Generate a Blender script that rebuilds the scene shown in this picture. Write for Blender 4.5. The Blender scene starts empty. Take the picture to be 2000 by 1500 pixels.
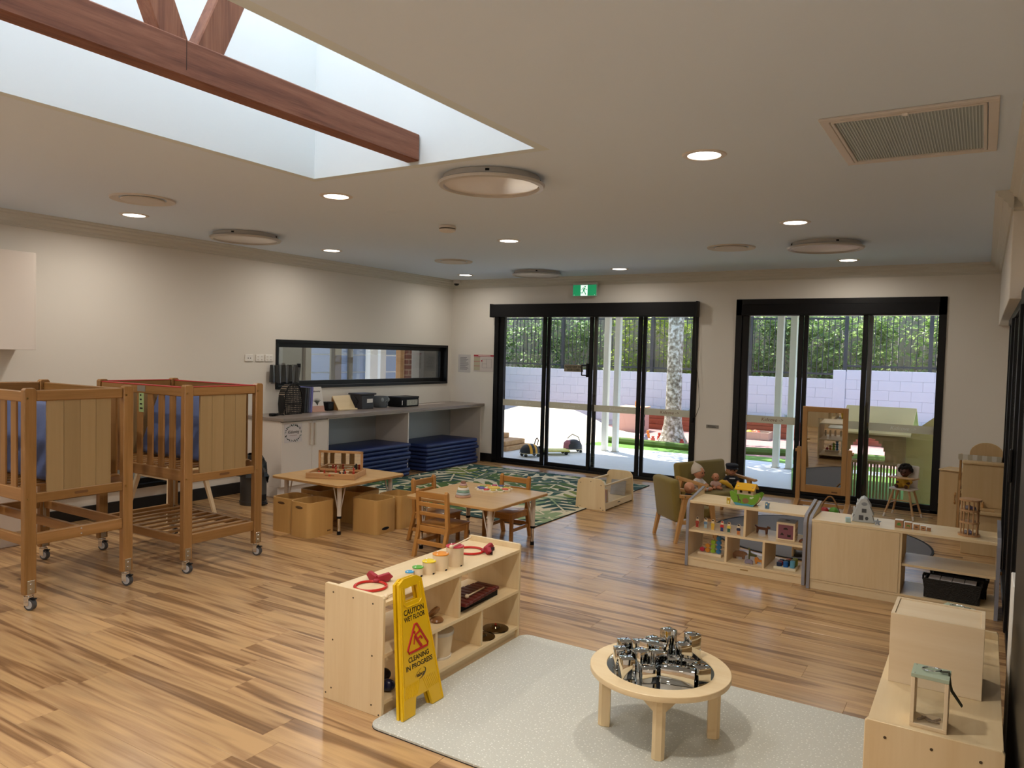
import bpy, bmesh, math, random
from mathutils import Vector, Matrix
RND = random.Random(11)
sc = bpy.context.scene
col = sc.collection
PI = math.pi

# ------------------------------------------------------------------ camera
F_PX = 1482.59
YAW, PITCH, ROLL = -0.555079, -0.0410298, 0.0261341
CAM_H = 1.65
_fw = Vector((math.sin(YAW)*math.cos(PITCH), math.cos(YAW)*math.cos(PITCH), math.sin(PITCH)))
_rt = Vector((math.cos(YAW), -math.sin(YAW), 0))
_up = _rt.cross(_fw)
_r2 = _rt*math.cos(ROLL) + _up*math.sin(ROLL)
_u2 = -_rt*math.sin(ROLL) + _up*math.cos(ROLL)
cam_d = bpy.data.cameras.new('camera')
cam_d.sensor_fit = 'HORIZONTAL'
cam_d.sensor_width = 36
cam_d.lens = F_PX/2000*36
cam_d.clip_start = 0.02
cam = bpy.data.objects.new('camera', cam_d)
col.objects.link(cam)
m4 = Matrix((( _r2.x, _u2.x, -_fw.x, 0), (_r2.y, _u2.y, -_fw.y, 0), (_r2.z, _u2.z, -_fw.z, CAM_H), (0, 0, 0, 1)))
cam.matrix_world = m4
sc.camera = cam

# ------------------------------------------------------------------ world, sun, exposure
SKY_STRENGTH = 0.5
SUN_STRENGTH = 8.6
LAMP_W = 11.0            # one recessed downlight
world = bpy.data.worlds.new('sky'); sc.world = world; world.use_nodes = True
wn = world.node_tree.nodes; wl = world.node_tree.links
bg = wn['Background']
sky = wn.new('ShaderNodeTexSky'); sky.sky_type = 'NISHITA'; sky.sun_disc = False
sky.sun_elevation = math.radians(64); sky.sun_rotation = math.radians(-58)
wl.new(sky.outputs[0], bg.inputs[0]); bg.inputs[1].default_value = SKY_STRENGTH
sun_d = bpy.data.lights.new('sun', 'SUN'); sun_d.energy = SUN_STRENGTH; sun_d.angle = 0.009
sun_d.color = (1.0, 0.96, 0.9)
sun = bpy.data.objects.new('sun', sun_d); col.objects.link(sun)
_el, _az = math.radians(64), math.radians(58)      # high sun beyond the block wall, from the left
sdir = Vector((-math.sin(_az)*math.cos(_el), math.cos(_az)*math.cos(_el), math.sin(_el)))
sun.rotation_euler = sdir.to_track_quat('Z', 'Y').to_euler()
sun.location = (-8, 20, 12)
vs = sc.view_settings
vs.view_transform = 'Standard'; vs.look = 'None'; vs.gamma = 1.0; vs.use_curve_mapping = False
vs.exposure = 0.15

# ------------------------------------------------------------------ helpers
ROOM = dict(XL=-7.03, XR=0.22, YB=9.53, YF=-1.2, ZC=2.735)

class MB:
    """collects shapes into one bmesh"""
    def __init__(s): s.bm = bmesh.new()
    def _xf(s, vs_, M):
        if M is not None:
            bmesh.ops.transform(s.bm, matrix=M, verts=vs_)
    def box(s, x0, x1, y0, y1, z0, z1, b=0.0, M=None, seg=1):
        sx, sy, sz = abs(x1-x0), abs(y1-y0), abs(z1-z0)
        r = bmesh.ops.create_cube(s.bm, size=1.0)
        v = r['verts']
        bmesh.ops.transform(s.bm, matrix=Matrix.Translation(((x0+x1)/2, (y0+y1)/2, (z0+z1)/2)) @ Matrix.Diagonal((sx, sy, sz, 1)), verts=v)
        if b > 0:
            b = min(b, 0.45*min(sx, sy, sz))
            es = list({e for q in v for e in q.link_edges})
            rr = bmesh.ops.bevel(s.bm, geom=es, offset=b, segments=seg, affect='EDGES', profile=0.5)
            v = list({q for f in rr['faces'] for q in f.verts} | {q for q in v if q.is_valid})
        s._xf(v, M)
        return s
    def cyl(s, p0, p1, r0, r1=None, n=16, caps=True, M=None):
        r1 = r0 if r1 is None else r1
        p0, p1 = Vector(p0), Vector(p1)
        d = p1-p0; q = d.to_track_quat('Z', 'Y').to_matrix()
        a, c = [], []
        for i in range(n):
            t = 2*PI*i/n; o = q @ Vector((math.cos(t), math.sin(t), 0))
            a.append(s.bm.verts.new(p0+o*r0)); c.append(s.bm.verts.new(p1+o*r1))
        for i in range(n):
            j = (i+1) % n
            s.bm.faces.new((a[i], a[j], c[j], c[i]))
        if caps:
            s.bm.faces.new(a[::-1]); s.bm.faces.new(c)
        s._xf(a+c, M); return s
    def lathe(s, prof, n=24, M=None, sx=1.0, sy=1.0):
        rings = []; allv = []
        for r, z in prof:
            if r < 1e-6:
                v = s.bm.verts.new((0, 0, z)); rings.append([v]); allv.append(v)
            else:
                g = [s.bm.verts.new((sx*r*math.cos(2*PI*i/n), sy*r*math.sin(2*PI*i/n), z)) for i in range(n)]
                rings.append(g); allv += g
        for A, B in zip(rings, rings[1:]):
            for i in range(n):
                j = (i+1) % n
                if len(A) == 1 and len(B) == 1: break
                if len(A) == 1: s.bm.faces.new((A[0], B[j], B[i]))
                elif len(B) == 1: s.bm.faces.new((A[i], A[j], B[0]))
                else: s.bm.faces.new((A[i], A[j], B[j], B[i]))
        s._xf(allv, M); return s
    def sph(s, c, r, u=14, v=9, M=None):
        if isinstance(r, (int, float)): r = (r, r, r)
        T = Matrix.Translation(c) @ Matrix.Diagonal((r[0], r[1], r[2], 1))
        if M is not None: T = M @ T
        bmesh.ops.create_uvsphere(s.bm, u_segments=u, v_segments=v, radius=1.0, matrix=T)
        return s
    def prism(s, pts, d0, d1, axis='z', M=None, b=0.0, seg=1):
        def mk(p, d):
            if axis == 'z': return (p[0], p[1], d)
            if axis == 'y': return (p[0], d, p[1])
            return (d, p[0], p[1])
        a = [s.bm.verts.new(mk(p, d0)) for p in pts]
        c = [s.bm.verts.new(mk(p, d1)) for p in pts]
        n = len(pts); fs = []
        for i in range(n):
            j = (i+1) % n
            fs.append(s.bm.faces.new((a[i], a[j], c[j], c[i])))
        fa = s.bm.faces.new(a[::-1]); fc = s.bm.faces.new(c); fs += [fa, fc]
        bmesh.ops.recalc_face_normals(s.bm, faces=fs)
        v = a+c
        if b > 0:
            es = list(set(fa.edges) | set(fc.edges))
            rr = bmesh.ops.bevel(s.bm, geom=es, offset=b, segments=seg, affect='EDGES', profile=0.5)
            v = list({q for f in rr['faces'] for q in f.verts} | {q for q in v if q.is_valid})
        s._xf(v, M); return s
    def tube(s, pts, r, n=8, closed=False, M=None):
        pts = [Vector(p) for p in pts]; N = len(pts); rings = []; allv = []
        up = Vector((0, 0, 1))
        for i, p in enumerate(pts):
            if closed: t = pts[(i+1) % N]-pts[i-1]
            else: t = pts[min(i+1, N-1)]-pts[max(i-1, 0)]
            t.normalize()
            a = t.cross(up)
            if a.length < 1e-3: a = t.cross(Vector((1, 0, 0)))
            a.normalize(); b2 = t.cross(a)
            rr = r[i] if isinstance(r, (list, tuple)) else r
            g = [s.bm.verts.new(p + a*math.cos(2*PI*k/n)*rr + b2*math.sin(2*PI*k/n)*rr) for k in range(n)]
            rings.append(g); allv += g
        rng = range(N) if closed else range(N-1)
        for i in rng:
            A, B = rings[i], rings[(i+1) % N]
            for k in range(n):
                j = (k+1) % n
                s.bm.faces.new((A[k], A[j], B[j], B[k]))
        if not closed:
            s.bm.faces.new(rings[0][::-1]); s.bm.faces.new(rings[-1])
        s._xf(allv, M); return s
    def quad(s, *p):
        s.bm.faces.new([s.bm.verts.new(q) for q in p]); return s
    def hbar(s, *a, **k): return s.box(*a, **k)
    def mesh(s, name, smooth=35):
        bmesh.ops.recalc_face_normals(s.bm, faces=s.bm.faces)
        me = bpy.data.meshes.new(name); s.bm.to_mesh(me); s.bm.free()
        if smooth:
            me.polygons.foreach_set('use_smooth', [True]*len(me.polygons))
            me.set_sharp_from_angle(angle=math.radians(smooth))
        return me
    def obj(s, name, mat, parent=None, loc=None, rot=None, smooth=35):
        return put(name, s.mesh(name, smooth), mat, parent, loc, rot)

def put(name, me, mat, parent=None, loc=None, rot=None):
    if mat is not None and len(me.materials) == 0: me.materials.append(mat)
    o = bpy.data.objects.new(name, me); col.objects.link(o)
    if parent is not None: o.parent = parent
    if loc is not None: o.location = loc
    if rot is not None: o.rotation_euler = rot
    return o

def tag(o, label, cat, group=None, kind=None):
    o['label'] = label; o['category'] = cat
    if group: o['group'] = group
    if kind: o['kind'] = kind
    return o

def thing(name, label, cat, loc=(0, 0, 0), rotz=0.0, group=None):
    o = bpy.data.objects.new(name, None); col.objects.link(o)
    o.empty_display_size = 0.05
    o.location = loc; o.rotation_euler = (0, 0, rotz)
    return tag(o, label, cat, group)

def struct(o, label=None, cat=None):
    o['kind'] = 'structure'
    if label: o['label'] = label
    if cat: o['category'] = cat
    return o

def copy_tree(o, loc=None, rotz=None, label=None, parent=None):
    c = o.copy(); col.objects.link(c)
    if parent is not None: c.parent = parent
    if loc is not None: c.location = loc
    if rotz is not None: c.rotation_euler = (0, 0, rotz)
    if label: c['label'] = label
    for ch in list(o.children): copy_tree(ch, parent=c)
    return c

def bx(name, mat, parent, x0, x1, y0, y1, z0, z1, b=0.002, seg=1):
    return MB().box(x0, x1, y0, y1, z0, z1, b, seg=seg).obj(name, mat, parent)

def text_mesh(body, size, extrude=0.0005, align='CENTER', bold=0.0, shear=0.0):
    cu = bpy.data.curves.new('lettering', 'FONT'); cu.body = body; cu.size = size
    cu.extrude = extrude; cu.align_x = align; cu.align_y = 'CENTER'; cu.offset = bold; cu.shear = shear
    cu.resolution_u = 3
    o = bpy.data.objects.new('lettering', cu); col.objects.link(o)
    bpy.context.view_layer.update()
    me = bpy.data.meshes.new_from_object(o)
    bpy.data.objects.remove(o); bpy.data.curves.remove(cu)
    return me

def lettering(name, body, size, mat, parent, loc, rot, width=None, **k):
    me = text_mesh(body, size, **k)
    if width:
        xs = [v.co.x for v in me.vertices]; w = max(xs)-min(xs)
        me.transform(Matrix.Diagonal((width/w, 1, 1, 1)))
    return put(name, me, mat, parent, loc, rot)

def remeshed(mb, voxel, name, smooth_it=4):
    """melt the collected shapes into one continuous surface"""
    me = mb.mesh(name, 0)
    o = bpy.data.objects.new(name, me); col.objects.link(o)
    md = o.modifiers.new('r', 'REMESH'); md.mode = 'VOXEL'; md.voxel_size = voxel
    if smooth_it:
        sm = o.modifiers.new('s', 'SMOOTH'); sm.factor = 0.5; sm.iterations = smooth_it
    dg = bpy.context.evaluated_depsgraph_get(); dg.update()
    out = bpy.data.meshes.new_from_object(o.evaluated_get(dg))
    bpy.data.objects.remove(o)
    out.polygons.foreach_set('use_smooth', [True]*len(out.polygons))
    return out

# ------------------------------------------------------------------ materials
MATS = {}
def lin(c):
    if isinstance(c, str):
        c = [int(c[i:i+2], 16)/255 for i in (0, 2, 4)]
    return tuple(((v/12.92) if v <= 0.04045 else ((v+0.055)/1.055)**2.4) for v in c[:3]) + (1.0,)

def newmat(name):
    m = bpy.data.materials.new(name); m.use_nodes = True
    nt = m.node_tree; b = nt.nodes['Principled BSDF']
    MATS[name] = m
    return m, nt, b

def N(nt, t, **kw):
    n = nt.nodes.new(t)
    for k, v in kw.items(): setattr(n, k, v)
    return n

def plain(name, c, rough=0.5, metal=0.0, spec=0.5, bump=0.0, bscale=60, var=0.0, vscale=6, coat=0.0, sheen=0.0):
    if name in MATS: return MATS[name]
    m, nt, b = newmat(name)
    b.inputs['Base Color'].default_value = lin(c)
    b.inputs['Roughness'].default_value = rough; b.inputs['Metallic'].default_value = metal
    b.inputs['Specular IOR Level'].default_value = spec
    b.inputs['Coat Weight'].default_value = coat
    b.inputs['Sheen Weight'].default_value = sheen
    if bump or var:
        tc = N(nt, 'ShaderNodeTexCoord')
    if var:
        no = N(nt, 'ShaderNodeTexNoise'); no.inputs['Scale'].default_value = vscale; no.inputs['Detail'].default_value = 4
        nt.links.new(tc.outputs['Object'], no.inputs['Vector'])
        mx = N(nt, 'ShaderNodeMix', data_type='RGBA')
        L = lin(c)
        mx.inputs[6].default_value = tuple(max(0, v*(1-var)) for v in L[:3])+(1,)
        mx.inputs[7].default_value = tuple(min(1, v*(1+var)) for v in L[:3])+(1,)
        nt.links.new(no.outputs['Fac'], mx.inputs[0]); nt.links.new(mx.outputs[2], b.inputs['Base Color'])
    if bump:
        nb = N(nt, 'ShaderNodeTexNoise'); nb.inputs['Scale'].default_value = bscale; nb.inputs['Detail'].default_value = 3
        nt.links.new(tc.outputs['Object'], nb.inputs['Vector'])
        bp = N(nt, 'ShaderNodeBump'); bp.inputs['Strength'].default_value = bump; bp.inputs['Distance'].default_value = 0.01
        nt.links.new(nb.outputs['Fac'], bp.inputs['Height']); nt.links.new(bp.outputs[0], b.inputs['Normal'])
    return m

def wood(name, c1, c2, axis='x', scale=1.0, rough=0.42, streak=14.0, c3=None, coat=0.0, contrast=1.0, spec=0.4):
    """timber: grain runs along axis, every board its own cut"""
    if name in MATS: return MATS[name]
    m, nt, b = newmat(name); L = nt.links
    tc = N(nt, 'ShaderNodeTexCoord'); oi = N(nt, 'ShaderNodeObjectInfo')
    ad = N(nt, 'ShaderNodeVectorMath', operation='ADD')
    ml = N(nt, 'ShaderNodeMath', operation='MULTIPLY'); ml.inputs[1].default_value = 37.0
    L.new(oi.outputs['Random'], ml.inputs[0])
    L.new(tc.outputs['Object'], ad.inputs[0]); L.new(ml.outputs[0], ad.inputs[1])
    mp = N(nt, 'ShaderNodeMapping')
    st = {'x': (0.06, 1, 1), 'y': (1, 0.06, 1), 'z': (1, 1, 0.06)}[axis]
    mp.inputs['Scale'].default_value = tuple(v*streak*scale for v in st)
    L.new(ad.outputs[0], mp.inputs['Vector'])
    n1 = N(nt, 'ShaderNodeTexNoise'); n1.inputs['Scale'].default_value = 1.0; n1.inputs['Detail'].default_value = 6
    n1.inputs['Roughness'].default_value = 0.65; n1.inputs['Distortion'].default_value = 0.6
    L.new(mp.outputs[0], n1.inputs['Vector'])
    n2 = N(nt, 'ShaderNodeTexNoise'); n2.inputs['Scale'].default_value = 7.0; n2.inputs['Detail'].default_value = 3
    L.new(mp.outputs[0], n2.inputs['Vector'])
    mixn = N(nt, 'ShaderNodeMath', operation='MULTIPLY_ADD'); mixn.inputs[1].default_value = 0.3
    L.new(n2.outputs['Fac'], mixn.inputs[0]); L.new(n1.outputs['Fac'], mixn.inputs[2])
    cr = N(nt, 'ShaderNodeValToRGB'); e = cr.color_ramp.elements
    w = 0.22/contrast
    e[0].position = 0.65-w; e[0].color = lin(c2); e[1].position = 0.65+w; e[1].color = lin(c1)
    if c3:
        x = cr.color_ramp.elements.new(0.65-w*0.2); x.color = lin(c3)
    L.new(mixn.outputs[0], cr.inputs[0])
    hs = N(nt, 'ShaderNodeHueSaturation')
    mr = N(nt, 'ShaderNodeMapRange'); mr.inputs[3].default_value = 0.92; mr.inputs[4].default_value = 1.06
    L.new(oi.outputs['Random'], mr.inputs[0]); L.new(mr.outputs[0], hs.inputs['Value'])
    L.new(cr.outputs[0], hs.inputs['Color']); L.new(hs.outputs[0], b.inputs['Base Color'])
    b.inputs['Roughness'].default_value = rough; b.inputs['Coat Weight'].default_value = coat
    b.inputs['Specular IOR Level'].default_value = spec
    bp = N(nt, 'ShaderNodeBump'); bp.inputs['Strength'].default_value = 0.06; bp.inputs['Distance'].default_value = 0.004
    L.new(mixn.outputs[0], bp.inputs['Height']); L.new(bp.outputs[0], b.inputs['Normal'])
    return m

def emissive(name, c, s):
    if name in MATS: return MATS[name]
    m, nt, b = newmat(name)
    b.inputs['Base Color'].default_value = lin(c)
    b.inputs['Emission Color'].default_value = lin(c); b.inputs['Emission Strength'].default_value = s
    return m

def glass_pane(name, tint=(1, 1, 1), refl=1.0, rough=0.0):
    if name in MATS: return MATS[name]
    m, nt, b = newmat(name); L = nt.links
    nt.nodes.remove(b); out = nt.nodes['Material Output']
    tr = N(nt, 'ShaderNodeBsdfTransparent'); tr.inputs[0].default_value = tint+(1,)
    gl = N(nt, 'ShaderNodeBsdfGlossy'); gl.inputs['Roughness'].default_value = rough
    fr = N(nt, 'ShaderNodeFresnel'); ge = N(nt, 'ShaderNodeNewGeometry')     # same reflection on both faces of the sheet
    io = N(nt, 'ShaderNodeMapRange'); io.inputs[3].default_value = 1.45; io.inputs[4].default_value = 1/1.45
    L.new(ge.outputs['Backfacing'], io.inputs[0]); L.new(io.outputs[0], fr.inputs[0])
    mu = N(nt, 'ShaderNodeMath', operation='MULTIPLY'); mu.inputs[1].default_value = refl
    L.new(fr.outputs[0], mu.inputs[0])
    mx = N(nt, 'ShaderNodeMixShader'); L.new(mu.outputs[0], mx.inputs[0]); L.new(tr.outputs[0], mx.inputs[1]); L.new(gl.outputs[0], mx.inputs[2])
    L.new(mx.outputs[0], out.inputs[0])
    return m

def yz_coords(nt, tc):
    """object y,z as texture u,v"""
    sp = N(nt, 'ShaderNodeSeparateXYZ'); cb = N(nt, 'ShaderNodeCombineXYZ')
    nt.links.new(tc.outputs['Object'], sp.inputs[0]); nt.links.new(sp.outputs[1], cb.inputs[0]); nt.links.new(sp.outputs[2], cb.inputs[1])
    return cb.outputs[0]

M_wall = plain('wall paint', 'E6E1D8', 0.75, bump=0.02, bscale=250, spec=0.2)
M_ceil = plain('ceiling paint', 'DEEAF8', 0.85, spec=0.15)
M_white = plain('white paint', 'EDEAE4', 0.55)
M_well = plain('skylight well paint', 'D9E2E4', 0.8, spec=0.2)
M_black = plain('black powdercoat', '0B0C0F', 0.4, spec=0.3)
M_blackm = plain('black matt plastic', '0D0D10', 0.6, spec=0.25)
M_blackbd = plain('black skirting paint', '0E0E10', 0.45)
M_chrome = plain('chrome', 'D8D8D8', 0.12, metal=1.0)
M_steel = plain('brushed steel plate', 'B9B7B0', 0.32, metal=1.0)
M_birch = wood('birch ply', 'EBD6AE', 'DDC294', 'x', 0.6, 0.38, contrast=0.8)
M_birchz = wood('birch ply upright', 'EBD6AE', 'DCC091', 'z', 0.6, 0.38, contrast=0.8)
M_birchy = wood('birch ply deep', 'EBD6AE', 'DDC294', 'y', 0.6, 0.38, contrast=0.8)
M_crib = wood('stained cot timber', 'A87C4C', '86602F', 'z', 0.8, 0.4, coat=0.15)
M_cribx = wood('stained cot rail', 'A87C4C', '86602F', 'x', 0.8, 0.4, coat=0.15)
M_criby = wood('stained cot end rail', 'A87C4C', '86602F', 'y', 0.8, 0.4, coat=0.15)
M_cribp = wood('cot panel ply', 'A58A62', '947950', 'z', 0.5, 0.45, contrast=0.7)
M_chair = wood('honey chair timber', 'C08A48', '9E6A2E', 'z', 0.9, 0.35, coat=0.2)
M_chairx = wood('honey chair rail', 'C08A48', '9E6A2E', 'x', 0.9, 0.35, coat=0.2)
M_table = wood('table laminate', 'D2AE78', 'BD935B', 'x', 0.7, 0.35, contrast=0.9)
M_tabley = wood('table edge', 'BF935A', 'A5773F', 'x', 0.8, 0.4)
M_bin = wood('bent ply bin', 'D2A868', 'BF9454', 'z', 0.4, 0.35, contrast=0.7)
M_beam = wood('dark truss timber', '94624A', '64392A', 'y', 0.9, 0.6, streak=22, c3='7E4F3A')
M_beamz = wood('dark truss strut', '9A674C', '683D2C', 'z', 0.9, 0.6, streak=22, c3='83533C')
M_pale = wood('pale basswood', 'EEDCBE', 'E0C8A2', 'x', 0.5, 0.5, contrast=0.8)
M_palez = wood('pale basswood upright', 'EEDCBE', 'E0C8A2', 'z', 0.5, 0.5, contrast=0.8)
M_beech = wood('beech frame', 'C79A63', 'B5854D', 'z', 0.8, 0.4)
M_beechx = wood('beech rail', 'C79A63', 'B5854D', 'x', 0.8, 0.4)
M_glass = glass_pane('clear glazing', (0.97, 0.985, 0.98), 1.0)
M_glassd = glass_pane('dim glazing', (0.75, 0.74, 0.72), 1.6)
M_acrylic = glass_pane('clear acrylic', (0.96, 0.97, 0.98), 1.0)
M_mirror = plain('mirror acrylic', 'C9CCCB', 0.02, metal=1.0)
M_green = plain('olive upholstery', '7C6B2E', 0.85, bump=0.25, bscale=350, var=0.12, vscale=90, sheen=0.2)
M_blue = plain('navy vinyl mat', '1E2F63', 0.42, bump=0.1, bscale=40)
M_bluem = plain('blue mattress cover', '50618F', 0.6, bump=0.25, bscale=14)
M_grey = plain('grey edge trim', '8C8C94', 0.45)
M_skin = plain('doll vinyl', 'C98A66', 0.5)
M_skind = plain('dark doll vinyl', '4A2617', 0.5)

def pix(x, y, X=None, Y=None, z=None):
    """where the sight line through a photo pixel meets a wall, a floor or a shelf"""
    d = _r2*((x-1000)/F_PX) - _u2*((y-750)/F_PX) + _fw
    o = Vector((0, 0, CAM_H))
    t = ((z-CAM_H)/d.z) if z is not None else (X/d.x if X is not None else Y/d.y)
    return o + d*t

def project(p):
    v = Vector(p)-Vector((0, 0, CAM_H)); w = v.dot(_fw)
    if w <= 0.05: return None
    return (1000+F_PX*v.dot(_r2)/w, 750-F_PX*v.dot(_u2)/w)

XL, XR, YB, YF, ZC = ROOM['XL'], ROOM['XR'], ROOM['YB'], ROOM['YF'], ROOM['ZC']

# ================================================================== FLOOR
def floor_material():
    m, nt, b = newmat('spotted gum vinyl plank'); L = nt.links
    tc = N(nt, 'ShaderNodeTexCoord'); oi = N(nt, 'ShaderNodeObjectInfo')
    cx = N(nt, 'ShaderNodeCombineXYZ')
    for i, k in enumerate((41.0, 23.0, 17.0)):
        q = N(nt, 'ShaderNodeMath', operation='MULTIPLY'); q.inputs[1].default_value = k
        L.new(oi.outputs['Random'], q.inputs[0]); L.new(q.outputs[0], cx.inputs[i])
    ad = N(nt, 'ShaderNodeVectorMath', operation='ADD')
    L.new(tc.outputs['Object'], ad.inputs[0]); L.new(cx.outputs[0], ad.inputs[1])
    mp = N(nt, 'ShaderNodeMapping'); mp.inputs['Scale'].default_value = (0.6, 9.0, 1)
    L.new(ad.outputs[0], mp.inputs[0])
    n0 = N(nt, 'ShaderNodeTexNoise'); n0.inputs['Scale'].default_value = 1.1; n0.inputs['Detail'].default_value = 2
    L.new(mp.outputs[0], n0.inputs['Vector'])
    wv = N(nt, 'ShaderNodeMath', operation='MULTIPLY'); wv.inputs[1].default_value = 9.0
    L.new(n0.outputs['Fac'], wv.inputs[0])
    fr = N(nt, 'ShaderNodeMath', operation='SINE'); wv2 = N(nt, 'ShaderNodeMath', operation='MULTIPLY'); wv2.inputs[1].default_value = 3.2
    L.new(wv.outputs[0], wv2.inputs[0]); L.new(wv2.outputs[0], fr.inputs[0])
    n1 = N(nt, 'ShaderNodeTexNoise'); n1.inputs['Scale'].default_value = 6; n1.inputs['Detail'].default_value = 6; n1.inputs['Roughness'].default_value = 0.7
    mp2 = N(nt, 'ShaderNodeMapping'); mp2.inputs['Scale'].default_value = (0.32, 10.0, 1)
    L.new(ad.outputs[0], mp2.inputs[0]); L.new(mp2.outputs[0], n1.inputs['Vector'])
    s1 = N(nt, 'ShaderNodeMath', operation='MULTIPLY_ADD'); s1.inputs[1].default_value = 0.16
    L.new(fr.outputs[0], s1.inputs[0]); L.new(n0.outputs['Fac'], s1.inputs[2])
    s2 = N(nt, 'ShaderNodeMath', operation='MULTIPLY_ADD'); s2.inputs[1].default_value = 0.55
    L.new(n1.outputs['Fac'], s2.inputs[0]); L.new(s1.outputs[0], s2.inputs[2])
    cr = N(nt, 'ShaderNodeValToRGB'); e = cr.color_ramp.elements
    e[0].position = 0.42; e[0].color = lin('7C5C3C'); e[1].position = 1.10; e[1].color = lin('CCA472')
    for p, c in ((0.56, '936F4A'), (0.72, 'B38C62'), (0.90, 'C49E6E')):
        x = cr.color_ramp.elements.new(p); x.color = lin(c)
    L.new(s2.outputs[0], cr.inputs[0])
    n3 = N(nt, 'ShaderNodeTexNoise'); n3.inputs['Scale'].default_value = 1.6; mp3 = N(nt, 'ShaderNodeMapping'); mp3.inputs['Scale'].default_value = (0.8, 5, 1)
    L.new(ad.outputs[0], mp3.inputs[0]); L.new(mp3.outputs[0], n3.inputs['Vector'])
    r3 = N(nt, 'ShaderNodeMapRange'); r3.inputs[1].default_value = 0.58; r3.inputs[2].default_value = 0.75; r3.inputs[4].default_value = 0.38
    L.new(n3.outputs['Fac'], r3.inputs[0])
    mx = N(nt, 'ShaderNodeMix', data_type='RGBA'); mx.inputs[7].default_value = lin('74604E')
    L.new(r3.outputs[0], mx.inputs[0]); L.new(cr.outputs[0], mx.inputs[6])
    hs = N(nt, 'ShaderNodeHueSaturation'); mr = N(nt, 'ShaderNodeMapRange'); mr.inputs[3].default_value = 0.88; mr.inputs[4].default_value = 1.08
    L.new(oi.outputs['Random'], mr.inputs[0]); L.new(mr.outputs[0], hs.inputs['Value']); L.new(mx.outputs[2], hs.inputs['Color'])
    L.new(hs.outputs[0], b.inputs['Base Color'])
    b.inputs['Roughness'].default_value = 0.27; b.inputs['Specular IOR Level'].default_value = 0.8
    bp = N(nt, 'ShaderNodeBump'); bp.inputs['Strength'].default_value = 0.05; bp.inputs['Distance'].default_value = 0.003
    L.new(n1.outputs['Fac'], bp.inputs['Height']); L.new(bp.outputs[0], b.inputs['Normal'])
    return m
M_floor = floor_material()
floor = MB().box(XL-0.15, XR+0.15, YF-0.15, YB+0.12, -0.12, -0.004).obj('floor', M_floor, smooth=0)
struct(floor)
PW, PL = 0.18, 1.22
plank_me = MB().box(-PL/2+0.0006, PL/2-0.0006, -PW/2+0.0005, PW/2-0.0005, -0.004, 0, 0.0007).mesh('plank')
plank_me.materials.append(M_floor)
rest = MB(); cand = []
row = 0; y = YB-PW/2
while y > YF:
    x = XL - RND.random()*PL + PL/2
    while x < XR+PL/2:
        x0, x1 = max(x-PL/2, XL), min(x+PL/2, XR)
        if x1-x0 > 0.02:
            n_in = 0
            for fx in (0, .25, .5, .75, 1):
                for fy in (-.5, .5):
                    q = project((x0+(x1-x0)*fx, y+PW*fy, 0))
                    if q and -40 < q[0] < 2040 and -40 < q[1] < 1560: n_in += 1
            full = (x1-x0) > PL-0.01
            cand.append((n_in > 0, x0, x1, y, full))
        x += PL
    y -= PW; row += 1
cnt = 0
for vis, x0, x1, y, full in sorted(cand, key=lambda c: c[3]):
    if vis and cnt < 299:
        cnt += 1
        if full: put('plank', plank_me, None, floor, ((x0+x1)/2, y, 0))
        else: MB().box(-(x1-x0)/2, (x1-x0)/2-0.0006, -PW/2+0.0005, PW/2-0.0005, -0.004, 0, 0.0007).obj('plank', M_floor, floor, ((x0+x1)/2, y, 0))
    else:
        rest.box(x0, x1-0.0006, y-PW/2+0.0005, y+PW/2-0.0005, -0.004, 0)
ro = rest.obj('planks_beyond', M_floor, floor); ro['kind'] = 'stuff'

# ================================================================== CEILING with skylight well
SX0, SX1, SY0, SY1, SZ = -3.71, -2.07, -0.95, 3.505, 4.45  # unseen near end of the well lengthened to throw more light on the foreground
ce = MB()
WT = 0.06
ce.box(XL-0.1, SX0-WT, YF-0.1, YB+0.1, ZC, ZC+0.12).box(SX1+WT, XR+0.2, YF-0.1, YB+0.1, ZC, ZC+0.12)
ce.box(SX0-WT, SX1+WT, YF-0.1, SY0-WT, ZC, ZC+0.12).box(SX0-WT, SX1+WT, SY1+WT, YB+0.1, ZC, ZC+0.12)
ceiling = struct(ce.obj('ceiling', M_ceil, smooth=0))
MB().box(SX0-0.06, SX0, SY0, SY1, ZC, SZ).obj('well_wall', M_well, ceiling, smooth=0)
MB().box(SX1, SX1+0.06, SY0, SY1, ZC, SZ).obj('well_wall', M_well, ceiling, smooth=0)
MB().box(SX0-0.06, SX1+0.06, SY0-0.06, SY0, ZC, SZ).obj('well_wall', M_well, ceiling, smooth=0)
MB().box(SX0-0.06, SX1+0.06, SY1, SY1+0.06, ZC, SZ).obj('well_wall', M_well, ceiling, smooth=0)
def opal():
    m, nt, b = newmat('opal skylight sheet'); nt.nodes.remove(b)
    t = N(nt, 'ShaderNodeBsdfTranslucent'); t.inputs[0].default_value = (0.97, 0.95, 0.92, 1)
    nt.links.new(t.outputs[0], nt.nodes['Material Output'].inputs[0]); return m
MB().box(SX0-0.06, SX1+0.06, SY0-0.06, SY1+0.06, SZ, SZ+0.006).obj('skylight_sheet', opal(), ceiling, smooth=0)

# timber truss crossing the well
tr = thing('roof_truss', 'dark timber truss with V struts crossing the skylight', 'beam', (-2.89, 2.0, 2.76))
MB().box(-0.045, 0.045, -1.62, 1.5, -0.01, 0.145, 0.006).obj('tie_beam', M_beam, tr)
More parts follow.
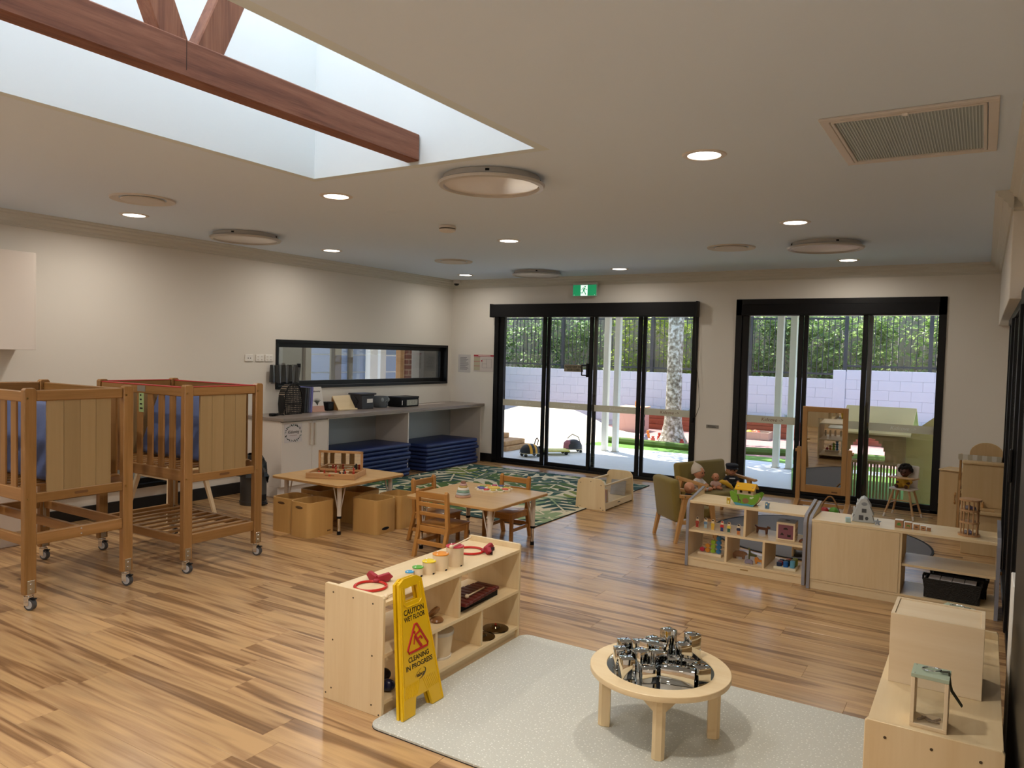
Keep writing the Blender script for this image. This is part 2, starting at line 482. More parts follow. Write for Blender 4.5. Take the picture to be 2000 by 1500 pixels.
# V struts rise from the middle of the tie beam
def strut(y0, y1, z1, xo):
    d = Vector((0, y1-y0, z1-0.10)); L = d.length
    ang = math.atan2(d.y, d.z)
    M = Matrix.Translation((xo, y0, 0.10)) @ Matrix.Rotation(-ang, 4, 'X')
    MB().box(-0.04, 0.04, -0.062, 0.062, 0, L, 0.005, M=M).obj('strut', M_beamz, tr)
strut(-0.058, -0.66, 1.45, 0.0)
strut(0.078, 0.66, 1.45, 0.0)
MB().box(-0.0455, 0.0455, -0.024, -0.021, 0.02, 0.142).obj('splice_joint', plain('joint shadow line', '2E1A12', 0.8), tr)

# ================================================================== WALLS
T = 0.14
D1 = (-6.235, -3.12, 2.36); D2 = (-2.645, -0.363, 2.386)
w = MB()
for a, b_, z0, z1 in ((XL-T, D1[0], 0, ZC), (D1[0], D1[1], D1[2], ZC), (D1[1], D2[0], 0, ZC), (D2[0], D2[1], D2[2], ZC), (D2[1], XR+T, 0, ZC)):
    w.box(a, b_, YB, YB+T, z0-0.1 if z0 == 0 else z0, z1)
struct(w.obj('wall_back', M_wall, smooth=0))
W1 = (6.08, 9.42, 1.152, 1.736); W2 = (3.3, 5.55, 0.22, 0.53)
w = MB()
segs = [(YF-T, W2[0], -0.1, ZC), (W2[0], W2[1], -0.1, W2[2]), (W2[0], W2[1], W2[3], ZC), (W2[1], W1[0], -0.1, ZC),
        (W1[0], W1[1], -0.1, W1[2]), (W1[0], W1[1], W1[3], ZC), (W1[1], YB, -0.1, ZC)]
for a, b_, z0, z1 in segs: w.box(XL-T, XL, a, b_, z0, z1)
struct(w.obj('wall_left', M_wall, smooth=0))
struct(MB().box(XR, XR+T, YF-T, YB, -0.1, ZC).obj('wall_right', M_wall, smooth=0))
struct(MB().box(XL-T, XR+T, YF-T, YF, -0.1, ZC).obj('wall_front', M_wall, smooth=0))
struct(MB().box(0.115, XR+0.01, 5.7, YB, 2.07, ZC, 0.004).obj('trim_1', M_wall), 'white bulkhead high on the right wall', 'bulkhead')

# cornice: stepped profile (depth from wall, height below ceiling)
prof = [(0, 0), (0.10, 0), (0.10, -0.012), (0.085, -0.022), (0.085, -0.034), (0.058, -0.05), (0.055, -0.064), (0.03, -0.084), (0.028, -0.1), (0.012, -0.112), (0.012, -0.122), (0, -0.122)]
M_corn = plain('cornice paint', 'D5D2C8', 0.8, spec=0.15)
c = MB(); c.prism([(YB-d, ZC+h) for d, h in prof], XL, XR, 'x'); struct(c.obj('trim_2', M_corn, smooth=0), 'stepped cornice above the glass doors', 'cornice')
c = MB(); c.prism([(XL+d, ZC+h) for d, h in prof], YF, YB, 'y'); struct(c.obj('trim_3', M_corn, smooth=0), 'stepped cornice along the left wall', 'cornice')
c = MB(); c.prism([(XR-0.03-d, ZC+h) for d, h in prof], YF, 5.7, 'y'); struct(c.obj('trim_4', M_corn, smooth=0), 'near stepped cornice on the right wall', 'cornice')
c = MB(); c.prism([(0.115-d, ZC+h) for d, h in prof], 5.62, YB, 'y'); struct(c.obj('trim_5', M_corn, smooth=0), 'far stepped cornice around the bulkhead', 'cornice')
c = MB(); c.prism([(5.7-d*0.9, ZC+h) for d, h in prof], 0.115, XR, 'x'); struct(c.obj('trim_6', M_corn, smooth=0), 'short cornice return at the bulkhead corner', 'cornice')

# black skirting
def base(name, *b):
    struct(MB().box(*b, 0.004).obj(name, M_blackbd))
base('baseboard_back', XL, D1[0], YB-0.016, YB, 0, 0.125)
base('baseboard_mid', D1[1], D2[0], YB-0.016, YB, 0, 0.125)
base('baseboard_corner', D2[1], XR, YB-0.016, YB, 0, 0.125)
base('baseboard_left', XL, XL+0.016, 3.3, 5.66, 0, 0.125)

# ================================================================== GLASS DOORS
def cord(parent, pts, r=0.003): MB().tube(pts, r, 6).obj('cord', M_blackm, parent)
def glass_doors(name, label, x0, x1, ztop, mull, hz0, side='front'):
    t = struct(thing(name, label, 'glass door', (0, 0, 0)), label)
    yf0, yf1 = YB-0.018, YB+0.10
    MB().box(x0, x0+0.075, yf0, yf1, 0, ztop, 0.004).obj('jamb', M_black, t)
    MB().box(x1-0.075, x1, yf0, yf1, 0, ztop, 0.004).obj('jamb', M_black, t)
    MB().box(x0+0.06, x0+0.16, YB+0.01, YB+0.08, 0.03, hz0, 0.004).obj('side_stile', M_black, t)
    MB().box(x0, x1, yf0, yf1, hz0, ztop, 0.004).obj('head', M_black, t)
    MB().box(x0, x1, yf0, yf1, -0.01, 0.035, 0.003).obj('sill_track', M_black, t)
    edges = [x0+0.16] + list(mull) + [x1-0.06]
    for k, mx in enumerate(mull):
        MB().box(mx-0.052, mx+0.0, YB+0.005, YB+0.045, 0.03, hz0, 0.004).obj('stile', M_black, t)
        MB().box(mx+0.0, mx+0.05, YB+0.045, YB+0.085, 0.03, hz0, 0.004).obj('stile', M_black, t)
    for k in range(len(edges)-1):
        a, b_ = edges[k]+(0.05 if k else 0), edges[k+1]-0.05
        yy = YB+0.025 + (0.04 if k % 2 else 0)
        MB().box(a-0.03, b_+0.04, yy-0.018, yy+0.018, 0.035, 0.085, 0.003).obj('bottom_rail', M_black, t)
        p = MB().box(a-0.045, b_+0.045, yy-0.003, yy+0.003, 0.085, hz0, 0).obj('pane', M_glass, t, smooth=0)
    return t, edges
MUL1 = [-5.362, -4.618, -3.895]; MUL2 = [-1.846, -1.143]
d1, ed1 = glass_doors('door_1', 'wide black framed sliding door of four glass panels', D1[0], D1[1], D1[2], MUL1, 2.175)
d2, ed2 = glass_doors('door_2', 'black framed sliding door of three glass panels behind the mirror', D2[0], D2[1], D2[2], MUL2, 2.185)
# roller-blind pelmets
rb = thing('roller_blind', 'black roller blind cassette above the four panel glass door', 'blind', ((D1[0]+D1[1])/2, YB-0.02, 2.172))
MB().box(-1.575, 1.562, -0.095, 0, 0.0, 0.188, 0.008).obj('cassette', M_blackm, rb)
MB().box(1.548, 1.57, -0.10, 0, -0.004, 0.195, 0.004).obj('end_cap', M_black, rb)
MB().box(-1.583, -1.565, -0.10, 0, -0.004, 0.195, 0.004).obj('end_cap', M_black, rb)
MB().tube([(1.53, -0.03, 0), (1.545, -0.03, -0.5), (1.60, -0.02, -0.9), (1.615, -0.02, -1.15), (1.575, -0.03, -1.28), (1.53, -0.03, -1.29)], 0.0035, 6).obj('chain', plain('blind chain', '3A3530', 0.6), rb)
MB().box(1.515, 1.535, -0.04, 0.0, -1.36, -1.27, 0.004).obj('chain_holder', M_blackm, rb)
rb = thing('roller_blind', 'black roller blind cassette above the three panel glass door', 'blind', ((D2[0]+D2[1])/2, YB-0.02, 2.19))
MB().box(-1.06, 1.06, -0.05, 0, 0.0, 0.13, 0.006).obj('cassette', M_blackm, rb)
MB().box(1.05, 1.065, -0.055, 0, -0.004, 0.135, 0.003).obj('end_cap', M_black, rb)
# privacy strips with lettering on the panes
def frost():
    m, nt, b = newmat('frosted strip'); b.inputs['Base Color'].default_value = lin('D9D2C2'); b.inputs['Roughness'].default_value = 0.7
    out = nt.nodes['Material Output']; tr = N(nt, 'ShaderNodeBsdfTranslucent'); tr.inputs[0].default_value = lin('E0D8C4')
    mx = N(nt, 'ShaderNodeMixShader'); mx.inputs[0].default_value = 0.55
    nt.links.new(b.outputs[0], mx.inputs[1]); nt.links.new(tr.outputs[0], mx.inputs[2]); nt.links.new(mx.outputs[0], out.inputs[0]); return m
M_frost = frost()
M_ink = plain('brown print', '8A5A3C', 0.6); M_inkw = plain('white print', 'F2F0EA', 0.6)
for dd, ed in ((d1, ed1), (d2, ed2)):
    for k in range(len(ed)-1):
        a, b_ = ed[k]+(0.05 if k else -0.045), ed[k+1]-0.005
        yy = YB+0.025+(0.04 if k % 2 else 0)-0.0055
        s = MB().box(a, b_, yy-0.001, yy, 0.868, 0.958).obj('safety_strip', M_frost, dd, smooth=0)
        lettering('strip_lettering', 'Kidcove ->', 0.062, M_inkw if (dd is d1 and k < 3) or (dd is d2 and k == 2) else M_ink, s, ((a+b_)/2+0.02, yy-0.0025, 0.913), (PI/2, 0, 0), width=0.26, shear=0.25)
# handle and notice on door 1
h = MB(); hx = -4.70
h.box(hx-0.055, hx-0.04, YB-0.05, YB-0.035, 1.36, 1.51, 0.004).box(hx-0.05, hx+0.02, YB-0.05, YB+0.006, 1.495, 1.512, 0.004).box(hx-0.05, hx+0.02, YB-0.05, YB+0.006, 1.355, 1.372, 0.004).box(hx+0.005, hx+0.04, YB-0.02, YB+0.006, 1.34, 1.53, 0.004)
h.obj('door_handle', M_black, d1)
nt_ = thing('door_notice', 'small tan notice reading please keep this door closed on the glass', 'notice', (-4.925, YB+0.056, 1.405))
MB().box(-0.15, 0.15, -0.002, 0.0, 0, 0.098).obj('plate', plain('notice plate', '958B74', 0.5), nt_, smooth=0)
for i, s_ in enumerate(('PLEASE KEEP THIS', 'DOOR CLOSED')):
    lettering('notice_text', s_, 0.044, plain('dark print', '17150F', 0.6), nt_, (0, -0.0035, 0.068-0.042*i), (PI/2, 0, 0), width=(0.27, 0.2)[i], bold=0.0008)
sw = thing('wall_plaque', 'small grey plaque on the wall between the glass doors', 'plaque', (-2.895, YB-0.004, 0.758))
MB().box(-0.08, 0.08, 0, 0.004, 0, 0.042, 0.001).obj('plate', plain('grey plaque', '8F8C86', 0.4), sw)
for zz in (0.012, 0.026): MB().box(-0.06, 0.06-zz, -0.0006, 0.0004, zz, zz+0.005).obj('print_line', plain('dark print', '17150F', 0.6), sw, smooth=0)

# ------------------------------------------------------------------ windows in the left wall
win = struct(thing('window_1', 'long black framed interior window above the bench', 'window', (XL, 0, 0)))
def frame_x(parent, y0, y1, z0, z1, fw, x0, x1, mat):
    MB().box(x0, x1, y0, y1, z1-fw, z1, 0.003).obj('frame_rail', mat, parent)
    MB().box(x0, x1, y0, y1, z0, z0+fw, 0.003).obj('frame_rail', mat, parent)
    MB().box(x0, x1, y0, y0+fw, z0+fw, z1-fw, 0.003).obj('frame_stile', mat, parent)
    MB().box(x0, x1, y1-fw, y1, z0+fw, z1-fw, 0.003).obj('frame_stile', mat, parent)
frame_x(win, W1[0], W1[1], W1[2], W1[3], 0.035, -T, 0.018, M_black)
frame_x(win, W1[0]+0.03, W1[1]-0.03, W1[2]+0.03, W1[3]-0.03, 0.06, -0.11, -0.06, M_black)
MB().box(-0.088, -0.082, W1[0]+0.09, W1[1]-0.09, W1[2]+0.09, W1[3]-0.09).obj('pane', M_glassd, win, smooth=0)
win2 = struct(thing('window_2', 'low black framed window near the floor behind the cots', 'window', (XL, 0, 0)))
frame_x(win2, W2[0], W2[1], W2[2], W2[3], 0.035, -T, 0.015, M_black)
MB().box(-0.10, -0.06, W2[0]+0.03, W2[1]-0.03, W2[2]+0.03, W2[2]+0.085, 0.003).obj('bottom_rail', M_black, win2)
MB().box(-0.088, -0.082, W2[0]+0.035, W2[1]-0.035, W2[2]+0.05, W2[3]-0.035).obj('pane', M_glassd, win2, smooth=0)

# sliding door frames along the right wall, seen edge-on
rd = struct(thing('door_3', 'black sliding door frames along the right wall seen edge on', 'door', (0, 0, 0)))
MB().box(0.18, XR, 2.0, 8.45, 2.02, 2.12, 0.004).obj('head', M_black, rd)
MB().box(0.18, XR, 2.0, 8.45, 0, 0.03, 0.004).obj('sill_track', M_black, rd)
for k, yy in enumerate((8.4, 7.1, 6.95, 5.5, 5.35, 3.9, 3.75, 2.2)):
    MB().box(0.17 if k % 2 else 0.188, XR-0.005, yy-0.05, yy+0.05, 0.03, 2.02, 0.004).obj('stile', M_black, rd)
for k, (ya, yb) in enumerate(((7.15, 8.35), (5.55, 6.9), (3.95, 5.3), (2.25, 3.7))):
    MB().box(XR-0.02, XR-0.014, ya, yb, 0.03, 2.02).obj('pane', plain('dark door glass', '23252A', 0.08), rd, smooth=0)
    MB().box(0.175, XR-0.01, ya, yb, 0.03, 0.09, 0.003).obj('bottom_rail', M_black, rd)
MB().box(0.155, 0.17, 5.42, 5.46, 0.95, 1.15, 0.004).obj('door_handle', M_black, rd)
MB().box(0.128, 0.168, 3.33, 3.56, 0.02, 0.84, 0.003).obj('white_guard', M_white, rd)

MB().box(0.132, 0.19, 2.3, 3.325, 0.02, 2.02, 0.003).obj('near_stile', M_black, rd)
# ================================================================== OUTDOORS
def ground(name, pts, z, mat, label, cat, thick=0.04):
    o = MB().prism(pts, z-thick, z, 'z').obj(name, mat, smooth=0); struct(o, label, cat); return o
M_conc = plain('patio concrete', 'E2E3E8', 0.7, var=0.06, vscale=2)
M_turf = plain('artificial turf', '6F9A40', 0.9, bump=0.6, bscale=400, var=0.25, vscale=60)
M_rubber = plain('pink softfall rubber', 'B98C84', 0.9, var=0.2, vscale=8)
ground('patio', [(-14, YB+0.13), (3, YB+0.13), (3, 12.8), (-14, 12.8)], -0.03, M_conc, 'grey concrete patio outside the glass doors', 'patio')
ground('patio_edge', [(-14, 9.4), (3, 9.4), (3, YB+0.13), (-14, YB+0.13)], -0.13, M_conc, 'concrete step below the doors', 'step')
ground('lawn', [(-6.35, 12.8), (3, 12.8), (3, 13.35), (-6.6, 13.35)], -0.028, M_turf, 'strip of green turf past the columns', 'lawn')
ground('turf', [(-1.93, 9.67), (2.5, 9.67), (2.5, 12.3), (-2.47, 12.3)], -0.018, M_turf, 'wedge of green turf beside the patio', 'lawn', 0.012)
ground('softfall', [(-14, 12.8), (-6.6, 13.35), (3, 13.35), (3, 17.0), (-14, 17.0)], -0.031, M_rubber, 'pinkish soft fall ground under the tree', 'ground')
kb = MB().tube([(-6.1, 13.42, 0.02), (-5.4, 13.38, 0.02), (-4.4, 13.3, 0.02), (-3.5, 13.6, 0.02), (-2.6, 13.95, 0.02), (-1.2, 14.1, 0.02)], 0.07, 8).obj('turf_kerb', plain('dark turf kerb', '56702E', 0.9, bump=0.5, bscale=300))
tag(kb, 'green turf covered kerb curving past the tree', 'kerb')
# patio roof, beam and paired columns
M_soff = plain('soffit paint', 'E4E4DC', 0.7)
struct(MB().box(-14, 3, YB+T, 12.3, 2.46, 2.56).obj('patio_roof', M_soff, smooth=0), 'white patio roof outside', 'roof')
struct(MB().box(-14, 3, 12.1, 12.3, 2.33, 2.46).obj('eave_beam', M_soff, smooth=0), 'white eave beam on the patio columns', 'beam')
M_colm = plain('column paint', 'E9E9E0', 0.5)
for i, (cx, lb) in enumerate(((-5.615, 'left white patio column outside the four panel door'), (-5.41, 'right white patio column outside the four panel door'),
                              (-2.69, 'left white patio column outside the three panel door'), (-2.49, 'right white patio column outside the three panel door'))):
    t = thing('patio_column', lb, 'column', (cx, 12.2, -0.03), 0, 'paired white patio columns')
    MB().box(-0.047, 0.047, -0.05, 0.05, 0, 2.36, 0.006).obj('shaft', M_colm, t)
    MB().box(-0.06, 0.06, -0.06, 0.06, 0, 0.012, 0.003).obj('base_plate', M_steel, t)
# block wall: every block its own piece
M_block = plain('painted block', 'CBD0DC', 0.75, bump=0.25, bscale=90, var=0.04, vscale=3)
bw = struct(thing('block_wall', 'white painted concrete block wall at the end of the yard', 'wall', (0, 17.0, -0.03)))
MB().box(-13.2, 2.9, 0.02, 0.19, 0, 1.26).obj('core', M_block, bw, smooth=0)
MB().box(-2.5, 2.9, 0.02, 0.19, 1.2, 1.47).obj('core', M_block, bw, smooth=0)
blk = MB().box(-0.199, 0.199, 0, 0.03, 0.001, 0.199, 0.003).mesh('block'); blk.materials.append(M_block)
for r in range(8):
    z0 = 1.31-0.2*(r+1)
    xx = -11.0+(0.2 if r % 2 else 0)
    while xx < 2.4:
        zz = z0+(0.2 if xx > -2.5 else 0)
        if zz > -0.02: put('block', blk, None, bw, (xx, -0.005, zz))
        xx += 0.4
MB().box(-2.66, -2.42, -0.012, 0.19, 0, 1.50, 0.004).obj('pier', M_block, bw)
# black bar fence on the wall
M_fence = plain('fence bars', '2B2F36', 0.5)
fe = thing('bar_fence', 'black steel bar fence on top of the block wall', 'fence', (0, 17.1, 1.3))
MB().box(-12, 2.5, -0.015, 0.015, 0.06, 0.1).obj('rail', M_fence, fe); MB().box(-12, -2.5, -0.015, 0.015, 1.22, 1.26).obj('rail', M_fence, fe)
MB().box(-2.5, 2.5, -0.015, 0.015, 0.24, 0.28).obj('rail', M_fence, fe)
MB().box(-2.5, 2.5, -0.015, 0.015, 1.40, 1.44).obj('rail', M_fence, fe)
bar = MB().box(-0.007, 0.007, -0.007, 0.007, 0, 1.2).mesh('bar'); bar.materials.append(M_fence)
xx = -10.6
while xx < 2.4:
    put('bar', bar, None, fe, (xx, 0, 0.05 if xx < -2.5 else 0.22)); xx += 0.11
for px_ in (-9.1, -6.7, -4.4, -2.45, -0.9, 1.2):
    MB().box(px_-0.035, px_+0.035, -0.035, 0.035, -0.02, 1.32).obj('post', M_fence, fe)
# timber paling fence behind
M_pal = wood('weathered paling', 'B0A28E', '877A6C', 'z', 0.7, 0.9, streak=10)
pf = thing('paling_fence', 'weathered timber paling fence behind the shrubs', 'fence', (0, 18.9, 0.6))
MB().box(-13, 3, 0.03, 0.06, 0.9, 1.0).obj('rail', M_pal, pf); MB().box(-13, 3, 0.03, 0.06, 1.9, 2.0).obj('rail', M_pal, pf)
pal = MB().box(-0.062, 0.062, -0.01, 0.012, 0, 2.5).mesh('paling'); pal.materials.append(M_pal)
xx = -12.2
while xx < 2.6:
    put('paling', pal, None, pf, (xx, (0.012 if int(xx*10) % 2 else 0), RND.uniform(-0.03, 0.03))); xx += 0.128
ground('bank', [(-14, 17.2), (3, 17.2), (3, 24), (-14, 24)], 0.62, plain('garden soil', '4A3B2C', 0.95, var=0.3), 'garden bank behind the block wall', 'ground', 0.6)
# shrubs
def leaf_mat(name, c, c2):
    m, nt, b = newmat(name)
    oi = N(nt, 'ShaderNodeTexNoise'); oi.inputs['Scale'].default_value = 7
    tc = N(nt, 'ShaderNodeTexCoord'); nt.links.new(tc.outputs['Object'], oi.inputs['Vector'])
    cr = N(nt, 'ShaderNodeValToRGB'); cr.color_ramp.elements[0].position = 0.38; cr.color_ramp.elements[0].color = lin(c); cr.color_ramp.elements[1].position = 0.65; cr.color_ramp.elements[1].color = lin(c2)
    nt.links.new(oi.outputs['Fac'], cr.inputs[0]); nt.links.new(cr.outputs[0], b.inputs['Base Color'])
    b.inputs['Roughness'].default_value = 0.35
    out = nt.nodes['Material Output']; tr = N(nt, 'ShaderNodeBsdfTranslucent'); nt.links.new(cr.outputs[0], tr.inputs[0])
    mx = N(nt, 'ShaderNodeMixShader'); mx.inputs[0].default_value = 0.5
    nt.links.new(b.outputs[0], mx.inputs[1]); nt.links.new(tr.outputs[0], mx.inputs[2]); nt.links.new(mx.outputs[0], out.inputs[0])
    return m
LM = [leaf_mat('dark glossy leaves', '5A7C40', 'B4CC8A'), leaf_mat('yellow green leaves', '86A03A', 'CBD66A'), leaf_mat('mid green leaves', '6E9448', 'C8DA8C')]
M_stem = plain('pale stems', '9A8A70', 0.8, var=0.2)
def shrub(x, y, z, rx, rz, kind, label, n=1500, ry=0.34):
    t = thing('shrub', label, 'shrub', (x, y, z), 0, 'shrubs between the fences')
    st = MB()
    tips = []
    for k in range(7):
        a = RND.uniform(-rx*0.8, rx*0.8); top = RND.uniform(rz*0.9, rz*1.7)
        p = [(a*0.1, 0, 0), (a*0.5+RND.uniform(-.1, .1), RND.uniform(-.1, .1), top*0.5), (a, RND.uniform(-.2, .1), top)]
        st.tube(p, [0.022, 0.016, 0.008], 6); tips.append(p[2])
    st.obj('stems', M_stem, t)
    vs_, fs_ = [], []
    clumps = [(RND.uniform(-rx, rx), RND.uniform(-ry, ry*0.4), RND.uniform(0.05, 2*rz)) for _ in range(26)]
    for i in range(n):
        c = clumps[RND.randrange(len(clumps))]
        p = Vector((c[0]+RND.gauss(0, 0.16), c[1]+RND.gauss(0, 0.12), max(0.02, c[2]+RND.gauss(0, 0.15))))
        L = RND.uniform(0.07, 0.15); wd = L*0.36
        q = Matrix.Rotation(RND.uniform(0, 2*PI), 3, 'Z') @ Matrix.Rotation(RND.uniform(-0.9, 0.9), 3, 'X')
        b0 = len(vs_)
        for u, v in ((0, 0), (wd, L*0.5), (0, L), (-wd, L*0.5)):
            vs_.append(p + q @ Vector((u, v, 0.012*(1-abs(v/L-0.5)*2))))
        fs_.append((b0, b0+1, b0+2, b0+3))
    me = bpy.data.meshes.new('foliage'); me.from_pydata([tuple(v) for v in vs_], [], fs_)
    put('foliage', me, LM[kind], t)
kinds = ['dark leafed shrub', 'yellow green shrub', 'mid green shrub']
spots = [(-10.6, 1.0, 0, 'at the far left end of the fence'), (-9.2, .85, 0, 'behind the left fence post'), (-7.4, .75, 1, 'with yellow leaves over the notice on the door'),
         (-6.2, .8, 1, 'behind the paired columns'), (-5.2, .8, 2, 'left of the spotted tree trunk'), (-4.2, .85, 0, 'right of the spotted tree trunk'), (-3.4, .9, 0, 'at the left of the three panel door'),
         (-2.5, .8, 2, 'behind the middle fence post'), (-1.5, .75, 2, 'above the raised block wall'), (-0.5, .8, 2, 'above the playhouse roof'), (0.6, .9, 0, 'at the far right end of the fence')]
for x, rx, k, lb in spots:
    shrub(x, 18.05, 0.62, rx, RND.uniform(0.95, 1.2), k, kinds[k]+' '+lb, n=1750 if k != 1 else 1300)
# tree
def bark():
    m, nt, b = newmat('spotted bark'); tc = N(nt, 'ShaderNodeTexCoord')
    v = N(nt, 'ShaderNodeTexNoise'); v.inputs['Scale'].default_value = 16; v.inputs['Detail'].default_value = 5; nt.links.new(tc.outputs['Object'], v.inputs['Vector'])
    cr = N(nt, 'ShaderNodeValToRGB'); e = cr.color_ramp.elements
    e[0].position = 0.36; e[0].color = lin('6B6254'); e[1].position = 0.66; e[1].color = lin('D9D8CE'); x = e.new(0.5); x.color = lin('A39C88')
    nt.links.new(v.outputs['Fac'], cr.inputs[0]); nt.links.new(cr.outputs[0], b.inputs['Base Color']); b.inputs['Roughness'].default_value = 0.9
    bp = N(nt, 'ShaderNodeBump'); bp.inputs['Strength'].default_value = 0.5; nt.links.new(v.outputs['Fac'], bp.inputs['Height']); nt.links.new(bp.outputs[0], b.inputs['Normal'])
    return m
tree = thing('tree', 'tall spotted tree trunk growing outside the four panel door', 'tree', (-5.22, 14.55, -0.03))
MB().lathe([(0.30, 0), (0.23, 0.12), (0.18, 0.35), (0.155, 0.7), (0.15, 1.3), (0.15, 2.0), (0.155, 3.0), (0.13, 4.4), (0.0, 4.5)], 20).obj('trunk', bark(), tree)
cv, cf = [], []
for i in range(2500):
    th = RND.uniform(0, 2*PI); ph = RND.uniform(-0.7, 1.2); r = RND.uniform(0.5, 2.0)
    p = Vector((r*math.cos(th)*math.cos(ph), r*math.sin(th)*math.cos(ph), 5.2+0.8*r*math.sin(ph)))
    q = Matrix.Rotation(RND.uniform(0, 6.28), 3, 'Z') @ Matrix.Rotation(RND.uniform(-.8, .8), 3, 'X'); b0 = len(cv)
    for u, v in ((0, 0), (.05, .09), (0, .18), (-.05, .09)): cv.append(tuple(p+q @ Vector((u, v, 0))))
    cf.append((b0, b0+1, b0+2, b0+3))
me = bpy.data.meshes.new('crown'); me.from_pydata(cv, [], cf); put('crown', me, LM[2], tree)
# planter box in red timber: each board a piece
M_redt = wood('red timber', 'A4563C', '7E3C28', 'x', 0.6, 0.6)
pl = thing('planter_box', 'long red timber planter box along the block wall', 'planter', (-4.0, 16.70, -0.03))
for k in range(3):
    MB().box(-2.9, 3.6, -0.02, 0.02, 0.125*k+0.002, 0.125*k+0.122, 0.004).obj('plank', M_redt, pl)
MB().box(-2.9, 3.6, 0.02, 0.24, 0.0, 0.34).obj('soil', plain('dark soil', '35291E', 0.95), pl, smooth=0)
for i, (gx, lb) in enumerate(((-5.7, 'small dark tuft of grass in the red planter by the tree'), (-3.45, 'small dark tuft of grass in the red planter beside the columns'), (-2.75, 'small dark tuft of grass in the red planter behind the mirror'))):
    g = MB()
    for k in range(22):
        a = RND.uniform(0, 6.28); l = RND.uniform(.08, .2)
        g.tube([(RND.uniform(-.08, .08), 0, 0), (l*.4*math.cos(a), l*.3*math.sin(a), l*.7), (l*.9*math.cos(a), l*.5*math.sin(a), l)], [.006, .005, .001], 4)
    tag(g.obj('grass_tuft', LM[0], None, (gx, 16.87, 0.315)), lb, 'plant', 'grass tufts in the planter')
# play stove (pink), toy crate
t = thing('play_stove', 'pale pink outdoor play stove behind the paired columns', 'play kitchen', (-6.68, 15.95, -0.03), 0.06)
M_pink = plain('pale pink panel', 'C79C92', 0.7)
MB().box(-0.28, 0.28, -0.36, 0.36, 0, 0.52, 0.008).obj('cabinet', M_pink, t)
MB().box(-0.3, 0.3, -0.38, 0.38, 0.52, 0.545, 0.006).obj('worktop', plain('tan top', 'D8B48C', 0.6), t)
for k in range(2): MB().box(0.28, 0.286, -0.2, 0.05, 0.12+0.2*k, 0.25+0.2*k, 0.002).obj('oven_window', plain('oven dark', '2C211E', 0.2), t)
MB().lathe([(0.04, 0), (0.045, 0.1), (0.03, 0.13), (0, 0.13)], 12, Matrix.Translation((0.1, 0, 0.545))).obj('tap_jar', plain('orange jar', 'D08A50', 0.5), t)
t = thing('toy_crate', 'open pale timber crate of toys on the pink ground', 'crate', (-4.05, 16.3, -0.03), 0.05)
for a in ((-.33, .33, -.24, -.22), (-.33, .33, .22, .24), (-.33, -.31, -.22, .22), (.31, .33, -.22, .22)):
    MB().box(a[0], a[1], a[2], a[3], 0, 0.16, 0.003).obj('side', plain('crate timber', 'B9A28E', 0.7), t)
MB().box(-.31, .31, -.22, .22, 0, 0.01).obj('bottom', plain('crate timber', 'B9A28E', 0.7), t)
for i, (bx_, by_, c) in enumerate(((-0.1, -0.05, 'E0C83A'), (0.08, -0.08, 'D8583A'), (0.0, 0.06, 'E07A4A'))):
    tag(MB().sph((0, 0, 0), 0.07).obj('ball', plain('ball '+c, c, 0.5), None, (-4.05+bx_, 16.3+by_, 0.09)), ('yellow ball', 'red ball', 'orange ball')[i]+' in the outdoor toy crate', 'ball')
# small toys at the tree foot
for i, (px_, py_, c, hh) in enumerate(((1261, 859, '8FA0B8', .12), (1265, 855, 'E0903A', .16), (1275, 861, 'D06A5A', .1), (1296, 858, 'D04A3A', .16), (1306, 861, 'E0C24A', .12), (1313, 861, 'C9A05A', .09), (1330, 861, 'C8504A', .1), (1340, 863, 'B84A40', .08))):
    p = pix(px_, py_, z=-0.03)
    g = MB(); g.lathe([(0.0, 0), (0.045, 0.0), (0.04, hh*0.55), (0.02, hh*0.6), (0.03, hh*0.75), (0.028, hh*0.95), (0, hh)], 10)
    nm = ('blue grey', 'tall orange', 'pink', 'tall red', 'yellow', 'tan', 'crimson', 'small dark red')[i]
    tag(g.obj('toy_figure', plain('toy '+c, c, 0.6), None, (p.x, p.y-(0.25 if i in (3, 6, 7) else 0), -0.03)), nm+' toy figure on the ground near the tree foot', 'toy', 'toys at the tree foot')
# sand mound
def sand():
    nx, ny = 60, 40; vs_, fs_ = [], []
    for j in range(ny+1):
        for i in range(nx+1):
            x = -9.4+3.25*i/nx; y_ = 11.75+3.7*j/ny
            h = 0.52*math.exp(-((x+7.95)/1.25)**2-((y_-14.4)/1.3)**2)+0.25*math.exp(-((x+9.8)/1.3)**2-((y_-14.0)/1.5)**2)
            e = min(1, max(0, (x+9.6)/0.5), max(0, (-6.15-x)/0.9), max(0, (y_-11.7)/0.4), max(0, (15.5-y_)/0.5))
            h = h*e + 0.025*math.sin(5*x+2*y_)*math.cos(4*y_-x)*e*min(1, h*4)
            vs_.append((x, y_, -0.035+max(h, 0)+0.01*e))
    for j in range(ny):
        for i in range(nx):
            a = j*(nx+1)+i; fs_.append((a, a+1, a+nx+2, a+nx+1))
    me = bpy.data.meshes.new('sand_heap'); me.from_pydata(vs_, [], fs_)
    me.polygons.foreach_set('use_smooth', [True]*len(me.polygons)); return me
o = put('sand_heap', sand(), plain('pale sand', 'EBD9BF', 0.9, bump=0.3, bscale=25, var=0.06)); tag(o, 'heap of pale sand in the sandpit outside', 'sand', kind='stuff')
M_log = wood('sleeper timber', 'D2A878', 'A97E50', 'x', 0.5, 0.7)
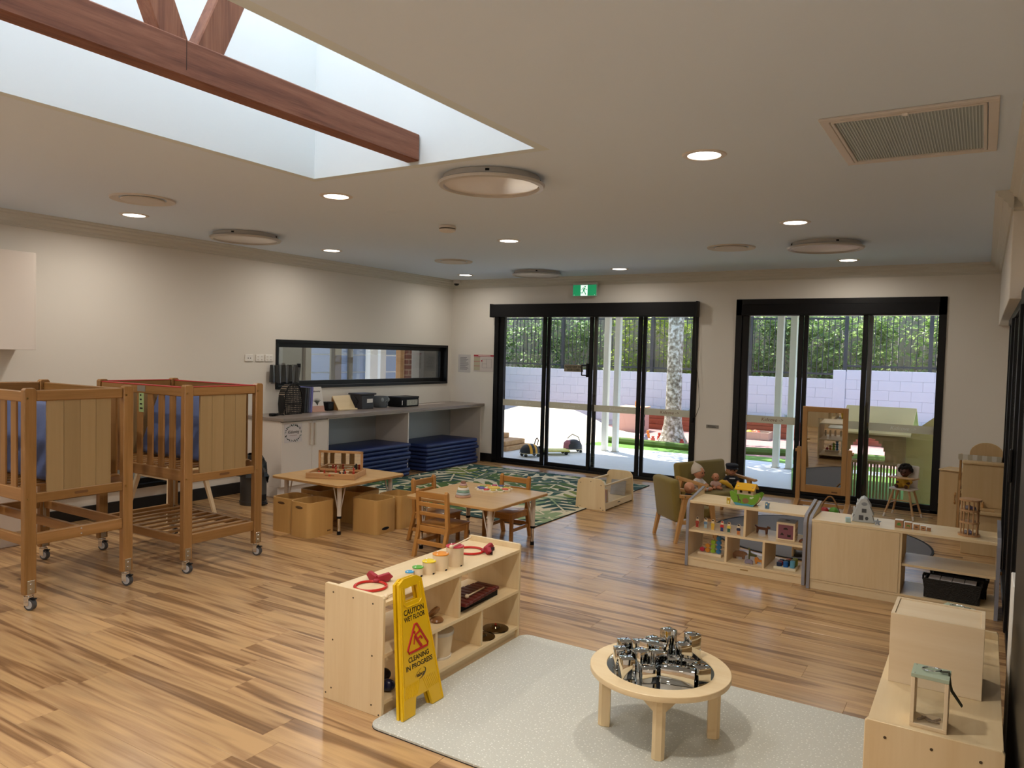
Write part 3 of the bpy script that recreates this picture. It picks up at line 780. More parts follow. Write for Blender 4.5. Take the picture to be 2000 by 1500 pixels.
for k, (zz, x1) in enumerate(((0, -6.80), (0.085, -6.86), (0.17, -7.15))):
    t = MB().box(-1.9, 0, -0.4+0.05*k, 0.35-0.05*k, 0.002, 0.082, 0.008).obj('timber_sleeper', M_log, None, (x1, 11.25, -0.03+zz), (0, 0, 0.04*k-0.04))
    tag(t, ('bottom', 'middle', 'topmost')[k]+' timber sleeper edging the sandpit', 'sleeper', 'sandpit sleepers')
# ride-on toys
def wheel_toy(name, label, loc, rz, body_fn):
    t = thing(name, label, 'ride-on toy', loc, rz)
    M_tyre = plain('toy caster rubber', '1B1B1D', 0.6)
    MB().box(-0.15, 0.15, -0.1, 0.1, 0.05, 0.065, 0.006).obj('deck', plain('toy deck', 'D8C9A0', 0.5), t)
    for sx in (-0.11, 0.11):
        for sy in (-0.08, 0.08):
            MB().cyl((sx, sy-0.012, 0.026), (sx, sy+0.012, 0.026), 0.026, n=12).cyl((sx, sy, 0.03), (sx, sy, 0.052), 0.01, n=8).obj('caster', M_tyre, t)
    body_fn(t); return t
def bee(t):
    seg = [('17171A', -0.17, -0.06), ('E8A92C', -0.06, -0.02), ('17171A', -0.02, 0.03), ('E8A92C', 0.03, 0.07), ('17171A', 0.07, 0.17)]
    for c, a, b_ in seg:
        pr = []
        for k in range(7):
            x = a+(b_-a)*k/6; r = 0.155*math.sqrt(max(0.0, 1-(x/0.172)**2)); pr.append((max(r, 0.0), x))
        g = MB(); g.lathe(pr, 20, Matrix.Translation((0, 0, 0.066)) @ Matrix.Rotation(PI/2, 4, 'Y'), sx=0.95)
        bmesh.ops.bisect_plane(g.bm, geom=list(g.bm.verts)+list(g.bm.edges)+list(g.bm.faces), plane_co=(0, 0, 0.066), plane_no=(0, 0, -1), clear_outer=True)
        g.obj('shell_band', plain('bee '+c, c, 0.5), t)
    MB().tube([(0.10, -0.06, 0.19), (0.12, -0.05, 0.27), (0.12, 0, 0.3), (0.12, 0.05, 0.27), (0.10, 0.06, 0.19)], 0.009, 8).obj('handle', M_blackm, t)
    MB().sph((0.17, 0, 0.11), 0.06).obj('head', M_blackm, t)
def bug(t):
    MB().lathe([(0.16, 0), (0.155, 0.06), (0.12, 0.12), (0.06, 0.15), (0, 0.16)], 20, Matrix.Translation((0, 0, 0.066)), sx=1.0, sy=0.75).obj('shell', plain('bug grey', '34353C', 0.5), t)
    MB().lathe([(0.10, 0), (0.09, 0.09), (0.05, 0.13), (0, 0.135)], 16, Matrix.Translation((-0.08, 0, 0.075)), sy=0.9).obj('wing_case', plain('bug pink', 'B06A7C', 0.5), t)
    MB().tube([(-0.1, 0, 0.17), (-0.10, 0.0, 0.25), (-0.02, 0, 0.31), (0.09, 0, 0.26), (0.13, 0, 0.14)], 0.008, 8).obj('handle', M_blackm, t)
p = pix(1031, 893, z=-0.03); wheel_toy('bee_rider', 'black and yellow striped bee ride-on toy outside the left glass panel', (p.x-0.02, p.y+0.1, -0.03), 0.95, bee)
p = pix(1115, 884, z=-0.03); wheel_toy('bug_rider', 'grey and pink beetle ride-on toy on the patio', (p.x, p.y+0.08, -0.03), 0.8, bug)
t = thing('scooter_board', 'flat yellow scooter board with casters on the patio', 'ride-on toy', (-6.05, 11.15, -0.03), 0.75)
MB().box(-0.24, 0.24, -0.16, 0.16, 0.06, 0.085, 0.012, seg=2).obj('board', plain('yellow board', 'D9CE55', 0.5), t)
for sx in (-0.18, 0.18):
    for sy in (-0.11, 0.11): MB().cyl((sx, sy-0.012, 0.03), (sx, sy+0.012, 0.03), 0.03, n=12).cyl((sx, sy, 0.03), (sx, sy, 0.06), 0.01, n=8).obj('caster', M_blackm, t)
# playhouse
ph = thing('playhouse', 'timber playhouse with arched window and bamboo front outside', 'playhouse', (-1.1, 10.2, -0.02))
M_phw = wood('playhouse cladding', 'B09468', '947A50', 'x', 0.5, 0.7); M_roof = plain('pale roof sheet', 'EFDDAA', 0.7, var=0.05)
M_olive = plain('olive panel', 'B4A064', 0.6)
arch = [(-0.28, 0.46)]+[(-0.08+0.2*math.cos(PI-PI*k/14), 0.47+0.27*math.sin(PI*k/14)) for k in range(15)]+[(0.12+0.001, 0.46)]
fw_ = MB()
fw_.box(-0.36, -0.28, 0, 0.03, 0, 0.82).box(0.13, 0.35, 0, 0.03, 0.42, 0.82)
for k in range(14):   # wall around the arch built from thin courses
    a0, a1 = PI-PI*k/14, PI-PI*(k+1)/14
    x0, x1 = -0.075+0.205*math.cos(a0), -0.075+0.205*math.cos(a1); zt = 0.47+0.27*max(math.sin(a0), math.sin(a1))
    fw_.box(x0, x1, 0, 0.03, zt, 0.82)
fw_.obj('front_wall', M_phw, ph, smooth=0)
MB().box(-0.38, 0.36, -0.05, 0.06, 0.43, 0.465, 0.004).obj('counter', M_phw, ph)
for k in range(17):
    xx = -0.27+0.036*k
    if xx < 0.33: MB().cyl((xx, 0.012, 0.0), (xx+RND.uniform(-.004, .004), 0.012, 0.43), 0.0125, n=7).obj('bamboo_cane', plain('bamboo', '8F7A48', 0.6, var=0.2, vscale=5), ph)
MB().prism([(0.345, 0), (0.64, 0), (0.64, 1.045), (0.345, 0.79)], 0.03, 0.055, 'y').obj('gable_wall', M_olive, ph, smooth=0)
MB().box(-0.36, -0.33, 0, 0.05, 0, 0.8).obj('corner_post', M_phw, ph)
for s0, s1 in (((-0.06, 0.79), (0.73, 1.075)), ((1.26, 0.8), (0.73, 1.075))):
    MB().prism([s0, s1, (s1[0], s1[1]+0.02), (s0[0], s0[1]+0.02)], -0.42, 0.40, 'x').obj('roof_sheet', M_roof, ph, smooth=0)
t = tag(MB().lathe([(0, 0), (0.13, 0.02), (0.17, 0.13), (0.13, 0.25), (0, 0.28)], 16).obj('beach_ball', plain('bright swirl ball', 'D8503A', 0.4, var=0.6, vscale=9), None, (-2.25, 15.2, -0.03)), 'red patterned ball on the ground beyond the mirror', 'ball')
# yard behind the long interior window
M_slat = plain('blue grey slat', '93A6C4', 0.6); M_post = plain('taupe post', '6F6656', 0.7)
lane = struct(MB().box(-12, XL-T, 2, 16, -0.15, -0.05).obj('side_lane', M_conc, smooth=0), 'concrete lane behind the long window', 'ground')
sf = thing('slat_fence', 'pale blue horizontal slat fence seen through the long window', 'fence', (-9.6, 0, -0.05))
for k in range(6):
    MB().box(-0.01, 0.01, 8.0, 12.4, 0.05+0.31*k, 0.05+0.31*k+0.285, 0.003).obj('slat', M_slat, sf)
for k in range(3): MB().box(0.012, 0.05, 8.3+1.6*k, 8.4+1.6*k, 0, 1.95).obj('post', M_post, sf)
struct(MB().box(-10.6, -10.5, 5, 14, -0.05, 1.92).obj('gap_backing_wall', M_colm, smooth=0), 'pale wall added to brighten the slat fence gaps', 'wall')  # pale backing added so the gaps between the slats look bright
struct(MB().box(-12.0, -11.9, 5, 18, -0.05, 4).obj('far_hedge', LM[0], smooth=0), 'dark hedge beyond the slat fence', 'hedge')
def wpost(name, label, xa, xb, X, mat, z1=2.6, cat='post'):
    ya, yb = pix(xa, 715, X=X).y, pix(xb, 715, X=X).y
    o = MB().box(-0.05, 0.05, -(yb-ya)/2, (yb-ya)/2, 0, z1, 0.003).obj(name, mat, None, (X-0.05, (ya+yb)/2, -0.05)); tag(o, label, cat); return o
wpost('lane_post', 'wide taupe post at the left of the long window', 592, 608, -8.0, M_post)
wpost('lane_post', 'taupe post in the middle left of the long window', 653, 667, -8.0, M_post)
wpost('lane_post', 'slim white post in the middle of the long window', 723, 738, -8.0, M_colm)
wpost('lane_post', 'second slim white post right of the middle of the long window', 743, 754, -8.2, M_colm)
wpost('lane_post', 'tan timber post beside the brick pier', 782, 790, -8.0, M_log)
def brick():
    m, nt, b = newmat('red brick'); tc = N(nt, 'ShaderNodeTexCoord'); br = N(nt, 'ShaderNodeTexBrick'); br.inputs['Color1'].default_value = lin('8A4A36'); br.inputs['Color2'].default_value = lin('6E3A2C'); br.inputs['Mortar'].default_value = lin('B8A48C')
    br.inputs['Scale'].default_value = 1; br.inputs['Brick Width'].default_value = 0.24; br.inputs['Row Height'].default_value = 0.086; br.inputs['Mortar Size'].default_value = 0.01
    nt.links.new(yz_coords(nt, tc), br.inputs[0]); nt.links.new(br.outputs[0], b.inputs['Base Color']); return m
M_brick = brick()
wpost('brick_pier', 'red brick pier seen through the long window', 793, 804, -8.0, M_brick, 2.6, 'brick pier')
wpost('white_panel', 'bright white panel beside the brick pier', 804, 826, -8.0, M_colm, 2.6, 'panel')
o = wpost('grey_curtain', 'dark grey hanging sheet at the right end of the long window', 828, 862, -7.7, plain('grey sheet', '4A473F', 0.7, bump=0.8, bscale=6), 2.4, 'curtain')
o = wpost('grey_curtain', 'taupe hanging sheet at the left end of the long window', 552, 592, -7.7, plain('taupe sheet', '5A5244', 0.7, bump=0.8, bscale=6), 2.4, 'curtain')
struct(MB().box(-7.75, -7.65, 2.9, 5.9, -0.05, 1.0).obj('lane_wall', plain('grey lane wall', '6A675E', 0.9, bump=0.4, bscale=12)), 'grey wall outside the low window', 'wall')

# ================================================================== CEILING FITTINGS
M_lamp = emissive('downlight diffuser', 'FFF3E2', 9.0)
M_trim = plain('fitting white', 'D9D2CA', 0.5)
def downlight(x, y, label, k=1.0):
    t = thing('downlight', label, 'downlight', (x, y, ZC), 0, 'recessed downlights')
    MB().lathe([(0.085, 0.0), (0.088, -0.006), (0.112, -0.005), (0.118, 0.0)], 32).obj('rim', M_trim, t)
    MB().lathe([(0.0, -0.003), (0.086, -0.003), (0.086, 0.0)], 32).obj('diffuser', M_lamp, t)
    ld = bpy.data.lights.new('downlight_beam', 'AREA'); ld.shape = 'DISK'; ld.size = 0.16; ld.energy = LAMP_W*k
    ld.color = (1.0, 0.92, 0.82); ld.spread = math.radians(168)
    lo = bpy.data.objects.new('downlight_beam', ld); col.objects.link(lo); lo.parent = t; lo.location = (0, 0, -0.012)
for x, y, lb in ((-6.18, 3.81, 'lit downlight nearest the left cupboard'), (-3.98, 3.97, 'lit downlight just past the skylight corner'), (-6.21, 6.14, 'lit downlight in front of the long window'),
                 (-3.96, 6.26, 'lit downlight in the middle of the ceiling'), (-1.32, 4.02, 'largest lit downlight left of the air grille'), (-1.31, 6.28, 'lit downlight above the toy shelves'),
                 (-6.29, 8.82, 'lit downlight in the far left corner of the ceiling'), (-3.92, 8.80, 'lit downlight beside the exit sign'), (-1.28, 8.82, 'lit downlight above the three panel glass door')):
    downlight(x, y, lb, (1.0 if y < 5 else 0.75 if y < 8 else 0.5)*(0.82 if x < -6 else 1.0))
for x, y, lb in ((-1.3, 1.8, 'right of the skylight'), (-6.1, 1.6, 'by the near left wall'), (-1.3, -0.2, 'above the camera'), (-6.1, -0.4, 'in the near left corner')):  # unseen lamps added to brighten the near half of the room
    downlight(x, y, 'added unseen lit downlight '+lb, 1.7)
M_oyster = plain('oyster rim grey', 'BDB9B3', 0.4); M_opal = plain('oyster diffuser', 'EDE7E2', 0.2)
for px_, py_, lb in ((480, 464, 'unlit round ceiling light near the left wall'), (960, 357, 'largest unlit round ceiling light below the skylight'), (1049, 535, 'unlit round ceiling light above the four panel door'), (1612, 481, 'unlit round ceiling light above the toy area')):
    p = pix(px_, py_, z=ZC-0.03)
    t = thing('ceiling_light', lb, 'ceiling light', (p.x, p.y, ZC), 0, 'unlit round ceiling lights')
    MB().lathe([(0.0, -0.001), (0.30, -0.001), (0.305, -0.03), (0.32, -0.034), (0.335, -0.044), (0.325, -0.058), (0.30, -0.062), (0.292, -0.05)], 48).obj('rim', M_oyster, t)
    MB().lathe([(0.0, -0.054), (0.15, -0.053), (0.293, -0.049)], 48).obj('diffuser', M_opal, t)
    for k in range(4): MB().box(-0.012, 0.012, -0.003, 0.003, -0.026, -0.012, M=Matrix.Rotation(k*1.57+0.5, 4, 'Z') @ Matrix.Translation((0, -0.304, 0))).obj('clip', M_blackm, t)
M_vent = plain('vent white', 'CFC7BC', 0.5)
for px_, py_, lb in ((279, 389, 'round flush air vent left of the skylight'), (886, 510, 'round flush air vent near the far left corner'), (1428, 483, 'round flush air vent above the toy shelves')):
    p = pix(px_, py_, z=ZC)
    t = thing('air_vent', lb, 'air vent', (p.x, p.y, ZC), 0, 'round flush air vents')
    MB().lathe([(0.23, 0.0), (0.225, -0.012), (0.175, -0.004), (0.165, 0.0)], 40).obj('rim', M_vent, t)
    MB().lathe([(0.0, -0.016), (0.15, -0.014), (0.156, -0.009), (0.15, -0.002), (0, -0.002)], 40).obj('disc', M_vent, t)
p = pix(775, 413, z=ZC)
tag(MB().lathe([(0, -0.004), (0.075, -0.004), (0.085, 0.0)], 28).obj('cover_disc', M_ceil, None, (p.x, p.y, ZC)), 'small flat painted disc on the ceiling', 'cover disc')
p = pix(874, 441, z=ZC)
t = thing('smoke_alarm', 'small white smoke alarm on the ceiling', 'smoke alarm', (p.x, p.y, ZC))
MB().lathe([(0.0, -0.001), (0.07, -0.001), (0.075, -0.02), (0.074, -0.024)], 28).obj('base', M_trim, t)
MB().lathe([(0.07, -0.024), (0.07, -0.034)], 28).obj('grille_band', plain('alarm dark', '4B4640', 0.7), t)
MB().lathe([(0.073, -0.033), (0.07, -0.047), (0.05, -0.055), (0, -0.056)], 28).obj('cap', M_trim, t)
# return-air grille
t = thing('air_grille', 'rectangular return air grille in the ceiling', 'air grille', (-0.335, 4.09, ZC))
for a in ((-.345, .345, -.445, -.405), (-.345, .345, .405, .445), (-.345, -.305, -.405, .405), (.305, .345, -.405, .405)):
    MB().box(*a, -0.012, 0.0, 0.003).obj('frame', M_trim, t)
for a in ((-.3, .3, -.402, -.385), (-.3, .3, .385, .402), (-.302, -.288, -.385, .385), (.288, .302, -.385, .385)):
    MB().box(*a, -0.014, 0.0, 0.002).obj('inner_frame', M_trim, t)
M_gr = plain('grille grey', 'C2CCCC', 0.55)
MB().box(-.288, .288, -.385, .385, -0.003, 0.0).obj('mesh_back', plain('grille back', 'A6B0B0', 0.7), t, smooth=0)
for k in range(46):
    xx = -.284+k*0.0126
    MB().box(xx, xx+0.005, -.385, .385, -0.006, -0.003).obj('louvre', M_gr, t, smooth=0)
MB().box(-0.012, 0.012, -0.41, -0.385, -0.02, -0.01, 0.003).obj('latch', M_white, t)
# dome camera in the corner
t = thing('dome_camera', 'small white dome camera in the far left ceiling corner', 'camera', (XL+0.17, YB-0.14, ZC-0.045))
MB().lathe([(0, 0.045), (0.05, 0.045), (0.052, 0.0), (0.045, -0.01), (0.04, -0.012)], 20).obj('housing', M_trim, t)
MB().lathe([(0.04, -0.011), (0.034, -0.03), (0.018, -0.042), (0, -0.045)], 20).obj('dome', plain('dome black', '0C0C0E', 0.1), t)
# exit sign
t = thing('exit_sign', 'green running man exit sign above the glass door', 'exit sign', (-4.72, YB-0.075, 2.452))
M_eg = emissive('exit green', '1F9A63', 0.55); M_ew = emissive('exit white', 'E4F2EC', 0.9)
MB().box(-0.185, 0.185, 0.0, 0.055, 0.155, 0.19, 0.004).obj('housing', M_trim, t)
MB().box(-0.19, 0.19, -0.006, 0.012, 0.0, 0.172, 0.006).obj('diffuser_frame', plain('exit frame', 'BFC9C2', 0.4), t)
MB().box(-0.178, 0.178, -0.008, -0.005, 0.012, 0.16).obj('green_face', M_eg, t, smooth=0)
MB().box(-0.06, 0.045, -0.0095, -0.0075, 0.012, 0.158).obj('white_doorway', M_ew, t, smooth=0)
rm = MB()
rm.cyl((0.008, -0.012, 0.135), (0.008, -0.0092, 0.135), 0.0105, n=14)
for pts, r in (([(0.0, .118), (-.012, .085)], .010), ([(-.002, .118), (-.026, .116), (-.042, .095)], .0045), ([(0.002, .112), (.02, .098), (.04, .096)], .0045), ([(-.012, .088), (-.022, .062), (-.026, .05), (-.058, .05)], .006), ([(-.010, .085), (.005, .06), (.022, .026)], .006)):
    rm.tube([(a, -0.0105, b_) for a, b_ in pts], r, 6)
rm.obj('running_figure', M_eg, t)
for a in (-0.16, 0.155): MB().cyl((a, -0.0105, 0.022), (a, -0.007, 0.022), 0.004, n=8).obj('screw', M_ew, t)
# papers on the back wall
t = thing('wall_notice', 'white typed sheet on the wall beside the long window corner', 'notice', (-6.78, YB-0.002, 1.33))
MB().box(-0.115, 0.115, 0, 0.0015, 0, 0.275).obj('sheet', plain('paper', 'C9C6C4', 0.7), t, smooth=0)
M_pr = plain('faint print', '7E7C80', 0.7)
for k in range(13): MB().box(-0.08, 0.08-RND.uniform(0, 0.06), -0.001, 0.0, 0.225-0.015*k, 0.231-0.015*k).obj('text_line', M_pr, t, smooth=0)
t = thing('evacuation_plan', 'red headed evacuation plan poster beside the glass door', 'poster', (-6.42, YB-0.003, 1.352))
MB().box(-0.185, 0.185, 0, 0.002, 0, 0.255).obj('sheet', plain('plan paper', 'CFC6C2', 0.6), t, smooth=0)
MB().box(-0.185, 0.185, -0.001, 0, 0.232, 0.255).obj('red_header', plain('plan red', 'B02C3C', 0.6), t, smooth=0)
for k in range(3): MB().box(-0.178, -0.07, -0.001, 0, 0.02+0.068*k, 0.08+0.068*k).obj('side_box', plain('plan olive', 'B9B39A', 0.6), t, smooth=0)
for k in range(3): MB().box(-0.18, -0.068, -0.0015, 0, 0.083+0.068*k, 0.089+0.068*k).obj('red_rule', plain('plan red', 'B02C3C', 0.6), t, smooth=0)
lw = MB()
for a in ((-0.03, 0.14, 0.19, 0.193), (-0.03, 0.14, 0.06, 0.063), (-0.03, -0.027, 0.06, 0.19), (0.137, 0.14, 0.06, 0.19), (0.05, 0.053, 0.06, 0.19), (-0.03, 0.05, 0.12, 0.123)): lw.box(a[0], a[1], -0.001, 0, a[2], a[3])
lw.obj('plan_lines', M_pr, t, smooth=0)
MB().box(-0.05, -0.025, -0.0012, 0, 0.155, 0.175).obj('red_mark', plain('plan red', 'B02C3C', 0.6), t, smooth=0)
MB().box(-0.10, 0.12, -0.0018, 0, 0.240, 0.247).obj('title_line', plain('white print', 'F2F0EA', 0.6), t, smooth=0)
# switch plates on the left wall
for k, (y0, lb) in enumerate(((5.641, 'white double outlet plate nearest the cot'), (5.79, 'white four switch plate in the middle of three'), (5.92, 'white four switch plate nearest the long window'))):
    t = thing('switch_plate', lb, 'switch plate', (XL, y0+0.058, 1.476), 0, 'wall plates left of the long window')
    MB().box(0, 0.012, -0.056, 0.056, 0, 0.078, 0.004).obj('plate', M_white, t)
    if k == 0:
        for s in (-0.016, 0.016): MB().cyl((0.011, s, 0.038), (0.013, s, 0.038), 0.006, n=10).obj('socket', M_blackm, t)
    else:
        for a in (-0.026, 0.026):
            for b_ in (0.022, 0.055): MB().box(0.011, 0.015, a-0.012, a+0.012, b_-0.006, b_+0.006, 0.002).obj('switch', M_trim, t)

# ================================================================== KITCHENETTE far left
M_lam = plain('white laminate', 'E7DED5', 0.4)
t = thing('wall_cupboard', 'white wall cupboard at the upper left edge', 'cupboard', (-6.85, 2.3, 1.57))
MB().box(-0.18, 0.15, -1.9, 0.98, 0, 0.8, 0.002).obj('carcass', M_lam, t)
for k in range(4): MB().box(0.15, 0.169, 0.955-0.46*(k+1)+0.002, 0.955-0.46*k, 0.0, 0.8, 0.002).obj('door', M_lam, t)
t = thing('floor_cupboard', 'white floor cupboard behind the near cot', 'cupboard', (-6.75, 2.3, 0))
MB().box(-0.27, 0.25, -1.9, 0.96, 0.12, 0.86, 0.002).obj('carcass', M_lam, t)
MB().box(-0.27, 0.21, -1.9, 0.94, 0, 0.12).obj('kickboard', M_lam, t)
for k in range(4): MB().box(0.25, 0.268, 0.96-0.6*(k+1)+0.002, 0.96-0.6*k, 0.125, 0.855, 0.002).obj('door', M_lam, t)
MB().box(-0.275, 0.29, -1.9, 0.98, 0.86, 0.895, 0.003).obj('worktop', plain('grey brown laminate', '8D8078', 0.4), t)

# ================================================================== BENCH WITH BAYS
M_bench = plain('bench laminate', '8F837B', 0.35, var=0.08, vscale=30)
wt = tag(MB().box(XL+0.001, -6.385, 5.64, YB-0.002, 0.84, 0.875, 0.003).obj('worktop', M_bench), 'long grey brown worktop under the long window', 'worktop')
t = thing('storage_cupboard', 'white two door cupboard at the left end of the bench', 'cupboard', (-6.74, 6.0, 0))
MB().box(-0.28, 0.28, -0.33, 0.35, 0.11, 0.84, 0.002).obj('carcass', M_lam, t)
MB().box(-0.28, 0.24, -0.33, 0.35, 0, 0.11).obj('kickboard', M_lam, t)
M_hand = plain('satin handle', 'DCD4C8', 0.35)
for a, b_, hy in ((-0.33, 0.109, 0.085), (0.112, 0.35, 0.145)):
    d = MB().box(0.281, 0.30, a, b_, 0.115, 0.825, 0.002).obj('door', M_lam, t)
    MB().box(0.30, 0.325, hy-0.012, hy+0.012, 0.55, 0.80, 0.003).obj('handle', M_hand, d)
cd = thing('door_card', 'white card with leafy border taped to the bench cupboard', 'card', (-6.439, 5.83, 0.60))
MB().box(0, 0.0015, -0.128, 0.128, 0, 0.206).obj('sheet', plain('card paper', 'D9D2D2', 0.7), cd, smooth=0)
lettering('card_script', 'Kidcoving', 0.05, plain('dark print', '17150F', 0.6), cd, (0.0025, 0, 0.115), (PI/2, 0, PI/2), width=0.16, shear=0.3)
MB().box(0.0015, 0.0022, -0.052, 0.052, 0.074, 0.079).obj('print_line', plain('red grey print', '9A7C78', 0.6), cd, smooth=0)
for k in range(26):
    a = 2*PI*k/26+0.1; y0, z0 = 0.112*math.cos(a)*(1.0), 0.103+0.088*math.sin(a)
    if abs(math.sin(a)) < 0.35 and k % 2: continue
    l = RND.uniform(0.010, 0.02); M = Matrix.Translation((0.002, y0, z0)) @ Matrix.Rotation(RND.uniform(0, 3), 4, 'X')
    MB().sph((0, 0, 0), (0.0006, l*0.4, l), 8, 6, M).obj('printed_leaf', plain('leaf print dark', '24302E', 0.7) if k % 3 else plain('leaf print sage', '7E8C88', 0.7), cd)
t = thing('bay_unit', 'pale grey open bays of the bench over the blue mats', 'shelving', (-6.74, 7.9, 0))
M_bay = plain('bay board grey', 'BFC4C6', 0.5)
MB().box(-0.288, -0.272, -1.54, 1.62, 0.0, 0.84).obj('back_board', M_bay, t, smooth=0)
MB().box(-0.27, 0.30, -0.10, -0.082, 0.0, 0.84, 0.001).obj('divider', M_lam, t)
MB().box(-0.27, 0.30, 1.605, 1.625, 0.0, 0.84, 0.001).obj('end_panel', M_lam, t)
MB().box(-0.27, 0.30, -1.548, -1.532, 0.0, 0.84, 0.001).obj('end_panel', M_lam, t)
MB().box(0.28, 0.30, -1.53, 1.605, 0.822, 0.84, 0.001).obj('top_rail', M_lam, t)
# blue folding mats: each one is a thing
def vinyl_mat(x0, x1, y0, y1, z, h, label, group, rz=0):
    t = thing('exercise_mat', label, 'mat', ((x0+x1)/2, (y0+y1)/2, z), rz, group)
    sx, sy = (x1-x0)/2, (y1-y0)/2
    b = MB().box(-sx, sx, -sy, sy, 0.002, h-0.002, h*0.42, seg=4)
    b.obj('cushion', M_blue, t)
    MB().tube([(sx-0.006, -sy+0.02, h*0.5), (sx+0.001, 0, h*0.5), (sx-0.006, sy-0.02, h*0.5)], 0.004, 5).obj('seam', M_blue, t)
    return t
ordn = ['bottom', 'second', 'third', 'fourth', 'fifth', 'sixth', 'seventh', 'top']
for k in range(8):
    j = RND.uniform(-0.012, 0.02)
    vinyl_mat(-6.99, -6.37+j, 6.50+RND.uniform(0, .02), 7.76+j, 0.054*k, 0.054, ('topmost blue vinyl mat of the left stack' if k == 7 else 'lowest blue vinyl mat of the left stack' if k == 0 else ordn[k]+' blue vinyl mat from the floor in the left stack'), 'left stack of blue mats')
for k in range(7):
    j = RND.uniform(-0.012, 0.02); sh = 0.03 if k >= 5 else 0
    vinyl_mat(-6.99, -6.36+j-(0.0 if k < 5 else -0.03), 8.11-sh, 9.33+j-sh*1.5, 0.054*k, 0.054, ('topmost blue vinyl mat of the right stack' if k == 6 else 'lowest blue vinyl mat of the right stack' if k == 0 else ordn[k]+' blue vinyl mat from the floor in the right stack'), 'right stack of blue mats')

# things on the bench
BZ = 0.875
p = (-6.82, 6.12)
t = thing('backpack', 'black checked mesh backpack on the bench end', 'bag', (-6.80, 6.10, BZ), 0.0)
def check():
    m, nt, b = newmat('checked mesh'); tc = N(nt, 'ShaderNodeTexCoord')
    br = N(nt, 'ShaderNodeTexBrick'); br.offset = 0; br.inputs['Scale'].default_value = 1; br.inputs['Brick Width'].default_value = 0.022; br.inputs['Row Height'].default_value = 0.022; br.inputs['Mortar Size'].default_value = 0.006
    br.inputs['Color1'].default_value = lin('B8A794'); br.inputs['Color2'].default_value = lin('5A5048'); br.inputs['Mortar'].default_value = lin('0B0B0C')
    nt.links.new(yz_coords(nt, tc), br.inputs[0]); nt.links.new(br.outputs[0], b.inputs['Base Color']); b.inputs['Roughness'].default_value = 0.7; return m
pts = [(-0.125, 0), (0.125, 0), (0.135, 0.12), (0.125, 0.23), (0.09, 0.31), (0.04, 0.345), (-0.04, 0.345), (-0.09, 0.31), (-0.125, 0.23), (-0.135, 0.12)]
MB().prism([(a, b_+0.002) for a, b_ in pts], -0.06, 0.06, 'x', b=0.02, seg=3).obj('body', check(), t)
MB().tube([(0.062, a*0.98, b_+0.004) for a, b_ in pts], 0.007, 6, closed=True).obj('piping', M_blackm, t)
MB().tube([(0.0, -0.03, 0.345), (0.0, -0.02, 0.375), (0, 0.02, 0.375), (0, 0.03, 0.345)], 0.006, 6).obj('top_loop', M_blackm, t)
MB().tube([(0.066, -0.10, 0.13), (0.072, 0, 0.125), (0.066, 0.10, 0.13)], 0.005, 6).obj('zip', M_blackm, t)
t = thing('charger_cable', 'tangled black cable on the bench left end', 'cable', (-6.72, 5.80, BZ))
MB().tube([(0.05*math.cos(k*0.9)+0.015*math.sin(2.3*k), -0.02+0.07*math.sin(k*0.75)+0.004*k, 0.008+0.004*(k % 4)) for k in range(26)], 0.005, 6).obj('cord', M_blackm, t)
MB().box(-0.03, 0.03, -0.05, 0.01, 0.0, 0.03, 0.006).obj('plug_pack', M_blackm, t)
# books leaning upright
bk = [('black', '141416', 0.03, .30), ('dark grey ring bound', '2B2B30', 0.028, .30), ('grey blue', '565C7A', 0.022, .30), ('violet', '6A67A8', 0.03, .305)]
yy = 6.30
for nm, c, th, hh in bk:
    t = thing('folder', nm+' upright folder on the bench', 'folder', (-6.88, yy+th/2, BZ), 0, 'folders beside the backpack')
    M = Matrix.Rotation(-0.06, 4, 'X')
    MB().box(-0.10, 0.10, -th/2, th/2, 0.002, hh, 0.003, M=M).obj('cover', plain('folder '+c, c, 0.45), t)
    MB().box(-0.098, 0.094, -th/2+0.004, th/2-0.004, 0.004, hh-0.004, M=M @ Matrix.Translation((0.003, 0, 0.001))).obj('pages', plain('pages', 'C9C5BC', 0.8), t)
    yy += th+0.006
t = thing('brochure_stand', 'white brochure with plant drawing in a pink stand', 'brochure', (-6.83, 6.57, BZ), 0)
M = Matrix.Rotation(-0.22, 4, 'Y')
MB().box(-0.004, 0.004, -0.105, 0.105, 0.012, 0.305, 0.002, M=M).obj('brochure', plain('brochure white', 'D8D4CE', 0.5), t)
MB().box(0.004, 0.012, -0.10, 0.10, 0.0, 0.07, 0.002, M=M).obj('stand_front', plain('pink card stand', 'C49A88', 0.6), t)
MB().box(-0.06, 0.03, -0.10, 0.10, 0.0, 0.005, 0.001).obj('stand_base', plain('pink card stand', 'C49A88', 0.6), t)
lf = MB()
for k in range(9):
    a = (k-4)*0.22; lf.tube([(0.0052, 0, 0.08), (0.0052, 0.03*math.sin(a), 0.12), (0.0052, 0.085*math.sin(a), 0.085+0.085*math.cos(a))], [0.004, 0.005, 0.001], 4, M=M)
lf.obj('plant_drawing', plain('plant ink', '4C534E', 0.7), t)
lettering('brochure_title', 'Kidcoving', 0.035, plain('grey print', '6A6460', 0.7), t, M @ Vector((0.006, 0.0, 0.25)), (PI/2-0.0, -0.22*0, PI/2), width=0.15, shear=0.3)
t = thing('speaker_cube', 'small black cube speaker on the bench', 'speaker', (-6.90, 6.80, BZ)); MB().box(-0.05, 0.05, -0.052, 0.052, 0, 0.11, 0.008, seg=2).obj('body', M_blackm, t); MB().cyl((0.05, 0, 0.055), (0.052, 0, 0.055), 0.04, n=20).obj('grille', M_black, t)
t = thing('tablet_stand', 'sloping timber tablet stand on the bench', 'stand', (-6.84, 7.02, BZ))
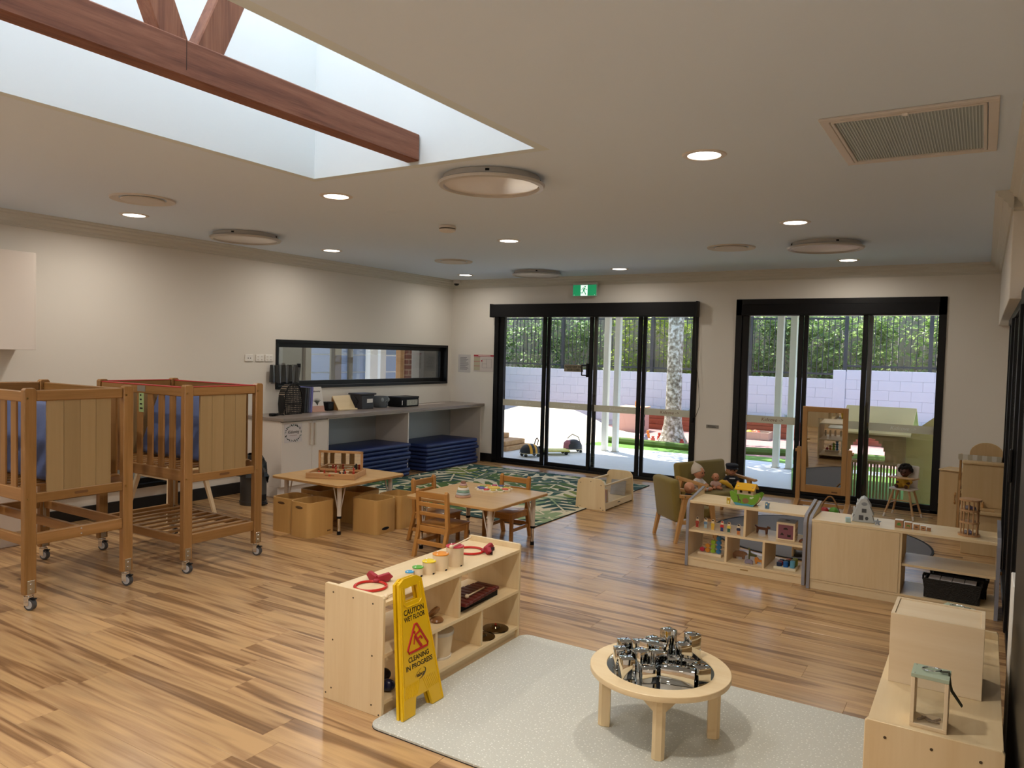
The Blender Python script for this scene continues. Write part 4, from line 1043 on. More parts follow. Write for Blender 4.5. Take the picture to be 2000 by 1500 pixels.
MB().box(-0.006, 0.006, -0.15, 0.15, 0.0, 0.20, 0.002, M=Matrix.Translation((0.05, 0, 0.012)) @ Matrix.Rotation(-0.6, 4, 'Y')).obj('slope_board', M_birchy, t)
MB().box(0.045, 0.085, -0.155, 0.155, 0.0, 0.02, 0.003).obj('lip', M_birchy, t)
for s in (-0.14, 0.14): MB().prism([(-0.08, 0), (0.04, 0), (-0.075, 0.165)], s-0.006, s+0.006, 'y').obj('bracket', M_crib, t)
t = thing('lidded_tub', 'dark grey lidded tub with white label on the bench', 'tub', (-6.85, 7.36, BZ))
MB().prism([(-0.105, 0), (0.105, 0), (0.125, 0.18), (-0.125, 0.18)], -0.10, 0.10, 'x', b=0.006).obj('body', plain('charcoal tub', '35353A', 0.5), t)
MB().box(-0.12, 0.12, -0.14, 0.14, 0.18, 0.205, 0.008, seg=2).obj('lid', plain('charcoal tub', '35353A', 0.5), t)
MB().box(0.1, 0.104, -0.02, 0.085, 0.08, 0.13).obj('label', M_white, t, smooth=0)
MB().tube([(-0.02, -0.125, 0.165), (0.06, -0.14, 0.1), (0.02, -0.13, 0.05)], 0.005, 6).obj('handle', M_blackm, t)
t = thing('elephant_pot', 'grey round pot with a printed elephant face on the bench', 'pot', (-6.85, 7.71, BZ))
MB().lathe([(0, 0), (0.085, 0.0), (0.10, 0.02), (0.105, 0.12), (0.10, 0.15), (0.09, 0.15), (0.088, 0.03), (0, 0.03)], 28).obj('body', plain('pot grey', '5C646A', 0.5), t)
M_pp = plain('pot print', '8E989C', 0.6)
for s in (-1, 1): MB().sph((0.098*math.cos(.5), s*0.055, 0.105), (0.012, 0.03, 0.03), 12, 8).obj('printed_ear', M_pp, t)
MB().tube([(0.107, -0.02, 0.085), (0.109, 0, 0.10), (0.107, 0.02, 0.085)], 0.004, 5).tube([(0.107, 0.0, 0.06), (0.106, 0.012, 0.04), (0.106, 0.03, 0.035)], 0.004, 5).obj('printed_trunk', M_pp, t)
t = thing('printer_box', 'low black box with a pale window on the bench', 'box', (-6.78, 8.10, BZ))
MB().box(-0.12, 0.12, -0.19, 0.19, 0, 0.135, 0.01, seg=2).obj('body', M_blackm, t)
MB().box(-0.125, 0.125, -0.195, 0.195, 0.115, 0.14, 0.006).obj('lid', M_black, t)
MB().box(0.12, 0.122, -0.07, 0.16, 0.02, 0.095).obj('window', plain('pale print', 'A5A698', 0.25, var=0.5, vscale=40), t, smooth=0)
MB().box(0.12, 0.123, -0.17, -0.16, 0.03, 0.09).obj('pale_strip', M_white, t, smooth=0)
t = thing('flyer', 'pale flyer lying flat on the bench edge', 'flyer', (-6.55, 6.38, BZ), 0.15); MB().box(-0.06, 0.06, -0.10, 0.10, 0, 0.0015).obj('sheet', plain('flyer paper', 'B9AEB0', 0.5), t, smooth=0)
# clear wallet of paper bags hanging on the window frame
t = thing('bag_pouch', 'clear plastic pouch of grey bags hanging on the window frame', 'pouch', (-6.985, 6.18, 1.22))
M_film = glass_pane('plastic film', (0.72, 0.71, 0.7), 2.5, 0.12)
g = MB()
nn = 14
for i in range(nn):
    y0, y1 = -0.22+0.44*i/nn, -0.22+0.44*(i+1)/nn
    x0, x1 = 0.012*math.sin(i*2.1)+0.02, 0.012*math.sin((i+1)*2.1)+0.02
    g.quad((x0, y0, 0), (x1, y1, 0), (x1*0.6, y1, 0.225), (x0*0.6, y0, 0.225))
g.obj('film', M_film, t, smooth=60)
for k in range(8):
    a = -0.18+0.048*k
    MB().box(-0.0015, 0.0015, -0.05, 0.05, 0, 0.2, M=Matrix.Translation((0.004+0.001*k, a, 0.015)) @ Matrix.Rotation(RND.uniform(-.35, .1), 4, 'X')).obj('bag', plain('dark bags', '4A4744', 0.35), t, smooth=0)
MB().box(-0.005, 0.02, 0.19, 0.23, 0.19, 0.235, 0.003).obj('clip', M_blackm, t)

# ================================================================== PEDAL BIN
t = thing('pedal_bin', 'dark grey pedal bin with black liner behind the second cot', 'bin', (-6.44, 5.30, 0))
MB().lathe([(0, 0.0), (0.135, 0.0), (0.14, 0.02), (0.14, 0.04), (0.132, 0.042), (0.132, 0.34), (0, 0.34)], 28).obj('body', plain('bin grey', '3A3836', 0.4), t)
MB().lathe([(0.134, 0.335), (0.137, 0.36), (0.10, 0.395), (0, 0.41)], 28).obj('lid', M_blackm, t)
MB().box(0.12, 0.19, -0.035, 0.035, 0.012, 0.03, 0.006).obj('pedal', M_blackm, t)
MB().box(0.125, 0.14, -0.055, 0.055, 0.045, 0.11, 0.006).obj('pedal_housing', M_blackm, t)
g = MB()
rr = []
for j in range(6):
    rr.append([(0.16*(1-0.10*j)*(1+0.16*math.sin(5*2*PI*i/22+j*1.3)), 2*PI*i/22, 0.30+0.045*j-0.09*(1 if math.cos(2*PI*i/22-2.2) > .2 else 0)*(1 if j < 3 else 0)) for i in range(22)])
for j in range(5):
    for i in range(22):
        q = [rr[j][i], rr[j][(i+1) % 22], rr[j+1][(i+1) % 22], rr[j+1][i]]
        g.quad(*[(r*math.cos(a), r*math.sin(a), z) for r, a, z in q])
bmesh.ops.remove_doubles(g.bm, verts=g.bm.verts, dist=1e-5)
g.obj('liner', plain('liner film', '121214', 0.3), t, smooth=20)

# ================================================================== COTS
def caster(parent, x, y, swivel):
    t = MB().cyl((0, 0, 0.085), (0, 0, 0.105), 0.02, n=14).box(-0.017, 0.017, -0.022, -0.018, 0.03, 0.09, 0.002).box(-0.017, 0.017, 0.018, 0.022, 0.03, 0.09, 0.002).box(-0.02, 0.02, -0.022, 0.022, 0.082, 0.09, 0.002).obj('caster', M_chrome, parent, (x, y, 0), (0, 0, swivel))
    MB().cyl((0.012, -0.013, 0.036), (0.012, 0.013, 0.036), 0.036, n=24).obj('tyre', plain('grey tyre', '4A4A4C', 0.6), t)
    MB().cyl((0.012, -0.0155, 0.036), (0.012, 0.0155, 0.036), 0.025, n=20).obj('hub', plain('hub grey', 'B9B9BB', 0.4), t)
    MB().box(0.01, 0.052, -0.012, 0.012, 0.068, 0.076, 0.003).obj('brake_pedal', M_blackm, t)
def cot(name, label, x1, y0, lower, slat_floor, red):
    """x1,y0: right near corner; length runs to -x, width to +y"""
    Lx, Wy, H = 1.12, 0.69, 1.36
    t = thing(name, label, 'cot', (x1, y0, 0))
    P = 0.07; PX = 0.048
    def post(xa, ya):
        pts = [(ya, 0.1), (ya+P, 0.1), (ya+P, H-0.012), (ya+P-0.012, H), (ya+0.012, H), (ya, H-0.012)]
        o = MB().prism(pts, xa, xa+PX, 'x', b=0.004).obj('post', M_crib, t)
        pl_ = MB().box(xa+PX*0.5-0.0, xa+PX+0.002, ya+0.015, ya+P-0.012, 0.105, 0.185, 0.001).obj('caster_plate', M_steel, o)
        for zz in (0.13, 0.162): MB().sph((xa+PX+0.003, ya+P/2, zz), (0.003, 0.006, 0.006), 8, 6).obj('rivet', M_chrome, o)
        for zz in (0.685, 1.30): MB().cyl((xa+PX-0.001, ya+0.018, zz), (xa+PX+0.002, ya+0.018, zz), 0.006, n=10).obj('bolt', plain('brass bolt', 'B79A62', 0.3, metal=1), o)
        return o
    for xa in (-PX, -Lx):
        for ya in (0, Wy-P):
            post(xa, ya); caster(t, xa+PX/2, ya+P/2, 0.35)
    # ends
    for xa in (-PX+0.006, -Lx+0.006):
        xb = xa+0.034
        MB().box(xa, xb, P, Wy-P, 1.28, 1.346, 0.006).obj('end_top_rail', M_criby, t)
        MB().box(xa, xb, P, Wy-P, 0.655, 0.715, 0.004).obj('end_bottom_rail', M_criby, t)
        if red: MB().box(xa-0.002, xb+0.002, P, Wy-P, 1.343, 1.349, 0.002).obj('teething_strip', plain('red strip', 'B0282C', 0.45), t)
        ya = 0.138
        for k in range(4):
            w_ = 0.1015
            MB().box(xa+0.010, xb-0.008, ya+w_*k, ya+w_*(k+1)-0.0012, 0.712, 1.284, 0.0015).obj('panel_board', M_cribp, t)
        MB().box(xa, xb, P, Wy-P, lower, lower+0.072, 0.004).obj('lower_rail', M_criby, t)
    MB().cyl((-0.0085, Wy*0.5-0.035, 0.687), (-0.0075, Wy*0.5-0.035, 0.687), 0.009, n=12).box(-0.0088, -0.0074, Wy*0.5-0.035, Wy*0.5+0.035, 0.678, 0.696).cyl((-0.0085, Wy*0.5+0.035, 0.687), (-0.0075, Wy*0.5+0.035, 0.687), 0.009, n=12).obj('maker_plate', plain('burnt plate', '6E4A28', 0.5), t)
    # sides
    for ya in (0.012, Wy-0.046):
        MB().box(-Lx+PX, -PX, ya, ya+0.034, 1.275, 1.34, 0.005).obj('side_top_rail', M_cribx, t)
        MB().box(-Lx+PX, -PX, ya, ya+0.034, 0.665, 0.745, 0.005).obj('side_bottom_rail', M_cribx, t)
        if red: MB().box(-Lx+PX, -PX, ya-0.001, ya+0.035, 1.337, 1.345, 0.002).obj('teething_strip', plain('red strip', 'B0282C', 0.45), t)
        for k in range(7):
            xs = -0.145-0.1335*k
            if xs-0.066 < -Lx+PX: break
            MB().box(xs-0.066, xs, ya+0.008, ya+0.022, 0.74, 1.28, 0.003).obj('slat', M_crib, t)
        MB().box(-Lx+PX, -PX, ya+0.002, ya+0.03, lower, lower+0.06, 0.004).obj('lower_side_rail', M_cribx, t)
    # base slats under the mattress
    for k in range(11):
        xs = -0.10-0.094*k
        MB().box(xs-0.05, xs, 0.04, Wy-0.04, 0.742, 0.754, 0.002).obj('base_slat', M_criby, t)
    if slat_floor:
        for k in range(8):
            xs = -0.13-0.122*k
            MB().box(xs-0.035, xs, 0.04, Wy-0.04, lower+0.045, lower+0.06, 0.002).obj('shelf_slat', M_criby, t)
    else:
        MB().box(-Lx+PX, -PX, Wy/2-0.016, Wy/2+0.016, lower+0.01, lower+0.07, 0.004).obj('centre_rail', M_cribx, t)
        for zz in (lower+0.022, lower+0.055): MB().sph((-0.006, Wy/2, zz), (0.003, 0.006, 0.006), 8, 6).obj('rivet', M_chrome, t)
    for ya in (Wy-P+0.02,):
        MB().box(-Lx+PX, -Lx+PX+0.002, ya, ya+0.022, 0.25, 0.5, 0.001).obj('slide_channel', M_steel, t)
    return t
cotA = cot('cot', 'near wheeled timber cot without red edging at the left', -4.878, 2.322, 0.395, False, False)
cotB = cot('cot', 'far wheeled timber cot with red edging and slatted lower shelf', -4.80, 3.345, 0.205, True, True)
# mattresses leaning inside the cots
def mattress(label, loc, tilt, sx, h, th):
    t = thing('cot_mattress', label, 'mattress', loc, 0)
    M = Matrix.Rotation(tilt, 4, 'X')
    b = MB(); b.box(-sx, sx, -th/2, th/2, 0, h, 0.03, M=M, seg=3)
    b.obj('cover', M_bluem, t)
    return t
mattress('blue mattress propped across the near cot', (-5.42, 2.525, 0.762), -0.30, 0.46, 0.50, 0.09)
mattress('blue mattress propped across the red edged cot', (-5.33, 3.65, 0.762), -0.35, 0.46, 0.57, 0.09)
# name tag strip and plate on the red edged cot
t = thing('name_tag', 'green paper tag with black marks on the red edged cot', 'tag', (-5.345, 3.361, 1.135))
MB().box(-0.03, 0.03, -0.0015, 0, 0, 0.15).obj('paper', plain('green tag paper', 'A9C48A', 0.7), t, smooth=0)
for k in range(4): MB().box(-0.018, 0.018-0.006*k, -0.0025, -0.0015, 0.022+0.033*k, 0.034+0.033*k, M=None).obj('ink_mark', plain('black ink', '14140F', 0.7), t, smooth=0)
t = thing('warning_plate', 'small grey sticker on the rail of the red edged cot', 'sticker', (-5.34, 3.355, 1.29)); MB().box(-0.05, 0.05, 0, 0.0015, 0, 0.045).obj('film', plain('grey sticker', '8E877C', 0.5), t, smooth=0)
# low table with splayed legs behind the second cot
t = thing('low_table', 'low table with splayed pale legs behind the red edged cot', 'table', (-6.66, 4.5, 0))
MB().box(-0.31, 0.31, -0.27, 0.27, 0.45, 0.475, 0.006, seg=2).obj('table_top', M_birch, t)
for sx in (-1, 1):
    for sy in (-1, 1):
        MB().cyl((sx*0.24, sy*0.17, 0.45), (sx*0.33, sy*0.25, 0.0), 0.03, 0.02, n=4).obj('leg', M_palez, t)
for sy in (-1, 1): MB().box(-0.23, 0.23, sy*0.175-0.012, sy*0.175+0.012, 0.37, 0.45, 0.003).obj('apron', M_pale, t)

# ================================================================== RUGS AND MATS
def leaf_rug_mat():
    m, nt, b = newmat('leaf print weave'); L = nt.links
    tc = N(nt, 'ShaderNodeTexCoord')
    def layer(scale, off, hl, hw, freq):
        mp = N(nt, 'ShaderNodeMapping'); mp.inputs['Location'].default_value = off; mp.inputs['Scale'].default_value = (1, 1, 0)
        L.new(tc.outputs['Object'], mp.inputs[0])
        v = N(nt, 'ShaderNodeTexVoronoi'); v.inputs['Scale'].default_value = scale; v.inputs['Randomness'].default_value = 0.8; v.voronoi_dimensions = '2D'
        L.new(mp.outputs[0], v.inputs['Vector'])
        sub = N(nt, 'ShaderNodeVectorMath', operation='SUBTRACT'); L.new(mp.outputs[0], sub.inputs[0]); L.new(v.outputs['Position'], sub.inputs[1])
        sp = N(nt, 'ShaderNodeSeparateColor'); L.new(v.outputs['Color'], sp.inputs[0])
        an = N(nt, 'ShaderNodeMath', operation='MULTIPLY'); an.inputs[1].default_value = 6.283; L.new(sp.outputs[0], an.inputs[0])
        vr = N(nt, 'ShaderNodeVectorRotate', rotation_type='Z_AXIS'); L.new(sub.outputs[0], vr.inputs['Vector']); L.new(an.outputs[0], vr.inputs['Angle'])
        sx = N(nt, 'ShaderNodeSeparateXYZ'); L.new(vr.outputs[0], sx.inputs[0])
        au = N(nt, 'ShaderNodeMath', operation='ABSOLUTE'); L.new(sx.outputs[0], au.inputs[0])
        q = N(nt, 'ShaderNodeMath', operation='DIVIDE'); q.inputs[1].default_value = hl; L.new(sx.outputs[1], q.inputs[0])
        q2 = N(nt, 'ShaderNodeMath', operation='MULTIPLY'); L.new(q.outputs[0], q2.inputs[0]); L.new(q.outputs[0], q2.inputs[1])
        wd = N(nt, 'ShaderNodeMath', operation='MULTIPLY_ADD'); wd.inputs[1].default_value = -hw; wd.inputs[2].default_value = hw; L.new(q2.outputs[0], wd.inputs[0])
        ins = N(nt, 'ShaderNodeMath', operation='LESS_THAN'); L.new(au.outputs[0], ins.inputs[0]); L.new(wd.outputs[0], ins.inputs[1])
        ph = N(nt, 'ShaderNodeMath', operation='MULTIPLY_ADD'); ph.inputs[1].default_value = -0.7; L.new(au.outputs[0], ph.inputs[0]); L.new(sx.outputs[1], ph.inputs[2])
        fm = N(nt, 'ShaderNodeMath', operation='MULTIPLY'); fm.inputs[1].default_value = freq; L.new(ph.outputs[0], fm.inputs[0])
        sn = N(nt, 'ShaderNodeMath', operation='SINE'); L.new(fm.outputs[0], sn.inputs[0])
        rel = N(nt, 'ShaderNodeMath', operation='DIVIDE'); L.new(au.outputs[0], rel.inputs[0]); L.new(wd.outputs[0], rel.inputs[1])
        th = N(nt, 'ShaderNodeMath', operation='MULTIPLY_ADD'); th.inputs[1].default_value = 1.5; th.inputs[2].default_value = -1.0; L.new(rel.outputs[0], th.inputs[0])
        lb = N(nt, 'ShaderNodeMath', operation='GREATER_THAN'); L.new(sn.outputs[0], lb.inputs[0]); L.new(th.outputs[0], lb.inputs[1])
        mk = N(nt, 'ShaderNodeMath', operation='MULTIPLY'); L.new(ins.outputs[0], mk.inputs[0]); L.new(lb.outputs[0], mk.inputs[1])
        rib = N(nt, 'ShaderNodeMath', operation='GREATER_THAN'); rib.inputs[1].default_value = 0.012; L.new(au.outputs[0], rib.inputs[0])
        mk2 = N(nt, 'ShaderNodeMath', operation='MULTIPLY'); L.new(mk.outputs[0], mk2.inputs[0]); L.new(rib.outputs[0], mk2.inputs[1])
        cr = N(nt, 'ShaderNodeValToRGB'); cr.color_ramp.interpolation = 'CONSTANT'
        e = cr.color_ramp.elements; e[0].position = 0; e[0].color = lin('2F4A45'); e[1].position = 0.32; e[1].color = lin('3E5D54')
        for p_, c_ in ((0.5, '56703F'), (0.68, '7C8A45'), (0.84, '34524E'), (0.93, '8FA27C')): x = e.new(p_); x.color = lin(c_)
        L.new(sp.outputs[1], cr.inputs[0])
        return mk2, cr
    base = None
    bgc = N(nt, 'ShaderNodeRGB'); bgc.outputs[0].default_value = lin('D8CFB4'); cur = bgc.outputs[0]
    for a in ((1.3, (0.3, 0.1, 0), 0.55, 0.30, 30), (1.2, (5.7, 2.2, 0), 0.56, 0.30, 25), (1.45, (3.3, 11.2, 0), 0.46, 0.24, 36)):
        mk, cr = layer(*a)
        mx = N(nt, 'ShaderNodeMix', data_type='RGBA'); L.new(mk.outputs[0], mx.inputs[0]); L.new(cur, mx.inputs[6]); L.new(cr.outputs[0], mx.inputs[7]); cur = mx.outputs[2]
    L.new(cur, b.inputs['Base Color']); b.inputs['Roughness'].default_value = 0.9; b.inputs['Specular IOR Level'].default_value = 0.2
    nz = N(nt, 'ShaderNodeTexNoise'); nz.inputs['Scale'].default_value = 300; L.new(tc.outputs['Object'], nz.inputs['Vector'])
    bp = N(nt, 'ShaderNodeBump'); bp.inputs['Strength'].default_value = 0.2; L.new(nz.outputs['Fac'], bp.inputs['Height']); L.new(bp.outputs[0], b.inputs['Normal'])
    return m
t = thing('leaf_rug', 'large rug with a green tropical leaf print', 'rug', (-4.94, 7.655, 0))
MB().box(-1.385, 1.385, -1.45, 1.45, 0.0005, 0.009, 0.002).obj('pile', leaf_rug_mat(), t)
for a in ((-1.392, 1.392, -1.457, -1.448), (-1.392, 1.392, 1.448, 1.457), (-1.392, -1.383, -1.45, 1.45), (1.383, 1.392, -1.45, 1.45)):
    MB().box(*a, 0.0005, 0.0095, 0.002).obj('binding', plain('dark binding', '22262A', 0.9), t)
def speckle():
    m, nt, b = newmat('speckled play mat'); L = nt.links; tc = N(nt, 'ShaderNodeTexCoord')
    v = N(nt, 'ShaderNodeTexVoronoi'); v.inputs['Scale'].default_value = 55; v.voronoi_dimensions = '2D'; L.new(tc.outputs['Object'], v.inputs['Vector'])
    sp = N(nt, 'ShaderNodeSeparateColor'); L.new(v.outputs['Color'], sp.inputs[0])
    rr = N(nt, 'ShaderNodeMapRange'); rr.inputs[3].default_value = 0.06; rr.inputs[4].default_value = 0.2; L.new(sp.outputs[0], rr.inputs[0])
    lt = N(nt, 'ShaderNodeMath', operation='LESS_THAN'); L.new(v.outputs['Distance'], lt.inputs[0]); L.new(rr.outputs[0], lt.inputs[1])
    mx = N(nt, 'ShaderNodeMix', data_type='RGBA'); mx.inputs[6].default_value = lin('C9C9BE'); mx.inputs[7].default_value = lin('EBEBE2'); L.new(lt.outputs[0], mx.inputs[0])
    L.new(mx.outputs[2], b.inputs['Base Color']); b.inputs['Roughness'].default_value = 0.6; b.inputs['Specular IOR Level'].default_value = 0.35
    sx = N(nt, 'ShaderNodeSeparateXYZ'); L.new(tc.outputs['Object'], sx.inputs[0])
    f = N(nt, 'ShaderNodeMath', operation='MULTIPLY'); f.inputs[1].default_value = 900; L.new(sx.outputs[1], f.inputs[0])
    s = N(nt, 'ShaderNodeMath', operation='SINE'); L.new(f.outputs[0], s.inputs[0])
    bp = N(nt, 'ShaderNodeBump'); bp.inputs['Strength'].default_value = 0.15; bp.inputs['Distance'].default_value = 0.002; L.new(s.outputs[0], bp.inputs['Height']); L.new(bp.outputs[0], b.inputs['Normal'])
    return m
t = thing('play_mat', 'pale grey play mat with white speckles under the round table', 'mat', (-1.1, 3.11, 0))
def rrect(x0, x1, y0, y1, r, n=6):
    o = []
    for cx, cy, a0 in ((x1-r, y1-r, 0), (x0+r, y1-r, PI/2), (x0+r, y0+r, PI), (x1-r, y0+r, 1.5*PI)):
        for k in range(n+1):
            a = a0+PI/2*k/n; o.append((cx+r*math.cos(a), cy+r*math.sin(a)))
    return o
MAT_Z = 0.012
MB().prism(rrect(-1.12, 0.80, -0.66, 0.67, 0.06), 0.004, MAT_Z, 'z').obj('top_layer', speckle(), t)
MB().prism(rrect(-1.121, 0.801, -0.661, 0.671, 0.06), 0.0003, 0.0042, 'z').obj('under_layer', plain('mat underside', '26221F', 0.8), t)
t = thing('round_rug', 'round dark grey rug behind the toy shelf', 'rug', (-1.25, 7.5, 0))
MB().lathe([(0, 0.006), (0.935, 0.006), (0.94, 0.004), (0.94, 0.0003), (0, 0.0003)], 64).obj('pile', plain('grey rug pile', '75757A', 0.95, bump=0.2, bscale=300), t)
MB().lathe([(0.936, 0.0003), (0.936, 0.0075), (0.955, 0.0075), (0.955, 0.0003)], 64).obj('binding', plain('dark binding', '22262A', 0.9), t)

# ================================================================== SMALL TABLES
M_leg = plain('cream leg paint', 'D9CFC2', 0.4)
def small_table(name, label, x0, x1, y0, y1, h):
    t = thing(name, label, 'table', ((x0+x1)/2, (y0+y1)/2, 0))
    w_, d = (x1-x0)/2, (y1-y0)/2
    MB().prism(rrect(-w_, w_, -d, d, 0.04), h-0.024, h, 'z', b=0.004).obj('table_top', M_table, t)
    MB().prism(rrect(-w_-0.001, w_+0.001, -d-0.001, d+0.001, 0.04), h-0.021, h-0.005, 'z').obj('edge_band', M_tabley, t)
    for sx in (-1, 1):
        for sy in (-1, 1):
            lx, ly = sx*(w_-0.10), sy*(d-0.10)
            g = MB().cyl((lx, ly, 0.16), (lx, ly, h-0.024), 0.019, 0.021, n=16).obj('leg', M_leg, t)
            MB().cyl((lx, ly, 0.145), (lx, ly, 0.165), 0.021, n=16).obj('leg_collar', M_blackm, g)
            MB().cyl((lx, ly, 0.025), (lx, ly, 0.146), 0.014, n=12).obj('leg_extension', M_chrome, g)
            MB().cyl((lx, ly, 0.0), (lx, ly, 0.03), 0.018, 0.016, n=14).obj('foot', M_blackm, g)
            MB().cyl((lx-sx*0.012, ly, h*0.42), (lx-sx*0.075, ly, h-0.026), 0.005, n=8).cyl((lx, ly-sy*0.012, h*0.42), (lx, ly-sy*0.075, h-0.026), 0.005, n=8).obj('brace', M_leg, g)
    return t
small_table('activity_table', 'square timber table with a mirror box and bins under it', -5.565, -4.69, 4.777, 5.652, 0.46)
small_table('activity_table', 'square timber table with three small chairs around it', -4.02, -3.142, 4.85, 5.725, 0.45)
# chairs
def small_chair():
    t = thing('small_chair', '', 'chair', (0, 0, 0), 0, 'small timber chairs')
    w_, d = 0.142, 0.135
    for s in (-1, 1):
        # rear leg and back post in one curved piece
        x0, x1 = (s*w_-0.016*s, s*w_+0.016*s)
        pts = [(d+0.05, 0), (d+0.085, 0), (d+0.02, 0.25), (d+0.045, 0.525), (d+0.03, 0.545), (d+0.01, 0.53), (d-0.015, 0.25)]
        MB().prism(pts, min(x0, x1), max(x0, x1), 'x', b=0.004).obj('back_post', M_chair, t)
        MB().box(min(x0, x1)+0.002, max(x0, x1)-0.002, -d, -d+0.032, 0, 0.245, 0.004).obj('leg', M_chair, t)
        MB().box(s*w_-0.009, s*w_+0.009, -d+0.02, d+0.02, 0.20, 0.245, 0.002).obj('seat_rail', M_chair, t)
        MB().box(s*w_-0.008, s*w_+0.008, -d+0.02, d+0.04, 0.09, 0.12, 0.002).obj('stretcher', M_chair, t)
    MB().box(-w_+0.01, w_-0.01, -d+0.005, -d+0.022, 0.20, 0.245, 0.002).obj('seat_rail', M_chairx, t)
    MB().box(-w_+0.01, w_-0.01, d+0.0, d+0.018, 0.20, 0.245, 0.002).obj('seat_rail', M_chairx, t)
    MB().box(-w_+0.01, w_-0.01, d+0.03, d+0.046, 0.10, 0.135, 0.002).obj('stretcher', M_chairx, t)
    MB().box(-w_-0.014, w_+0.014, -d-0.018, d+0.0, 0.245, 0.262, 0.006, seg=2).obj('seat', M_chairx, t)
    for z0, z1, yo in ((0.475, 0.525, 0.022), (0.405, 0.44, 0.015), (0.33, 0.362, 0.008)):
        MB().box(-w_+0.012, w_-0.012, d+yo, d+yo+0.018, z0, z1, 0.004).obj('back_slat', M_chairx, t)
    return t
ch = small_chair()
ch.location = (-3.675, 4.93, 0); ch.rotation_euler = (0, 0, PI); ch['label'] = 'small timber chair nearest the camera at the square table'
copy_tree(ch, (-3.565, 5.69, 0), 0.0, 'small timber chair on the far side of the square table')
copy_tree(ch, (-3.98, 5.245, 0), PI/2, 'small timber chair at the left side of the square table')
# bent-ply bins under the first table
def ply_bin(x0, x1, y0, y1, label, handle, rz=0.0, plate=False, plate_black=False):
    t = thing('ply_bin', label, 'bin', ((x0+x1)/2, (y0+y1)/2, 0), rz, 'bent plywood bins')
    w_, d, h = (x1-x0)/2, (y1-y0)/2, 0.305
    o, i_ = rrect(-w_, w_, -d, d, 0.05), rrect(-w_+0.012, w_-0.012, -d+0.012, d-0.012, 0.042)
    g = MB(); n = len(o)
    vo = [[g.bm.verts.new((p[0], p[1], z)) for p in o] for z in (0.0, h)]; vi = [[g.bm.verts.new((p[0], p[1], z)) for p in i_] for z in (0.02, h)]
    for k in range(n):
        j = (k+1) % n
        g.bm.faces.new((vo[0][k], vo[0][j], vo[1][j], vo[1][k])); g.bm.faces.new((vi[0][j], vi[0][k], vi[1][k], vi[1][j])); g.bm.faces.new((vo[1][k], vo[1][j], vi[1][j], vi[1][k]))
    g.bm.faces.new(vo[0][::-1]); g.bm.faces.new(vi[0])
    g.obj('shell', M_bin, t)
    M_slot = plain('hand slot shadow', '5A3E1C', 0.8)
    for ax in handle:
        if ax == 'y': MB().sph((0, -d-0.0005, h-0.045), (0.045, 0.002, 0.012), 16, 8).obj('hand_slot', M_slot, t)
        if ax == 'x': MB().sph((w_+0.0005, 0, h-0.045), (0.002, 0.045, 0.012), 16, 8).obj('hand_slot', M_slot, t)
    if plate: MB().box(w_, w_+0.001, d-0.10, d-0.06, 0.03, 0.042).obj('maker_plate', plain('burnt plate', '6E4A28', 0.5), t)
    if plate_black: MB().sph((w_+0.0005, -0.02, 0.045), (0.002, 0.05, 0.014), 16, 8).obj('black_slot', M_blackm, t)
ply_bin(-5.40, -5.13, 4.64, 4.92, 'plywood bin at the left end under the table', 'y')
ply_bin(-5.12, -4.87, 4.60, 4.915, 'plywood bin nearest the camera under the table', 'y', plate=True)
ply_bin(-4.82, -4.50, 5.05, 5.32, 'plywood bin at the right front under the table', '', plate_black=True)
ply_bin(-5.50, -5.22, 5.06, 5.36, 'plywood bin at the back left under the table', 'y')
ply_bin(-4.765, -4.49, 5.345, 5.625, 'plywood bin behind the right front bin', '')
ply_bin(-5.19, -4.9, 5.25, 5.55, 'plywood bin in the middle at the back under the table', '')
# mirror box on the first table
P0 = Vector((-5.20, 4.86, 0)); ang = 0.46
t = thing('mirror_box', 'shallow timber tray with upright mirror lid on the square table', 'tray', (P0.x, P0.y, 0.46), ang)
TL, TD, TH = 0.46, 0.36, 0.052
M_tray = wood('tray timber', 'CFA272', 'B98A58', 'x', 0.7, 0.45)
MB().box(0, TL, 0, TD, 0, 0.008).obj('bottom', M_tray, t)
for a in ((0, TL, 0, 0.014), (0, TL, TD-0.014, TD), (0, 0.014, 0.014, TD-0.014), (TL-0.014, TL, 0.014, TD-0.014)): MB().box(*a, 0, TH, 0.003).obj('side', M_tray, t)
ly = TD-0.07
for a in ((0.015, TL-0.015, 0.20, 0.222), (0.015, TL-0.015, 0.03, 0.05)): MB().box(a[0], a[1], ly, ly+0.016, a[2], a[3], 0.002).obj('lid_rail', M_tray, t)
for a in ((0.015, 0.037), (TL-0.037, TL-0.015)): MB().box(a[0], a[1], ly, ly+0.016, 0.03, 0.222, 0.002).obj('lid_stile', M_tray, t)
MB().box(0.035, TL-0.035, ly+0.006, ly+0.010, 0.045, 0.205).obj('lid_mirror', M_mirror, t, smooth=0)
MB().box(0.18, 0.27, -0.001, 0.001, 0.03, 0.038).obj('hand_slot', plain('slot brown', '8A6238', 0.8), t); MB().box(0.215, 0.235, -0.002, 0.001, 0.028, 0.042).obj('red_catch', plain('red catch', 'C23A1E', 0.5), t)
Mt = t.matrix_basis.copy()
from mathutils import Euler
Mt = Matrix.Translation((P0.x, P0.y, 0.46)) @ Matrix.Rotation(ang, 4, 'Z')
def in_tray(name, label, cat, u, v, mb, mat, group=None, rz=0.0):
    p = Mt @ Vector((u, v, 0.0085))
    return tag(mb.obj(name, mat, None, p, (0, 0, ang+rz)), label, cat, group)
def peg(r, h): return MB().lathe([(0, 0), (r, 0), (r*0.85, h*0.55), (r*0.45, h*0.62), (r*0.7, h*0.75), (r*0.65, h*0.92), (0, h)], 12)
